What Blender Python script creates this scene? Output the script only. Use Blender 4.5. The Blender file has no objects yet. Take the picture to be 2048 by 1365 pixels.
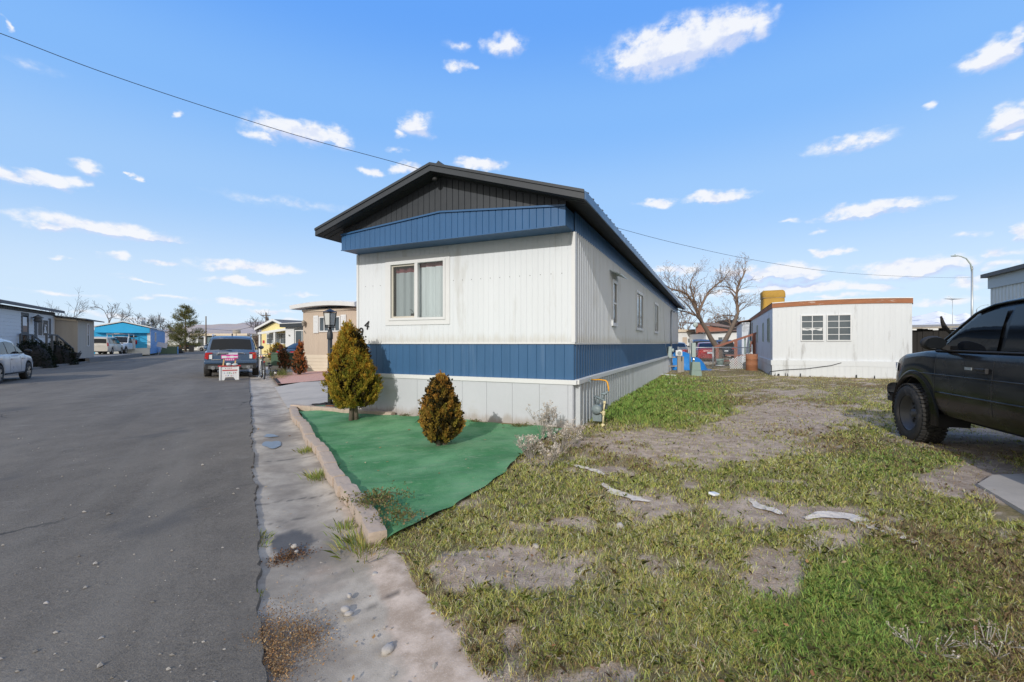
import bpy, bmesh, math, random
import numpy as np
from mathutils import Vector, Matrix
random.seed(7); np.random.seed(7)
SC = bpy.context.scene
COL = SC.collection
rad = math.radians
# ---- survey of the place: camera at the origin, 1.42 m up, looking along +Y; sight lines turn into ground points
F, U0, V0, EYE = 895.0, 1024.0, 687.5, 1.42
def G(u, v, z=0.0):
    Y = F*(EYE-z)/(v-V0); return Vector(((u-U0)/F*Y, Y, z))
def P(u, v, Y):
    return Vector(((u-U0)/F*Y, Y, EYE-(v-V0)/F*Y))
RA = rad(30.6); RD = Vector((-math.sin(RA), math.cos(RA), 0)); NL = Vector((-math.cos(RA), -math.sin(RA), 0))
def R(s, n, z=0.0):
    p = RD*s+NL*n; return Vector((p.x, p.y, z))
HA = rad(24.4); HD = Vector((math.sin(HA), math.cos(HA), 0)); HE = Vector((math.cos(HA), -math.sin(HA), 0))
ROADROT = math.pi/2+RA       # local +x along the road, away from the camera
HOMEROT = -HA                # local +x along a home's front, +y towards its back

# ---------------------------------------------------------------- helpers
class MB:
    def __init__(s): s.v=[]; s.f=[]; s.m=[]; s.sm=[]
    def add(s, vs, fs, mat=0, smooth=False):
        b=len(s.v); s.v += [tuple(p) for p in vs]
        for q in fs:
            s.f.append([b+i for i in q]); s.m.append(mat); s.sm.append(smooth)
        return s
    def box(s, x0,x1,y0,y1,z0,z1, mat=0):
        vs=[(x,y,z) for z in (z0,z1) for y in (y0,y1) for x in (x0,x1)]
        return s.add(vs, [(0,2,3,1),(4,5,7,6),(0,1,5,4),(2,6,7,3),(0,4,6,2),(1,3,7,5)], mat)
    def obox(s, c, size, rot=None, mat=0):
        hx,hy,hz=[k/2 for k in size]; M=rot if rot is not None else Matrix.Identity(3)
        vs=[Vector(c)+M@Vector((x,y,z)) for z in (-hz,hz) for y in (-hy,hy) for x in (-hx,hx)]
        return s.add(vs, [(0,2,3,1),(4,5,7,6),(0,1,5,4),(2,6,7,3),(0,4,6,2),(1,3,7,5)], mat)
    def bar(s, a, b, w, h, mat=0):
        a=Vector(a); b=Vector(b); d=b-a; L=d.length; x=d.normalized()
        up=Vector((0,0,1)) if abs(x.z)<.95 else Vector((0,1,0))
        y=up.cross(x).normalized(); z=x.cross(y)
        return s.obox((a+b)/2, (L,w,h), Matrix((x,y,z)).transposed(), mat)
    def tube(s, pts, r, n=8, mat=0, cap=True, smooth=True):
        pts=[Vector(p) for p in pts]; k=len(pts)
        rs=r if isinstance(r,(list,tuple)) else [r]*k
        rings=[]; ref=None
        for i,p in enumerate(pts):
            d=(pts[min(i+1,k-1)]-pts[max(i-1,0)])
            d=d.normalized() if d.length>1e-9 else Vector((0,0,1))
            if ref is None:
                ref=d.orthogonal().normalized()
            ref=(ref-d*ref.dot(d)); ref=ref.normalized() if ref.length>1e-6 else d.orthogonal().normalized()
            o=d.cross(ref)
            rings.append([p+(ref*math.cos(2*math.pi*j/n)+o*math.sin(2*math.pi*j/n))*rs[i] for j in range(n)])
        vs=[q for g in rings for q in g]; fs=[]
        for i in range(k-1):
            for j in range(n):
                fs.append((i*n+j, i*n+(j+1)%n, (i+1)*n+(j+1)%n, (i+1)*n+j))
        s.add(vs, fs, mat, smooth)
        if cap:
            s.add(rings[0], [tuple(range(n))[::-1]], mat); s.add(rings[-1], [tuple(range(n))], mat)
        return s
    def lathe(s, prof, c=(0,0,0), n=16, axis='z', mat=0, smooth=True, c0=True, c1=True):
        c=Vector(c); vs=[]
        for r,h in prof:
            for j in range(n):
                a=2*math.pi*j/n; x,y=r*math.cos(a), r*math.sin(a)
                vs.append(c+(Vector((x,y,h)) if axis=='z' else Vector((x,h,y)) if axis=='y' else Vector((h,x,y))))
        fs=[]
        for i in range(len(prof)-1):
            for j in range(n):
                fs.append((i*n+j,i*n+(j+1)%n,(i+1)*n+(j+1)%n,(i+1)*n+j))
        s.add(vs, fs, mat, smooth)
        b=len(s.v)-len(vs)
        if c0: s.f.append([b+j for j in range(n)]); s.m.append(mat); s.sm.append(False)
        if c1: s.f.append([b+(len(prof)-1)*n+j for j in range(n)]); s.m.append(mat); s.sm.append(False)
        return s
    def sheet(s, rows, mat=0, smooth=True):
        k=len(rows[0]); vs=[p for r in rows for p in r]; fs=[]
        for i in range(len(rows)-1):
            for j in range(k-1):
                fs.append((i*k+j,i*k+j+1,(i+1)*k+j+1,(i+1)*k+j))
        return s.add(vs, fs, mat, smooth)
    def prism(s, poly, a, b, axis='y', mat=0):
        n=len(poly)
        def mk(p,t): return (p[0],t,p[1]) if axis=='y' else (t,p[0],p[1]) if axis=='x' else (p[0],p[1],t)
        vs=[mk(p,a) for p in poly]+[mk(p,b) for p in poly]
        fs=[tuple(range(n)),tuple(range(2*n-1,n-1,-1))]+[(i,i+n,(i+1)%n+n,(i+1)%n) for i in range(n)]
        return s.add(vs, fs, mat)
    def ball(s, c, r, mat=0, nu=10, nv=7, jit=0, seed=0):
        rg=random.Random(seed); c=Vector(c); r=Vector(r) if hasattr(r,'__len__') else Vector((r,r,r))
        rows=[]
        for i in range(nv+1):
            th=math.pi*i/nv; row=[]
            for j in range(nu):
                a=2*math.pi*j/nu; k=1+rg.uniform(-jit,jit)
                row.append(c+Vector((r.x*math.sin(th)*math.cos(a)*k, r.y*math.sin(th)*math.sin(a)*k, r.z*math.cos(th)*(k if 0<i<nv else 1))))
            row.append(row[0]); rows.append(row)
        return s.sheet(rows, mat)
    def build(s, name, mats, parent=None, bevel=0, recalc=True):
        me=bpy.data.meshes.new(name)
        me.from_pydata(s.v, [], s.f)
        if not isinstance(mats,(list,tuple)): mats=[mats]
        for m in mats: me.materials.append(m)
        me.polygons.foreach_set('material_index', s.m); me.polygons.foreach_set('use_smooth', s.sm)
        if recalc:
            bm=bmesh.new(); bm.from_mesh(me); bmesh.ops.remove_doubles(bm, verts=bm.verts, dist=1e-5)
            bmesh.ops.recalc_face_normals(bm, faces=bm.faces); bm.to_mesh(me); bm.free()
        me.update()
        o=bpy.data.objects.new(name, me); COL.objects.link(o)
        if parent is not None: o.parent=parent
        if bevel:
            b=o.modifiers.new('bevel','BEVEL'); b.width=bevel; b.segments=2; b.limit_method='ANGLE'; b.angle_limit=rad(35); b.harden_normals=False
        return o

def thing(name, label, cat, loc=(0,0,0), rz=0, group=None):
    o=bpy.data.objects.new(name, None); COL.objects.link(o); o.empty_display_size=.2
    o.location=loc; o.rotation_euler=(0,0,rz); o['label']=label; o['category']=cat
    if group: o['group']=group
    return o
def tag(o, label, cat, group=None, kind=None):
    o['label']=label; o['category']=cat
    if group: o['group']=group
    if kind: o['kind']=kind
    return o
def struct(o, kind='structure'):
    o['kind']=kind; return o
def dup(root, loc, rz, label, scale=1):
    r=root.copy(); COL.objects.link(r); r.location=loc; r.rotation_euler=(0,0,rz); r['label']=label; r.scale=(scale,)*3
    for ch in list(root.children):
        c=ch.copy(); COL.objects.link(c); c.parent=r
        for g in list(ch.children):
            d=g.copy(); COL.objects.link(d); d.parent=c
    return r
def cards(name, V, C, mat, parent=None, faces_per=None):
    """V (N,k,3) polygons of k corners, C (N,3) colours"""
    N,k,_=V.shape
    me=bpy.data.meshes.new(name); me.vertices.add(N*k); me.loops.add(N*k); me.polygons.add(N)
    me.vertices.foreach_set('co', V.reshape(-1).astype(np.float32))
    me.loops.foreach_set('vertex_index', np.arange(N*k,dtype=np.int32))
    me.polygons.foreach_set('loop_start', np.arange(0,N*k,k,dtype=np.int32))
    ca=me.color_attributes.new('Col','FLOAT_COLOR','POINT')
    c4=np.ones((N*k,4),np.float32); c4[:,:3]=np.repeat(C,k,axis=0); ca.data.foreach_set('color', c4.reshape(-1))
    me.materials.append(mat); me.update(calc_edges=True); me.validate()
    o=bpy.data.objects.new(name, me); COL.objects.link(o)
    if parent is not None: o.parent=parent
    return o
def text(name, s, size, mat, parent, loc, rot, ext=.004):
    cu=bpy.data.curves.new(name,'FONT'); cu.body=s; cu.size=size; cu.extrude=ext; cu.align_x='CENTER'
    t=bpy.data.objects.new(name, cu); COL.objects.link(t)
    bpy.context.view_layer.update()
    me=bpy.data.meshes.new_from_object(t.evaluated_get(bpy.context.evaluated_depsgraph_get()))
    bpy.data.objects.remove(t); me.name=name
    me.materials.clear(); me.materials.append(mat)
    o=bpy.data.objects.new(name, me); COL.objects.link(o); o.parent=parent; o.location=loc; o.rotation_euler=rot
    return o
# value noise in numpy for scatter maps
_T=np.random.RandomState(3).rand(256,256)
def vnoise(x,y):
    xi=np.floor(x).astype(int); yi=np.floor(y).astype(int); fx=x-xi; fy=y-yi
    fx=fx*fx*(3-2*fx); fy=fy*fy*(3-2*fy)
    a=_T[xi%256,yi%256]; b=_T[(xi+1)%256,yi%256]; c=_T[xi%256,(yi+1)%256]; d=_T[(xi+1)%256,(yi+1)%256]
    return (a*(1-fx)+b*fx)*(1-fy)+(c*(1-fx)+d*fx)*fy
def fbm(x,y,o=4):
    s=0; a=.5; t=0
    for i in range(o):
        s=s+a*vnoise(x*2**i+17*i,y*2**i+5*i); t+=a; a*=.5
    return s/t
def sst(a,b,x):
    t=np.clip((x-a)/(b-a),0,1); return t*t*(3-2*t)

# ---------------------------------------------------------------- materials
class NT:
    def __init__(s, nt): s.nt=nt
    def n(s, t, **kw):
        o=s.nt.nodes.new(t)
        for k,v in kw.items():
            if k.startswith('i_'):
                key=k[2:]; key=int(key) if key.isdigit() else key.replace('_',' ')
                o.inputs[key].default_value=v
            else: setattr(o,k,v)
        return o
    def l(s,a,b): s.nt.links.new(a,b)
    def math(s, op, a, b=None, c=None, clamp=False):
        o=s.n('ShaderNodeMath', operation=op); o.use_clamp=clamp
        for i,q in enumerate((a,b,c)):
            if q is None: continue
            if isinstance(q,(int,float)): o.inputs[i].default_value=q
            else: s.l(q,o.inputs[i])
        return o.outputs[0]
    def mix(s, fac, a, b, mode='MIX'):
        o=s.n('ShaderNodeMix', data_type='RGBA', blend_type=mode)
        for i,q in ((0,fac),(6,a),(7,b)):
            if isinstance(q,(int,float)): o.inputs[i].default_value=q
            elif isinstance(q,tuple): o.inputs[i].default_value=(*q[:3],1)
            else: s.l(q,o.inputs[i])
        return o.outputs[2]
    def ramp(s, fac, lo, hi):
        o=s.n('ShaderNodeMapRange'); o.interpolation_type='SMOOTHSTEP'
        s.l(fac,o.inputs[0]); o.inputs[1].default_value=lo; o.inputs[2].default_value=hi
        return o.outputs[0]
    def noise(s, vec, scale, detail=4, rough=.55, sc=None):
        if sc is not None:
            m=s.n('ShaderNodeMapping'); m.inputs['Scale'].default_value=sc; s.l(vec,m.inputs['Vector']); vec=m.outputs[0]
        o=s.n('ShaderNodeTexNoise'); o.inputs['Scale'].default_value=scale; o.inputs['Detail'].default_value=detail; o.inputs['Roughness'].default_value=rough
        s.l(vec,o.inputs['Vector']); return o.outputs[0]
def newmat(name):
    m=bpy.data.materials.new(name); m.use_nodes=True; nt=m.node_tree
    return m, NT(nt), nt.nodes['Principled BSDF']
def pm(name, col, rough=.6, var=.18, scale=3.0, sc=(1,1,1), bump=0, bscale=80, metal=0, coat=0, stain=None, stain_amt=.5, stain_lo=.55, stain_sc=(3,3,.5), spec=.4, grime=None):
    m,t,b=newmat(name); tc=t.n('ShaderNodeTexCoord'); vec=tc.outputs['Object']
    n1=t.noise(vec, scale, 5, .6, sc); n2=t.noise(vec, scale*9, 3, .6, sc)
    k=t.math('ADD', t.math('MULTIPLY',t.math('SUBTRACT',n1,.5),var*2.6), t.math('MULTIPLY',t.math('SUBTRACT',n2,.5),var*1.2))
    k=t.math('ADD', k, 1.0)
    sep=t.n('ShaderNodeCombineXYZ')
    for i in range(3): t.l(k, sep.inputs[i])
    c=t.mix(1.0, tuple(col), sep.outputs[0], 'MULTIPLY')
    if stain is not None:
        ns=t.noise(vec, 1.0, 6, .65, stain_sc)
        fa=t.math('MULTIPLY', t.ramp(ns, stain_lo, stain_lo+.14), stain_amt)
        c=t.mix(fa, c, tuple(stain))
    if grime:
        z0,z1,gc,ga=grime; sz=t.n('ShaderNodeSeparateXYZ'); t.l(vec,sz.inputs[0])
        ng=t.noise(vec,1.0,6,.7,(7,7,1.4)); gz=t.math('ADD',sz.outputs[2],t.math('MULTIPLY',t.math('SUBTRACT',ng,.5),(z1-z0)*2.2))
        c=t.mix(t.math('MULTIPLY',t.ramp(gz,z1,z0),ga),c,tuple(gc))
    t.l(c, b.inputs['Base Color'])
    rr=t.math('ADD', t.math('MULTIPLY',t.math('SUBTRACT',n1,.5),.3), rough, clamp=True); t.l(rr, b.inputs['Roughness'])
    b.inputs['Metallic'].default_value=metal; b.inputs['Coat Weight'].default_value=coat; b.inputs['Coat Roughness'].default_value=.08
    b.inputs['Specular IOR Level'].default_value=spec
    if bump:
        bn=t.n('ShaderNodeBump'); bn.inputs['Strength'].default_value=bump; bn.inputs['Distance'].default_value=.01
        t.l(t.noise(vec,bscale,4,.6), bn.inputs['Height']); t.l(bn.outputs[0], b.inputs['Normal'])
    return m
def attrmat(name, rough=.75, trans=.0, var=.2):
    m,t,b=newmat(name); a=t.n('ShaderNodeVertexColor'); a.layer_name='Col'
    t.l(a.outputs[0], b.inputs['Base Color']); b.inputs['Roughness'].default_value=rough; b.inputs['Specular IOR Level'].default_value=.2
    if trans:
        tr=t.n('ShaderNodeBsdfTranslucent'); t.l(a.outputs[0],tr.inputs[0]); mx=t.n('ShaderNodeMixShader'); mx.inputs[0].default_value=trans
        out=m.node_tree.nodes['Material Output']; t.l(b.outputs[0],mx.inputs[1]); t.l(tr.outputs[0],mx.inputs[2]); t.l(mx.outputs[0],out.inputs[0])
    return m
M={}
M['white']=pm('white_siding',(.655,.685,.72),.55,.05,.6,(3,3,.4),stain=(.45,.44,.41),stain_amt=.4,stain_lo=.54,stain_sc=(2.6,2.6,.6),grime=(1.44,1.62,(.50,.48,.43),.55))
M['white_clean']=pm('white_trim',(.66,.67,.68),.5,.05,2)
M['blue']=pm('blue_siding',(.042,.115,.235),.42,.13,.9,(3,3,.35),stain=(.09,.17,.3),stain_amt=.5,stain_lo=.55,stain_sc=(5,5,.4))
M['blue_band']=pm('blue_metal_band',(.030,.105,.245),.32,.12,1.2,(2,2,.6),spec=.5)
M['skirt']=pm('skirt_panel',(.50,.52,.56),.6,.05,1.5,stain=(.42,.41,.38),stain_amt=.35,stain_lo=.56,stain_sc=(1.5,1.5,3),grime=(.10,.24,(.30,.25,.19),.6))
M['ribskirt']=pm('ribbed_skirt',(.50,.53,.56),.5,.1,2,stain=(.3,.3,.28),stain_amt=.4,stain_lo=.55)
M['charcoal']=pm('charcoal_metal',(.040,.046,.055),.45,.2,1.5,spec=.35)
M['soffit']=pm('dark_soffit',(.03,.031,.034),.6,.12,2)
M['curtain']=pm('curtain_cloth',(.62,.66,.68),.9,.1,3,(4,4,.4))
M['curtain_red']=pm('curtain_header',(.20,.07,.08),.9,.2,6)
M['dark_in']=pm('dark_interior',(.03,.033,.036),.8,.2,2)
M['black']=pm('black_paint',(.015,.015,.016),.4,.2,4)
M['asphalt']=None
M['conc']=None
M['tan']=pm('tan_siding',(.50,.41,.33),.6,.06,1.2,(3,3,.4),stain=(.38,.31,.25),stain_amt=.3,stain_lo=.57)
M['cream']=pm('cream_trim',(.62,.53,.42),.6,.08,2)
M['yellow_house']=pm('yellow_siding',(.78,.66,.32),.6,.06,2)
M['cyan_house']=pm('bright_blue_siding',(.03,.38,.70),.55,.08,1)
M['cyan_side']=pm('shaded_blue_siding',(.12,.30,.60),.55,.08,1)  # duller copy of the blue siding, with its shade put into the colour
M['grey_siding']=pm('grey_lap_siding',(.60,.63,.66),.6,.06,1)
M['pale_grey']=pm('pale_grey_siding',(.52,.58,.60),.5,.06,1,(3,3,.4))
M['teal']=pm('slate_siding',(.13,.19,.22),.6,.08,1)
M['shed_tan']=pm('shed_panel',(.40,.365,.32),.75,.12,1,(2,2,.5),bump=.1)
M['roof_grey']=pm('grey_shingle',(.14,.14,.145),.85,.2,3,bump=.3,bscale=30)
M['trim_dark']=pm('dark_trim',(.10,.105,.11),.7,.15,3)
M['rust']=pm('rusty_wood_band',(.33,.14,.07),.8,.3,2,(1,1,4),stain=(.66,.63,.6),stain_amt=.9,stain_lo=.585,stain_sc=(1.6,1.6,6))
M['oldwhite']=pm('weathered_white',(.63,.655,.68),.55,.05,.8,(3,3,.35),stain=(.36,.36,.36),stain_amt=.8,stain_lo=.57,stain_sc=(3.0,3.0,.5),grime=(.0,.16,(.36,.30,.22),.7))
M['oldside']=pm('weathered_side',(.62,.66,.72),.55,.08,.8,(3,3,.35),stain=(.36,.35,.34),stain_amt=.6,stain_lo=.55,stain_sc=(2.5,2.5,.5))
M['tarp']=pm('mustard_canvas',(.37,.215,.035),.75,.25,1.6,bump=.5,bscale=7)
M['bluetarp']=pm('blue_tarp',(.02,.20,.55),.4,.25,3,bump=.8,bscale=9)
M['wood_dark']=pm('black_old_wood',(.022,.02,.019),.85,.45,2,(6,6,.4),bump=.4)
M['wood']=pm('weathered_wood',(.33,.30,.26),.85,.2,3,(5,5,.5),bump=.3)
M['redwood']=pm('red_brown_timber',(.28,.12,.085),.8,.25,3)
M['newwood']=pm('pale_timber',(.62,.42,.2),.7,.15,4)
M['galv']=pm('galvanised_steel',(.42,.45,.47),.4,.12,4,metal=.6)
M['util']=pm('green_grey_cabinet',(.23,.31,.28),.55,.12,3)
M['utilbox']=pm('grey_meter_box',(.36,.43,.42),.5,.1,3)
M['green_box']=pm('dark_green_cabinet',(.07,.12,.075),.5,.1,3)
M['meter']=pm('gas_meter_grey',(.20,.25,.27),.45,.15,8)
M['creampipe']=pm('cream_pipe',(.62,.55,.33),.55,.2,12)
M['yellowpipe']=pm('yellow_pipe',(.75,.36,.03),.4,.1,8)
M['bark']=pm('bark',(.16,.125,.10),.9,.3,5,(4,4,1),bump=.6,bscale=25)
M['barkgrey']=pm('grey_bark',(.12,.105,.10),.9,.25,5,bump=.4,bscale=25)
M['twig']=pm('twigs',(.19,.135,.10),.9,.25,4)
M['rubber']=pm('tyre_rubber',(.030,.029,.028),.85,.3,10,bump=.3,bscale=120,stain=(.10,.09,.08),stain_amt=.6,stain_lo=.52,stain_sc=(6,6,6))
M['rim']=pm('alloy_rim',(.42,.43,.44),.3,.1,8,metal=.8)
M['rimdark']=pm('dark_steel_rim',(.075,.075,.078),.4,.2,8)
M['chrome']=pm('chrome',(.75,.76,.78),.12,.05,5,metal=1)
M['glass']=pm('dark_glass',(.010,.012,.015),.05,.2,1.5,spec=.35)
M['glass_house']=pm('window_glass',(.085,.105,.12),.07,.35,1.2,spec=.8)
M['headlamp']=pm('headlamp',(.7,.72,.74),.12,.05,9,coat=.5)
M['redlamp']=pm('red_lamp',(.42,.012,.012),.2,.1,9,coat=.5)
M['amber']=pm('amber_lamp',(.7,.22,.02),.25,.1,9)
M['plate']=pm('licence_plate',(.6,.62,.68),.4,.15,14)
M['plastic']=pm('black_plastic',(.025,.025,.027),.65,.2,6)
M['brick_curb']=pm('tan_curb_block',(.44,.355,.29),.9,.16,3,bump=.5,bscale=40,stain=(.25,.2,.17),stain_amt=.5,stain_lo=.56,stain_sc=(4,4,4))
M['foliage']=attrmat('foliage',.7,.25)
M['grass']=attrmat('grass_blades',.65,.3)
M['pink']=pm('magenta_print',(.62,.05,.30),.6,.1,9)
M['signwhite']=pm('sign_white',(.72,.74,.76),.5,.05,6)
M['greenline']=pm('green_print',(.05,.4,.15),.6,.1,9)
M['redprint']=pm('red_print',(.5,.04,.05),.6,.1,9)
M['blueprint']=pm('blue_print',(.06,.12,.5),.6,.1,9)
M['orange']=pm('orange_grip',(.42,.12,.04),.6,.15,9)
M['lampglass']=pm('lantern_glass',(.55,.56,.55),.15,.1,4,spec=.8)
def paint(name, col, rough=.3, coat=.6, dust=(.3,.28,.25), amt=.25, metal=0.0):
    return pm(name, col, rough, .06, 2, coat=coat, stain=dust, stain_amt=amt, stain_lo=.5, stain_sc=(1.5,1.5,2.5), metal=metal)
# ================================================================ SETTING
def lawnz(x,y):
    n=-(x*math.cos(RA)+y*math.sin(RA)) if not isinstance(x,np.ndarray) else -(x*np.cos(RA)+y*np.sin(RA))
    w=-n-.75
    z=.075*sst(0.2,2.2,w)*sst(1.0,3.5,y); s_=-x*math.sin(RA)+y*math.cos(RA)
    hx=(x-.986)*math.cos(HA)-(y-7.117)*math.sin(HA); hy=(x-.986)*math.sin(HA)+(y-7.117)*math.cos(HA)
    z=z-.14*sst(10.8,11.1,s_)*sst(31.5,31,s_)*sst(-4.35,-4.75,hx)
    bank=.05*sst(1.5,.15,np.abs(hx-.2))*sst(1.0,2.5,hy)*sst(16,12,hy)
    z=z-.035*sst(.22,-.05,w)+(fbm(x*2.4+7,y*2.4+3,4)-.46)*.10*sst(-.1,.15,w)*sst(.9,.35,w)*sst(3.6,3.0,y)
    return z+bank+(fbm(x*1.3+40,y*1.3+11,3)-.5)*.05*sst(-.05,.35,w)
# pixel-surveyed bare spots: (u,v,half u,half v,strength)
BARE=[(1010,1125,165,36,1.05),(1180,1120,50,30,.6),(1380,893,230,38,.75),(1560,838,170,32,.75),(1470,850,120,22,.5),(1555,1150,75,50,.95),(722,1240,50,105,1.15),(640,1330,170,45,1.1),
      (1300,1012,80,26,.8),(1190,945,80,12,.5),(1600,1040,140,28,.8),(1500,1012,70,20,.7),(1940,960,120,40,1.0),(1950,890,160,30,.9),(1750,842,60,22,.5),(1200,1335,130,30,.55),(1380,1130,60,16,.45),
      (1690,1075,110,22,.6),(1850,870,90,25,.6),(1090,1050,110,16,.45),(1640,1160,40,15,.5),(1130,865,40,12,.5),(1780,800,80,10,.4),(1560,790,120,10,.4),(1230,1260,60,16,.35),(1400,1280,60,16,.35)]
def uvpix(x,y):
    yy=np.maximum(y,.3); return U0+F*x/yy, V0+F*(EYE-.06)/yy
def bareness(x,y):
    u,v=uvpix(x,y); n1=fbm(x*2.3,y*2.3,4); n2=fbm(x*7+9,y*7+3,3)
    wob=1+(n1-.5)*1.5
    b=np.zeros_like(x)
    for bu,bv,hu,hv,k in BARE:
        d=np.sqrt(((u-bu)/hu)**2+((v-bv)/hv)**2)*wob
        b=np.maximum(b, .95*k*sst(1.75,.30,d))
    b=b+.6*sst(.50,.74,n1)*.8+(n2-.5)*.75
    far=sst(9,16,y); b=b+.22*far
    n=-(x*np.cos(RA)+y*np.sin(RA)); w=-n-.75
    b=b+.5*sst(.22,.0,w)*sst(4.5,2.5,y)
    lush=lushness(x,y)
    return np.clip(b-1.1*lush,0,1.3)
def houseloc(x,y):
    return (x-.986)*np.cos(HA)-(y-7.117)*np.sin(HA), (x-.986)*np.sin(HA)+(y-7.117)*np.cos(HA)
def lushness(x,y):
    hx,hy=houseloc(x,y)
    a=.85*sst(3.0,.4,hx+ (fbm(x*1.5+3,y*1.5,3)-.5)*2.6)*sst(-.15,.1,hx)*sst(.3,1.4,hy)*sst(14.5,11,hy)
    u,v=uvpix(x,y)
    b=sst(1.2,.5,np.sqrt(((u-1740)/300)**2+((v-1240)/140)**2))*.55
    c=sst(1.2,.4,np.sqrt(((u-1800)/160)**2+((v-930)/45)**2))*.4
    return np.maximum(np.maximum(a,b),c)
# ---- base terrain
mg=pm('far_ground_soil',(.22,.18,.12),.95,.3,.05,bump=.2,bscale=3,stain=(.10,.11,.05),stain_amt=.7,stain_lo=.48,stain_sc=(.15,.15,.15))
struct(MB().sheet([[(x,y,-.09) for x in (-9000,-200,-60,0,60,200,9000)] for y in (-400,0,40,120,300,9000)],smooth=False).build('ground',mg,recalc=False))
# ---- asphalt
m,t,b=newmat('asphalt'); tc=t.n('ShaderNodeTexCoord'); vec=tc.outputs['Object']
big=t.noise(vec,.35,5,.6); gr_=t.noise(vec,38,4,.75); mid=t.noise(vec,2.2,5,.65,(1,1,1)); fine=t.noise(vec,140,3,.7); st=t.noise(vec,.9,4,.6,(3.2,.35,1))
k=t.math('MULTIPLY_ADD',t.math('SUBTRACT',big,.5),.75,1.0); k=t.math('ADD',k,t.math('MULTIPLY',t.math('SUBTRACT',mid,.5),.7)); k=t.math('ADD',k,t.math('MULTIPLY',t.math('SUBTRACT',fine,.5),1.9)); k=t.math('ADD',k,t.math('MULTIPLY',t.math('SUBTRACT',st,.5),.5)); k=t.math('ADD',k,t.math('MULTIPLY',t.math('SUBTRACT',gr_,.5),1.0))
cx=t.n('ShaderNodeCombineXYZ'); [t.l(k,cx.inputs[i]) for i in range(3)]
mpr=t.n('ShaderNodeMapping'); mpr.inputs['Rotation'].default_value=(0,0,-RA); t.l(vec,mpr.inputs['Vector']); rv=mpr.outputs[0]
c=t.mix(1.0,(.156,.137,.113),cx.outputs[0],'MULTIPLY')
trk=t.noise(rv,1.0,4,.6,(1.3,.10,1)); c=t.mix(t.math('MULTIPLY',t.ramp(trk,.50,.70),.5),c,(.215,.195,.165)); c=t.mix(t.math('MULTIPLY',t.ramp(trk,.46,.30),.45),c,(.095,.085,.073))
c=t.mix(t.math('MULTIPLY',t.math('MULTIPLY',t.ramp(t.noise(vec,2.0,6,.75),.54,.70),t.ramp(t.noise(vec,.5,2,.5),.48,.62)),.6),c,(.27,.25,.22))
c=t.mix(t.math('MULTIPLY',t.ramp(t.noise(rv,1.7,4,.6,(.7,2.0,1)),.70,.76),.5),c,(.17,.12,.075))
c=t.mix(t.math('MULTIPLY',t.ramp(t.noise(vec,1.3,5,.7),.60,.72),.45),c,(.20,.185,.165))
c=t.mix(t.math('MULTIPLY',t.ramp(t.noise(vec,.8,3,.6,(1,.6,1)),.62,.70),.5),c,(.075,.073,.072))
vo=t.n('ShaderNodeTexVoronoi',feature='DISTANCE_TO_EDGE'); vo.inputs['Scale'].default_value=.28
wn=t.n('ShaderNodeTexNoise'); wn.inputs['Scale'].default_value=1.6; wn.inputs['Detail'].default_value=5; t.l(vec,wn.inputs['Vector'])
va=t.n('ShaderNodeVectorMath',operation='MULTIPLY_ADD'); t.l(wn.outputs['Color'],va.inputs[0]); va.inputs[1].default_value=(.9,.9,0); t.l(vec,va.inputs[2]); t.l(va.outputs[0],vo.inputs['Vector'])
crk=t.math('MULTIPLY',t.ramp(vo.outputs['Distance'],.007,.002),t.ramp(t.noise(vec,.25,3),.50,.60))
c=t.mix(t.math('MULTIPLY',crk,.7),c,(.03,.03,.03))
vv=t.n('ShaderNodeTexVoronoi'); vv.inputs['Scale'].default_value=9; t.l(vec,vv.inputs['Vector'])
sp=t.math('MULTIPLY',t.ramp(vv.outputs['Distance'],.09,.05),t.ramp(t.noise(vec,.7,2),.5,.62))
c=t.mix(t.math('MULTIPLY',sp,.5),c,(.33,.31,.28))
t.l(c,b.inputs['Base Color']); b.inputs['Roughness'].default_value=.82; b.inputs['Specular IOR Level'].default_value=.3
bn=t.n('ShaderNodeBump'); bn.inputs['Strength'].default_value=.55; bn.inputs['Distance'].default_value=.008; t.l(t.math('ADD',fine,t.math('MULTIPLY',gr_,1.5)),bn.inputs['Height']); t.l(bn.outputs[0],b.inputs['Normal'])
M['asphalt']=m
ss=list(np.arange(-6,16,.06))+list(np.arange(16,60,1.0))+[70,90,120,150]
rows=[]
def edgejit(s):
    return float((fbm(np.array([s*3.1]),np.array([.7]),5)[0]-.5)*.09+(vnoise(np.array([s*14]),np.array([3.3]))[0]-.5)*.035)*(1 if s<16 else .3)
for s in ss:
    e=-.07+edgejit(s)
    rows.append([R(s,10.1,0),R(s,6,.05),R(s,3,.05),R(s,.6,.015),R(s,e+.012,.006),R(s,e,-.035)])
struct(MB().sheet(rows,smooth=False).build('road',m,recalc=False))
# cross street at the far end
struct(MB().sheet([[R(150,-80,-.02),R(150,80,-.02)],[R(162,-80,-.02),R(162,80,-.02)]]).build('road',m))
# worn painted line across the road
mp=pm('worn_road_paint',(.62,.52,.33),.8,.3,3)
ln=MB(); 
for i in range(26):
    a=R(47.0-.13*i,1.0+.36*i,.058); q=R(47.0-.13*(i+1),1.0+.36*(i+1)-.03,.058)
    if i%7!=4: ln.bar(a,q,.10,.004)
struct(ln.build('road_marking',mp))
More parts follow.
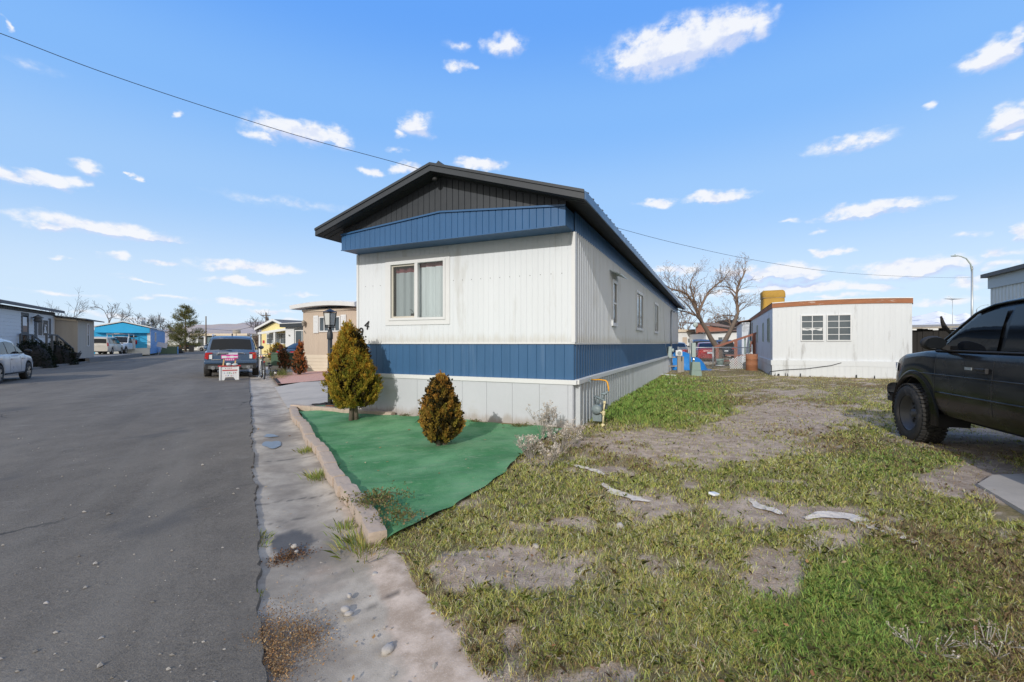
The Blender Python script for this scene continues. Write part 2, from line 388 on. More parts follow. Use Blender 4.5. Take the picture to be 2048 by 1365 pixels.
# ---- lawn with attribute (R = bare, G = lush)
def attr_mesh(name, rows, colfn, mat, keep=None):
    k=len(rows[0]); A=np.array([[tuple(p) for p in r] for r in rows],dtype=np.float32).reshape(-1,3)
    fs=[]
    for i in range(len(rows)-1):
        for j in range(k-1):
            q=(i*k+j,i*k+j+1,(i+1)*k+j+1,(i+1)*k+j)
            if keep is None or keep[i,j] or keep[i,j+1] or keep[i+1,j] or keep[i+1,j+1]: fs.append(q)
    me=bpy.data.meshes.new(name); me.from_pydata(A.tolist(),[],fs)
    ca=me.color_attributes.new('Col','FLOAT_COLOR','POINT'); c4=np.ones((len(A),4),np.float32); c4[:,:3]=colfn(A[:,0],A[:,1]); ca.data.foreach_set('color',c4.reshape(-1))
    me.materials.append(mat); me.polygons.foreach_set('use_smooth',[True]*len(me.polygons)); me.update()
    o=bpy.data.objects.new(name,me); COL.objects.link(o); return o
m,t,b=newmat('lawn_soil'); tc=t.n('ShaderNodeTexCoord'); vec=tc.outputs['Object']; a=t.n('ShaderNodeVertexColor'); a.layer_name='Col'
sp=t.n('ShaderNodeSeparateColor'); t.l(a.outputs[0],sp.inputs[0])
fine=t.noise(vec,90,4,.7); mid=t.noise(vec,7,5,.65)
dirt=t.mix(t.ramp(mid,.35,.7),(.40,.305,.23),(.66,.535,.43)); dirt=t.mix(t.math('MULTIPLY',t.ramp(fine,.52,.75),.6),dirt,(.74,.66,.58)); dirt=t.mix(t.math('MULTIPLY',t.ramp(fine,.48,.3),.6),dirt,(.15,.12,.095))
gr=t.mix(t.ramp(t.noise(vec,30,4,.7),.35,.65),(.17,.15,.07),(.33,.27,.14)); gr=t.mix(t.math('MULTIPLY',t.ramp(mid,.5,.68),.6),gr,(.34,.26,.14))
lg=t.mix(t.ramp(t.noise(vec,40,4,.7),.35,.65),(.09,.15,.03),(.17,.25,.06)); gr=t.mix(sp.outputs[1],gr,lg)
edge=t.math('ADD',sp.outputs[0],t.math('MULTIPLY',t.math('SUBTRACT',fine,.5),.5))
c=t.mix(t.ramp(edge,.25,.6),gr,dirt); t.l(c,b.inputs['Base Color']); b.inputs['Roughness'].default_value=.95; b.inputs['Specular IOR Level'].default_value=.15
bn=t.n('ShaderNodeBump'); bn.inputs['Strength'].default_value=.9; bn.inputs['Distance'].default_value=.025; t.l(t.math('ADD',fine,t.math('MULTIPLY',mid,1.5)),bn.inputs['Height']); t.l(bn.outputs[0],b.inputs['Normal'])
M['lawn']=m
Ys=np.exp(np.linspace(math.log(.7),math.log(75),190)); Ts=np.concatenate([np.linspace(-2.2,-1.25,6)[:-1],np.linspace(-1.25,1.35,190),np.linspace(1.35,2.6,10)[1:]])
YY,TT=np.meshgrid(Ys,Ts,indexing='ij'); XX=YY*TT
nn=-(XX*np.cos(RA)+YY*np.sin(RA)); over=np.maximum(nn+.70,0)
keep=over<=0
XX=XX+over*np.cos(RA); YY=YY+over*np.sin(RA)
ZZ=lawnz(XX,YY)-.03*(over>0)
rows=[[(XX[i,j],YY[i,j],ZZ[i,j]) for j in range(XX.shape[1])] for i in range(XX.shape[0])]
def lawncol(x,y):
    return np.stack([bareness(x,y),lushness(x,y),0*x],1)
struct(attr_mesh('lawn',rows,lawncol,m,keep))
# ---- concrete gutter
m,t,b=newmat('gutter_concrete'); tc=t.n('ShaderNodeTexCoord'); vec=tc.outputs['Object']; a=t.n('ShaderNodeVertexColor'); a.layer_name='Col'
sp=t.n('ShaderNodeSeparateColor'); t.l(a.outputs[0],sp.inputs[0])
fine=t.noise(vec,120,4,.7); mid=t.noise(vec,5,6,.65); lo=t.noise(vec,1.2,4,.6)
c=t.mix(t.ramp(mid,.3,.7),(.36,.31,.25),(.53,.465,.38)); c=t.mix(t.math('MULTIPLY',t.ramp(lo,.46,.64),.65),c,(.19,.155,.12))
c=t.mix(t.math('MULTIPLY',t.ramp(fine,.55,.72),.5),c,(.15,.14,.13)); c=t.mix(t.math('MULTIPLY',t.ramp(fine,.42,.3),.4),c,(.5,.49,.46))
c=t.mix(t.ramp(t.math('ADD',sp.outputs[0],t.math('MULTIPLY',t.math('SUBTRACT',mid,.5),.9)),.3,.7),c,t.mix(t.math('MULTIPLY',t.ramp(fine,.52,.75),.5),t.mix(t.ramp(t.noise(vec,7,5,.65),.35,.7),(.36,.275,.205),(.60,.485,.39)),(.72,.64,.56)))
c=t.mix(t.math('MULTIPLY',sp.outputs[1],.82),c,(.035,.035,.038)); c=t.mix(sp.outputs[2],c,(.03,.026,.022))
t.l(c,b.inputs['Base Color'])
t.l(t.math('SUBTRACT',.85,t.math('MULTIPLY',sp.outputs[1],.25)),b.inputs['Roughness'])
bn=t.n('ShaderNodeBump'); bn.inputs['Strength'].default_value=.4; bn.inputs['Distance'].default_value=.006; t.l(fine,bn.inputs['Height']); t.l(bn.outputs[0],b.inputs['Normal'])
M['conc']=pm('driveway_concrete',(.45,.405,.35),.85,.16,1.1,bump=.3,bscale=60,stain=(.24,.22,.20),stain_amt=.5,stain_lo=.52,stain_sc=(.5,1.6,1))
ss=list(np.arange(-5,12,.04))+list(np.arange(12,50,.5)); ns=np.linspace(-.02,-1.0,36)
rows=[[R(s,n,-.012-.03*math.sin(math.pi*min(1,max(0,(-n)/.8)))-.03*max(0,-n-.85)) for n in ns] for s in ss]
def gutcol(x,y):
    n=-(x*np.cos(RA)+y*np.sin(RA)); s=-x*np.sin(RA)+y*np.cos(RA); u,v=U0+F*x/np.maximum(y,.3), V0+F*EYE/np.maximum(y,.3)
    d=sst(.50,.82,-n+.16*sst(2.8,1.6,y))*sst(4.6,2.6,y)*.85+.35*sst(.6,.75,-n)+.35*sst(.1,.03,-n)
    d=d+.4*sst(1.2,.3,np.sqrt(((u-640)/90)**2+((v-1150)/70)**2))+(fbm(x*4,y*4,4)-.5)*.5
    w=sst(1.12,.85,np.sqrt(((u-583)/46)**2+((v-1075)/24)**2)+(fbm(x*9,y*9,3)-.5)*.7)
    w=np.maximum(w,.34*sst(1.3,.2,np.abs(n+.40)/.22+(fbm(x*3,y*3,3)-.5)*1.2)*sst(2.2,3.2,y)*sst(16,9,y))
    ck=np.zeros_like(x)
    for su in (2.55,4.05,4.62,6.3,9.4,12.6):
        wob=(fbm(n*3+su*7,n*0+su,4)-.5)*.35
        ck=np.maximum(ck,.7*sst(.018,.004,np.abs(s-su-wob))*sst(.35,.55,fbm(x*5+su,y*5,2)+.12))
    return np.stack([np.clip(d,0,1),w,ck],1)
struct(attr_mesh('gutter',rows,gutcol,m))
# ---- neighbour's driveway and right-of-road concrete
struct(MB().sheet([[R(10.95,-.76,.0),R(10.95,-1.6,.085),R(10.8,-8.5,.11)],[R(13.5,-.76,.0),R(13.5,-1.6,.085),R(13.5,-9,.11)],[R(16.5,-.76,.0),R(17,-1.6,.085),R(18.5,-9.5,.11)]]).build('driveway',M['conc']))
struct(MB().sheet([[R(23.2,-.76,.01),R(23.0,-12,.11)],[R(31,-.76,.01),R(31,-14,.11)]]).build('driveway',M['conc']))
# red gravel bed
mgv=pm('red_gravel',(.55,.30,.23),.95,.35,14,bump=1.0,bscale=45,stain=(.62,.45,.38),stain_amt=.8,stain_lo=.5,stain_sc=(22,22,22))
bed=[R(16.75,-.85,.07),R(17.5,-3,.12),R(18.9,-6.9,.13),R(22.6,-7.4,.14),R(23,-4,.13),R(22.9,-.9,.07)]
gb=MB(); cc=R(20.2,-3.4,.17); gb.add([cc]+bed,[(0,i+1,(i+1)%6+1) for i in range(6)]); struct(gb.build('gravel_bed',mgv),'stuff'); 
o=bpy.data.objects['gravel_bed']; o['label']='red crushed rock bed in front of the tan home'; o['category']='gravel'
# concrete pad by the black truck
pad=MB(); pp=[G(1955,968,.10),G(2010,1000,.10),G(2100,1052,.10),G(2400,1080,.10),G(2300,940,.10),G(2040,948,.10),G(1985,950,.10)]
pad.add(pp+[p-Vector((0,0,.08)) for p in pp],[tuple(range(7))]+[(i,(i+1)%7,(i+1)%7+7,i+7) for i in range(7)])
struct(pad.build('concrete_pad',M['conc']))
# ---- raised lot beyond the shed, left of the road, with retaining kerb
lot=MB(); lot.sheet([[R(45,10.35,.31),R(45,50,.31)],[R(64,10.35,.31),R(64,50,.31)]],smooth=False)
struct(lot.build('gravel_lot',pm('grey_lot_gravel',(.22,.21,.2),.95,.2,2,bump=.4)))
kb=MB(); 
for i in range(5): kb.bar(R(44.6+3.9*i,10.22,.10),R(44.6+3.9*i+3.88,10.22,.10),.24,.46)
struct(kb.build('kerb',pm('old_concrete_kerb',(.17,.165,.16),.9,.25,1.5,bump=.3)))
kb=MB(); kb.bar(R(22,10.2,.03),R(44.4,10.2,.03),.2,.14)
struct(kb.build('kerb',bpy.data.materials['old_concrete_kerb']))
struct(MB().sheet([[R(15,10.1,.05),R(15,40,.07)],[R(45,10.1,.05),R(45,40,.07)]]).build('yard_soil',pm('dark_mulch',(.05,.045,.04),.95,.3,4,bump=.6,bscale=30)))
# far grass strips beside the road
mgf=pm('verge_grass',(.13,.14,.05),.95,.35,1.2,bump=.4,bscale=20,stain=(.24,.19,.11),stain_amt=.8,stain_lo=.5,stain_sc=(.8,.8,.8))
struct(MB().sheet([[R(64.5,10.3,.06),R(64.5,60,.06)],[R(140,10.3,.06),R(140,60,.06)]]).build('verge',mgf))
struct(MB().sheet([[R(31.5,-.9,.06),R(31.5,-16,.09)],[R(38,-.9,.06),R(38,-16,.09)]]).build('verge',mgf))
# ---- hills and mountains
def ridge(name, pts, Y, depth, mat, seed, rough, nz=14):
    us=np.linspace(pts[0][0],pts[-1][0],140); vs=np.interp(us,[p[0] for p in pts],[p[1] for p in pts])
    x=(us-U0)/F*Y; h=EYE+(V0-vs)/F*Y+5; rows=[]
    for k in range(nz+1):
        f=k/nz; row=[]
        for i in range(len(us)):
            nz_=(fbm(np.array([x[i]*rough+seed]),np.array([f*5.0+seed]),5)[0]-.5)
            row.append((x[i]*(1+(f-1)*depth/Y), Y+(f-1)*depth, -6+(h[i]+6)*(f**1.15)*(1+nz_*.55*(1-f)*2.0*f)))
        rows.append(row)
    return struct(MB().sheet(rows).build(name,mat))
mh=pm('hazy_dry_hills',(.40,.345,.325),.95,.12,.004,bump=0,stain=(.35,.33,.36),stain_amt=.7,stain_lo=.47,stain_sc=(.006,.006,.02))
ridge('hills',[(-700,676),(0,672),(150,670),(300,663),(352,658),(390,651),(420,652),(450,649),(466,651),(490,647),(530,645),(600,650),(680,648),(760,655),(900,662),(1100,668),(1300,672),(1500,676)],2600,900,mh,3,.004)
ms=pm('snow_slopes',(.80,.81,.83),.8,.04,.002,stain=(.42,.45,.55),stain_amt=.85,stain_lo=.53,stain_sc=(.006,.006,.004))
ridge('mountain',[(1500,690),(1700,660),(1760,648),(1800,640),(1828,634),(1852,629),(1876,623),(1895,628),(1912,632),(1930,626),(1950,634),(2000,640),(2100,650),(2300,670)],7000,2000,ms,9,.003)
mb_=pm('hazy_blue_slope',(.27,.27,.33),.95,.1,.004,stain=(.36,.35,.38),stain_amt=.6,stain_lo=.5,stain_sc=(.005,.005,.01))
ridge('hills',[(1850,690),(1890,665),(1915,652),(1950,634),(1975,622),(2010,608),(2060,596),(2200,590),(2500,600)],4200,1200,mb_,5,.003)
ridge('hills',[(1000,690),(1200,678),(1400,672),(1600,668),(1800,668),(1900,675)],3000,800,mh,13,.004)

# ---- world
SEL=rad(24.5); SAZ=rad(20.9)
SUNDIR=Vector((-math.sin(SAZ)*math.cos(SEL),-math.cos(SAZ)*math.cos(SEL),math.sin(SEL)))
w=bpy.data.worlds.new('World'); SC.world=w; w.use_nodes=True; T=NT(w.node_tree)
bg=w.node_tree.nodes['Background']
sky=T.n('ShaderNodeTexSky'); sky.sky_type='NISHITA'; sky.sun_disc=False; sky.sun_elevation=SEL; sky.sun_rotation=math.atan2(SUNDIR.x,SUNDIR.y)
sky.air_density=1.0; sky.dust_density=.6; sky.ozone_density=2.0; sky.altitude=1300
tc=T.n('ShaderNodeTexCoord'); nrm=T.n('ShaderNodeVectorMath',operation='NORMALIZE'); T.l(tc.outputs['Generated'],nrm.inputs[0])
sx=T.n('ShaderNodeSeparateXYZ'); T.l(nrm.outputs[0],sx.inputs[0])
az=T.math('ARCTAN2',sx.outputs[0],sx.outputs[1]); el=T.math('ARCSINE',sx.outputs[2])
cb=T.n('ShaderNodeCombineXYZ'); T.l(az,cb.inputs[0]); T.l(el,cb.inputs[1]); pos=cb.outputs[0]
def wn(scale,det,ro,sc,off=(0,0,0)):
    mp=T.n('ShaderNodeMapping'); mp.inputs['Scale'].default_value=sc; mp.inputs['Location'].default_value=off; T.l(pos,mp.inputs['Vector'])
    o=T.n('ShaderNodeTexNoise'); o.inputs['Scale'].default_value=scale; o.inputs['Detail'].default_value=det; o.inputs['Roughness'].default_value=ro; T.l(mp.outputs[0],o.inputs['Vector']); return o
dn=wn(16,4,.55,(1,1.6,1))
dv=T.n('ShaderNodeVectorMath',operation='MULTIPLY_ADD'); dd=T.n('ShaderNodeVectorMath',operation='SUBTRACT'); T.l(dn.outputs['Color'],dd.inputs[0]); dd.inputs[1].default_value=(.5,.5,.5)
T.l(dd.outputs[0],dv.inputs[0]); dv.inputs[1].default_value=(.105,.042,0); T.l(pos,dv.inputs[2]); dpos=dv.outputs[0]
CL=[(1340,98,150,44,1.1),(1455,62,85,36,1.1),(1260,118,70,30,.9),(1012,90,48,20,.8),(915,135,34,11,.7),(912,90,32,8,.4),(600,266,100,24,1),(678,276,44,18,.9),(520,272,40,12,.7),(835,252,38,24,.9),(800,272,22,9,.7),(346,227,17,8,.7),(790,305,26,8,.6),(745,345,32,8,.8),(808,337,30,11,.8),(962,330,52,13,1),
(25,358,60,18,1),(115,364,62,17,1),(168,332,46,17,.8),(280,352,11,8,.9),(215,459,180,17,1.1),(100,458,70,9,.8),(1432,394,64,15,1),(1318,408,44,10,.9),(1745,420,112,17,1.1),(1650,432,30,8,.6),(1590,440,30,6,.6),(1705,281,94,17,.75),(1852,213,20,8,.6),(1990,104,80,26,.9),(2050,78,40,26,1),(2015,232,58,28,1),(2035,266,40,11,.8),(2045,462,26,22,1),(1650,504,36,9,.9),(1655,462,22,6,.6),
(500,534,112,12,1),(345,530,50,7,.7),(228,515,48,8,.7),(135,516,20,5,.5),(482,562,75,8,.9),(1560,548,100,16,1.1),(1350,542,52,10,.9),(1480,545,60,14,.9),(1830,535,130,20,1),(1600,574,130,13,.9),(1725,574,62,11,.9),(1990,508,44,10,.8),(1940,562,56,13,.8),(1925,470,40,8,.5),(2000,535,50,10,.7),(580,408,150,12,.33),(60,130,60,14,.25),(5,48,14,12,.6),
(470,606,80,8,.8),(545,625,60,6,.7),(270,560,40,5,.6),(130,590,90,6,.5),(330,597,80,6,.6),(560,645,70,5,.6),(250,630,120,7,.5),(600,590,40,5,.5),(1650,595,90,6,.6),(1450,585,70,8,.6),(1900,600,100,9,.6)]
up=T.n('ShaderNodeVectorMath',operation='ADD'); T.l(dpos,up.inputs[0]); up.inputs[1].default_value=(-.006,.016,0)
acc=None; acc2=None
for u,v,hu,hv,k in CL:
    p=(u-U0)/F; q=(V0-v)/F; c=math.atan(p); e=math.atan(q*math.cos(c))
    sa=hu*1.2/F*math.cos(c)**2; se=hv*1.2/F*math.cos(c)
    s1=T.n('ShaderNodeVectorMath',operation='SUBTRACT'); T.l(dpos,s1.inputs[0]); s1.inputs[1].default_value=(c,e,0)
    s2=T.n('ShaderNodeVectorMath',operation='MULTIPLY'); T.l(s1.outputs[0],s2.inputs[0]); s2.inputs[1].default_value=(1/sa,1/se,0)
    s3=T.n('ShaderNodeVectorMath',operation='LENGTH'); T.l(s2.outputs[0],s3.inputs[0])
    mk=T.math('MULTIPLY_ADD',s3.outputs['Value'],-k,k)
    acc=mk if acc is None else T.math('MAXIMUM',acc,mk)
    if hv>=14:
        s1=T.n('ShaderNodeVectorMath',operation='SUBTRACT'); T.l(up.outputs[0],s1.inputs[0]); s1.inputs[1].default_value=(c,e,0)
        s2=T.n('ShaderNodeVectorMath',operation='MULTIPLY'); T.l(s1.outputs[0],s2.inputs[0]); s2.inputs[1].default_value=(1/sa,1/se,0)
        s3=T.n('ShaderNodeVectorMath',operation='LENGTH'); T.l(s2.outputs[0],s3.inputs[0])
        mk=T.math('MULTIPLY_ADD',s3.outputs['Value'],-k,k); acc2=mk if acc2 is None else T.math('MAXIMUM',acc2,mk)
acc=T.math('MAXIMUM',acc,0.0)
# thin general streaks low over the horizon
lowm=T.math('MULTIPLY',T.ramp(el,.24,.10),T.ramp(el,.0,.03))
stk=T.math('MULTIPLY',T.ramp(wn(6,5,.6,(1,5.5,1),(3,7,0)).outputs[0],.60,.80),T.math('MULTIPLY',lowm,.4))
f1=wn(30,8,.62,(1,1.5,1)).outputs[0]
dens=T.math('ADD',T.math('MULTIPLY',acc,1.45),T.math('MULTIPLY',T.math('SUBTRACT',f1,.50),T.math('MINIMUM',T.math('MULTIPLY',acc,6.5),2.5)))
dens=T.math('MULTIPLY',T.ramp(dens,.0,.95),.97)
dens=T.math('MAXIMUM',dens,stk)
f2=wn(30,4,.55,(1,1.5,1),(0,.045,0)).outputs[0]
shade=T.math('ADD',T.math('MULTIPLY',T.ramp(T.math('SUBTRACT',f2,f1),-.05,.2),.45),T.math('MULTIPLY',T.ramp(T.math('SUBTRACT',acc2,acc),-.06,.16),.85),clamp=True)
# sky colour: Nishita, graded towards the clear winter blue
hz=T.ramp(el,.62,-.02)
skyc=T.mix(1.0,sky.outputs[0],(1.16,1.42,1.56),'MULTIPLY')
grad=T.n('ShaderNodeValToRGB'); cr=grad.color_ramp; cr.interpolation='EASE'
mr=T.n('ShaderNodeMapRange'); T.l(el,mr.inputs[0]); mr.inputs[1].default_value=0; mr.inputs[2].default_value=.75; T.l(mr.outputs[0],grad.inputs[0])
cr.elements[0].position=0; cr.elements[0].color=(7.2,8.4,9.9,1); cr.elements[1].position=1; cr.elements[1].color=(1.35,3.8,9.9,1)
for pz,cl in ((.12,(6.5,8.1,9.95)),(.38,(3.75,6.25,10.0)),(.6,(2.45,5.2,10.1)),(.85,(1.45,4.05,10.0))):
    e_=cr.elements.new(pz); e_.color=(*cl,1)
base=T.mix(.9,skyc,grad.outputs[0])
base=T.mix(T.ramp(sx.outputs[1],.32,-.45),base,(9.0,8.7,8.1))   # milky haze added on the sun's side, unseen behind the viewer, as neutral fill
cloud=T.mix(shade,(9.2,9.4,9.9),(5.7,6.7,9.4))
fin=T.mix(dens,base,cloud)
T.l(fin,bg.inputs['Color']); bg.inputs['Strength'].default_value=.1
w.cycles.sampling_method='MANUAL'; w.cycles.sample_map_resolution=512
sl=bpy.data.lights.new('sun','SUN'); sl.energy=2.75; sl.angle=rad(.53); sl.color=(1,.955,.885)
so=bpy.data.objects.new('sun',sl); COL.objects.link(so); so.rotation_euler=(-SUNDIR).to_track_quat('-Z','Y').to_euler()
cam=bpy.data.cameras.new('camera'); co=bpy.data.objects.new('camera',cam); COL.objects.link(co); SC.camera=co
cam.sensor_width=36; cam.lens=36*F/2048; cam.shift_y=5.0/2048; cam.clip_start=.05; cam.clip_end=20000
co.location=(0,0,EYE); co.rotation_euler=(math.pi/2,0,0)
SC.view_settings.view_transform='Standard'; SC.view_settings.look='None'; SC.view_settings.exposure=0; SC.view_settings.gamma=1
SC.render.engine='CYCLES'; SC.cycles.max_bounces=6; SC.cycles.use_denoising=True
# ================================================================ BUILDINGS
def ribs(a,b,p,kind,d):
    out=[]; k0=math.floor(a/p)-1
    for k in range(k0,int(math.ceil(b/p))+2):
        x=k*p
        if kind=='v': out += [(x-.007,0),(x,-d),(x+.007,0)]                      # seam grooves
        elif kind=='c': out += [(x,0),(x+.30*p,0),(x+.42*p,d),(x+.58*p,d),(x+.70*p,0)]  # small raised corrugation
        elif kind=='t': out += [(x,0),(x+.12*p,d),(x+.48*p,d),(x+.60*p,0)]         # deep box ribs
    o=[q for q in out if a<q[0]<b]
    def dep(x):
        for i in range(len(out)-1):
            if out[i][0]<=x<=out[i+1][0] and out[i+1][0]>out[i][0]:
                f=(x-out[i][0])/(out[i+1][0]-out[i][0]); return out[i][1]*(1-f)+out[i+1][1]*f
        return 0
    return [(a,dep(a))]+o+[(b,dep(b))]
def panel(mb,a,b,z0,z1,p,kind,d,mapf,mat=0):
    if b-a<1e-4: return
    pts=ribs(a,b,p,kind,d)
    g=lambda z,x: z(x) if callable(z) else z
    mb.sheet([[mapf(x,dd,g(z0,x)) for x,dd in pts],[mapf(x,dd,g(z1,x)) for x,dd in pts]],mat,False)
def panel_holes(mb,a,b,z0,z1,holes,p,kind,d,mapf,mat=0):
    x=a
    for h0,h1,hz0,hz1 in sorted(holes):
        panel(mb,x,h0,z0,z1,p,kind,d,mapf,mat); panel(mb,h0,h1,z0,hz0,p,kind,d,mapf,mat); panel(mb,h0,h1,hz1,z1,p,kind,d,mapf,mat); x=h1
    panel(mb,x,b,z0,z1,p,kind,d,mapf,mat)
def lap(mb,a,b,z0,z1,step,mapf,mat=0,d=.016):
    rows=[]; z=z0
    while z<z1-1e-4:
        zz=min(z+step,z1); rows.append([mapf(a,d,z),mapf(b,d,z)]); rows.append([mapf(a,0,zz),mapf(b,0,zz)]); z=zz
    mb.sheet(rows,mat,False)
def frame_box(mb,mapf,a,b,z0,z1,wd,d0,d1,mat=0):
    """a window surround of four butted bars, mapf(x,depth,z)"""
    def bx(xa,xb,za,zb):
        vs=[mapf(x,d,z) for z in (za,zb) for d in (d0,d1) for x in (xa,xb)]
        mb.add(vs,[(0,2,3,1),(4,5,7,6),(0,1,5,4),(2,6,7,3),(0,4,6,2),(1,3,7,5)],mat)
    bx(a,b,z0,z0+wd); bx(a,b,z1-wd,z1); bx(a,a+wd,z0+wd,z1-wd); bx(b-wd,b,z0+wd,z1-wd)
def bxm(mb,mapf,xa,xb,d0,d1,za,zb,mat=0):
    vs=[mapf(x,d,z) for z in (za,zb) for d in (d0,d1) for x in (xa,xb)]
    mb.add(vs,[(0,2,3,1),(4,5,7,6),(0,1,5,4),(2,6,7,3),(0,4,6,2),(1,3,7,5)],mat)
def window(parent,mapf,a,b,z0,z1,wd=.06,mull=(),bars=(),frame_m='white_clean',glass_m='glass_house',out=.035,sash=None):
    """plain window set on a wall: frame (with mullions) and pane as sub-part"""
    f=MB(); frame_box(f,mapf,a,b,z0,z1,wd,-.01,out)
    for q in mull: bxm(f,mapf,q-wd*.35,q+wd*.35,-.008,out*.8,z0+wd,z1-wd)
    for q in bars: bxm(f,mapf,a+wd,b-wd,-.006,out*.7,q-wd*.28,q+wd*.28)
    fo=f.build('window',M[frame_m],parent)
    g=MB(); bxm(g,mapf,a+wd*.9,b-wd*.9,-.02,out*.35,z0+wd*.9,z1-wd*.9); g.build('pane',M[glass_m],fo)
    return fo
front=lambda x,d,z:(x,-d,z)
def rightside(x0): return lambda y,d,z:(x0+d,y,z)
def leftside(x0): return lambda y,d,z:(x0-d,y,z)
def backside(y0): return lambda x,d,z:(x,y0+d,z)
# ---------------------------------------------------------------- the blue and white home
W_,L_=4.47,21.8
H=thing('mobile_home','white and blue mobile home with a charcoal roof and number 94 near its front window','mobile home',(.986,7.117,0),HOMEROT)
wx0,wx1,wz0,wz1=-3.68,-2.40,1.86,2.97     # front window opening
w_=MB()
panel_holes(w_,-W_,0,1.42,3.21,[(wx0,wx1,wz0,wz1)],.102,'v',.006,front)
panel(w_,-L_,0,1.42,3.21,.115,'c',.028,lambda x,d,z:(d,-x,z)); panel(w_,-L_,0,1.42,3.21,.115,'c',.012,lambda x,d,z:(-W_-d,-x,z)); panel(w_,-W_,0,.1,3.21,.115,'c',.012,backside(L_))
w_.build('wall',M['white'],H)
bl=MB(); panel(bl,-W_,0,.83,1.42,.16,'v',.008,front); panel(bl,-L_,0,.83,1.42,.16,'c',.014,lambda x,d,z:(d,-x,z)); panel(bl,-L_,0,.83,1.42,.16,'c',.012,lambda x,d,z:(-W_-d,-x,z))
bl.build('blue_belt',M['blue'],H)
tr=MB(); tr.box(-W_-.02,.02,-.022,.0,1.412,1.435); tr.box(.012,.024,.02,L_,1.405,1.43); tr.box(-.035,.026,-.027,.0,1.436,3.19); tr.box(.0165,.028,.0,.05,1.436,3.19); tr.box(-W_-.02,-W_+.03,-.02,0,1.436,3.19)
tr.build('corner_trim',M['white_clean'],H)
sk=MB(); x=-W_+.02; i=0
while x<-.02:
    xe=min(x+.485,-.004); sk.box(x,xe-.004,-.045,-.02,-.15,.775); x=xe; i+=1
sk.box(-W_,0,-.018,.0,-.15,.8)
sk.build('front_skirting',M['skirt'],H)
sr=MB(); panel(sr,-L_,-.0,-.15,.79,.205,'t',.065,lambda x,d,z:(.005+d,-x,z)); panel(sr,-L_,0,-.15,.79,.205,'t',.04,lambda x,d,z:(-W_-.005-d,-x,z))
sr.build('side_skirting',M['ribskirt'],H)
st=MB(); st.box(-W_-.03,.055,-.062,-.0,.765,.838)
pz=[(0,.765),(.8,.772),(1.8,.775),(4,.775),(L_,.775)]
for (y0,a0),(y1,a1) in zip(pz[:-1],pz[1:]): st.bar((.046,y0+.003,a0+.04),(.046,y1,a1+.04),.078,.075)
st.build('skirting_trim',M['white_clean'],H,.004)
# blue band box over the front, bottom flat, top a low gable
PB=.432
bt=lambda x: 3.482+(3.654-3.482)*(1-abs(x+W_/2)/(W_/2))
bb=MB(); panel(bb,-W_+.0,0.0,3.203,bt,.118,'v',.010,lambda x,d,z:(x,-PB-d,z))
for xs in (0,-W_): bb.add([(xs,-PB,3.203),(xs,0,3.203),(xs,0,bt(xs)),(xs,-PB,bt(xs))],[(0,1,2,3)])
bb.build('front_band',M['blue_band'],H)
bs=MB(); bs.box(-W_+.004,-.004,-PB+.004,0,3.196,3.2035); bs.build('band_underside',M['blue'],H)
ct=MB(); n=12
for k in range(2):
    xa,xb=(-W_,-W_/2) if k==0 else (-W_/2,0)
    ct.bar((xa-.0,-PB-.012,bt(xa)+.012),(xb,-PB-.012,bt(xb)+.012),.03,.028)
ct.box(-W_,0,-PB-.02,-PB-.002,3.19,3.205)
ct.build('band_trim',M['blue_band'],H)
sb=MB(); panel(sb,-L_,0,3.2,3.52,.118,'v',.008,lambda x,d,z:(.02+d,-x,z)); panel(sb,-L_,0,3.2,3.52,.118,'v',.008,lambda x,d,z:(-W_-.02-d,-x,z))
sb.build('side_band',M['blue_band'],H)
# black gable and roof
EAV=.364; RF=-.711; RB=L_+.35; zr,ze=4.391,3.577; half=W_/2+EAV; cx=-W_/2; TH=.115
rz=lambda x: zr-(zr-ze)*abs(x-cx)/half
gb=MB(); panel(gb,-W_+.01,-.01,lambda x:bt(x)+.024,lambda x:rz(x)-TH-.003,.118,'v',.012,lambda x,d,z:(x,-PB+.03-d,z)); gb.build('gable',M['charcoal'],H); gb=MB(); panel(gb,-W_+.01,-.01,3.2,lambda x:rz(x)-TH-.003,.2,'v',.01,backside(L_))
gb.build('gable',M['charcoal'],H)
rf=MB()
for sgn in (-1,1):
    xe=cx+sgn*half
    rf.add([(cx,RF,zr),(xe,RF,ze),(xe,RB,ze),(cx,RB,zr)],[(0,1,2,3)])
    k=0; y=RF+.15
    while y<RB-.05:
        rf.bar((cx+sgn*.05,y,rz(cx+sgn*.05)+.011),(xe+sgn*.02,y,ze+.011-.02*(zr-ze)/half),.035,.022); y+=.305
rf.build('roof',M['charcoal'],H)
so_=MB()
for sgn in (-1,1):
    xe=cx+sgn*half
    pts=[(y,0) for y in np.arange(RF,RB,.3)]
    rows=[[],[]]
    for y in np.arange(RF+.01,RB,.15):
        dz=0
        rows[0].append((cx,y,zr-TH)); rows[1].append((xe,y,ze-TH))
    so_.sheet(rows,0,False)
    y=RF+.02
    while y<RF+.40: so_.bar((cx+sgn*.02,y,rz(cx+sgn*.02)-TH-.003),(xe-sgn*.05,y,ze-TH+.012),.012,.008); y+=.13
so_.build('soffit',M['soffit'],H)
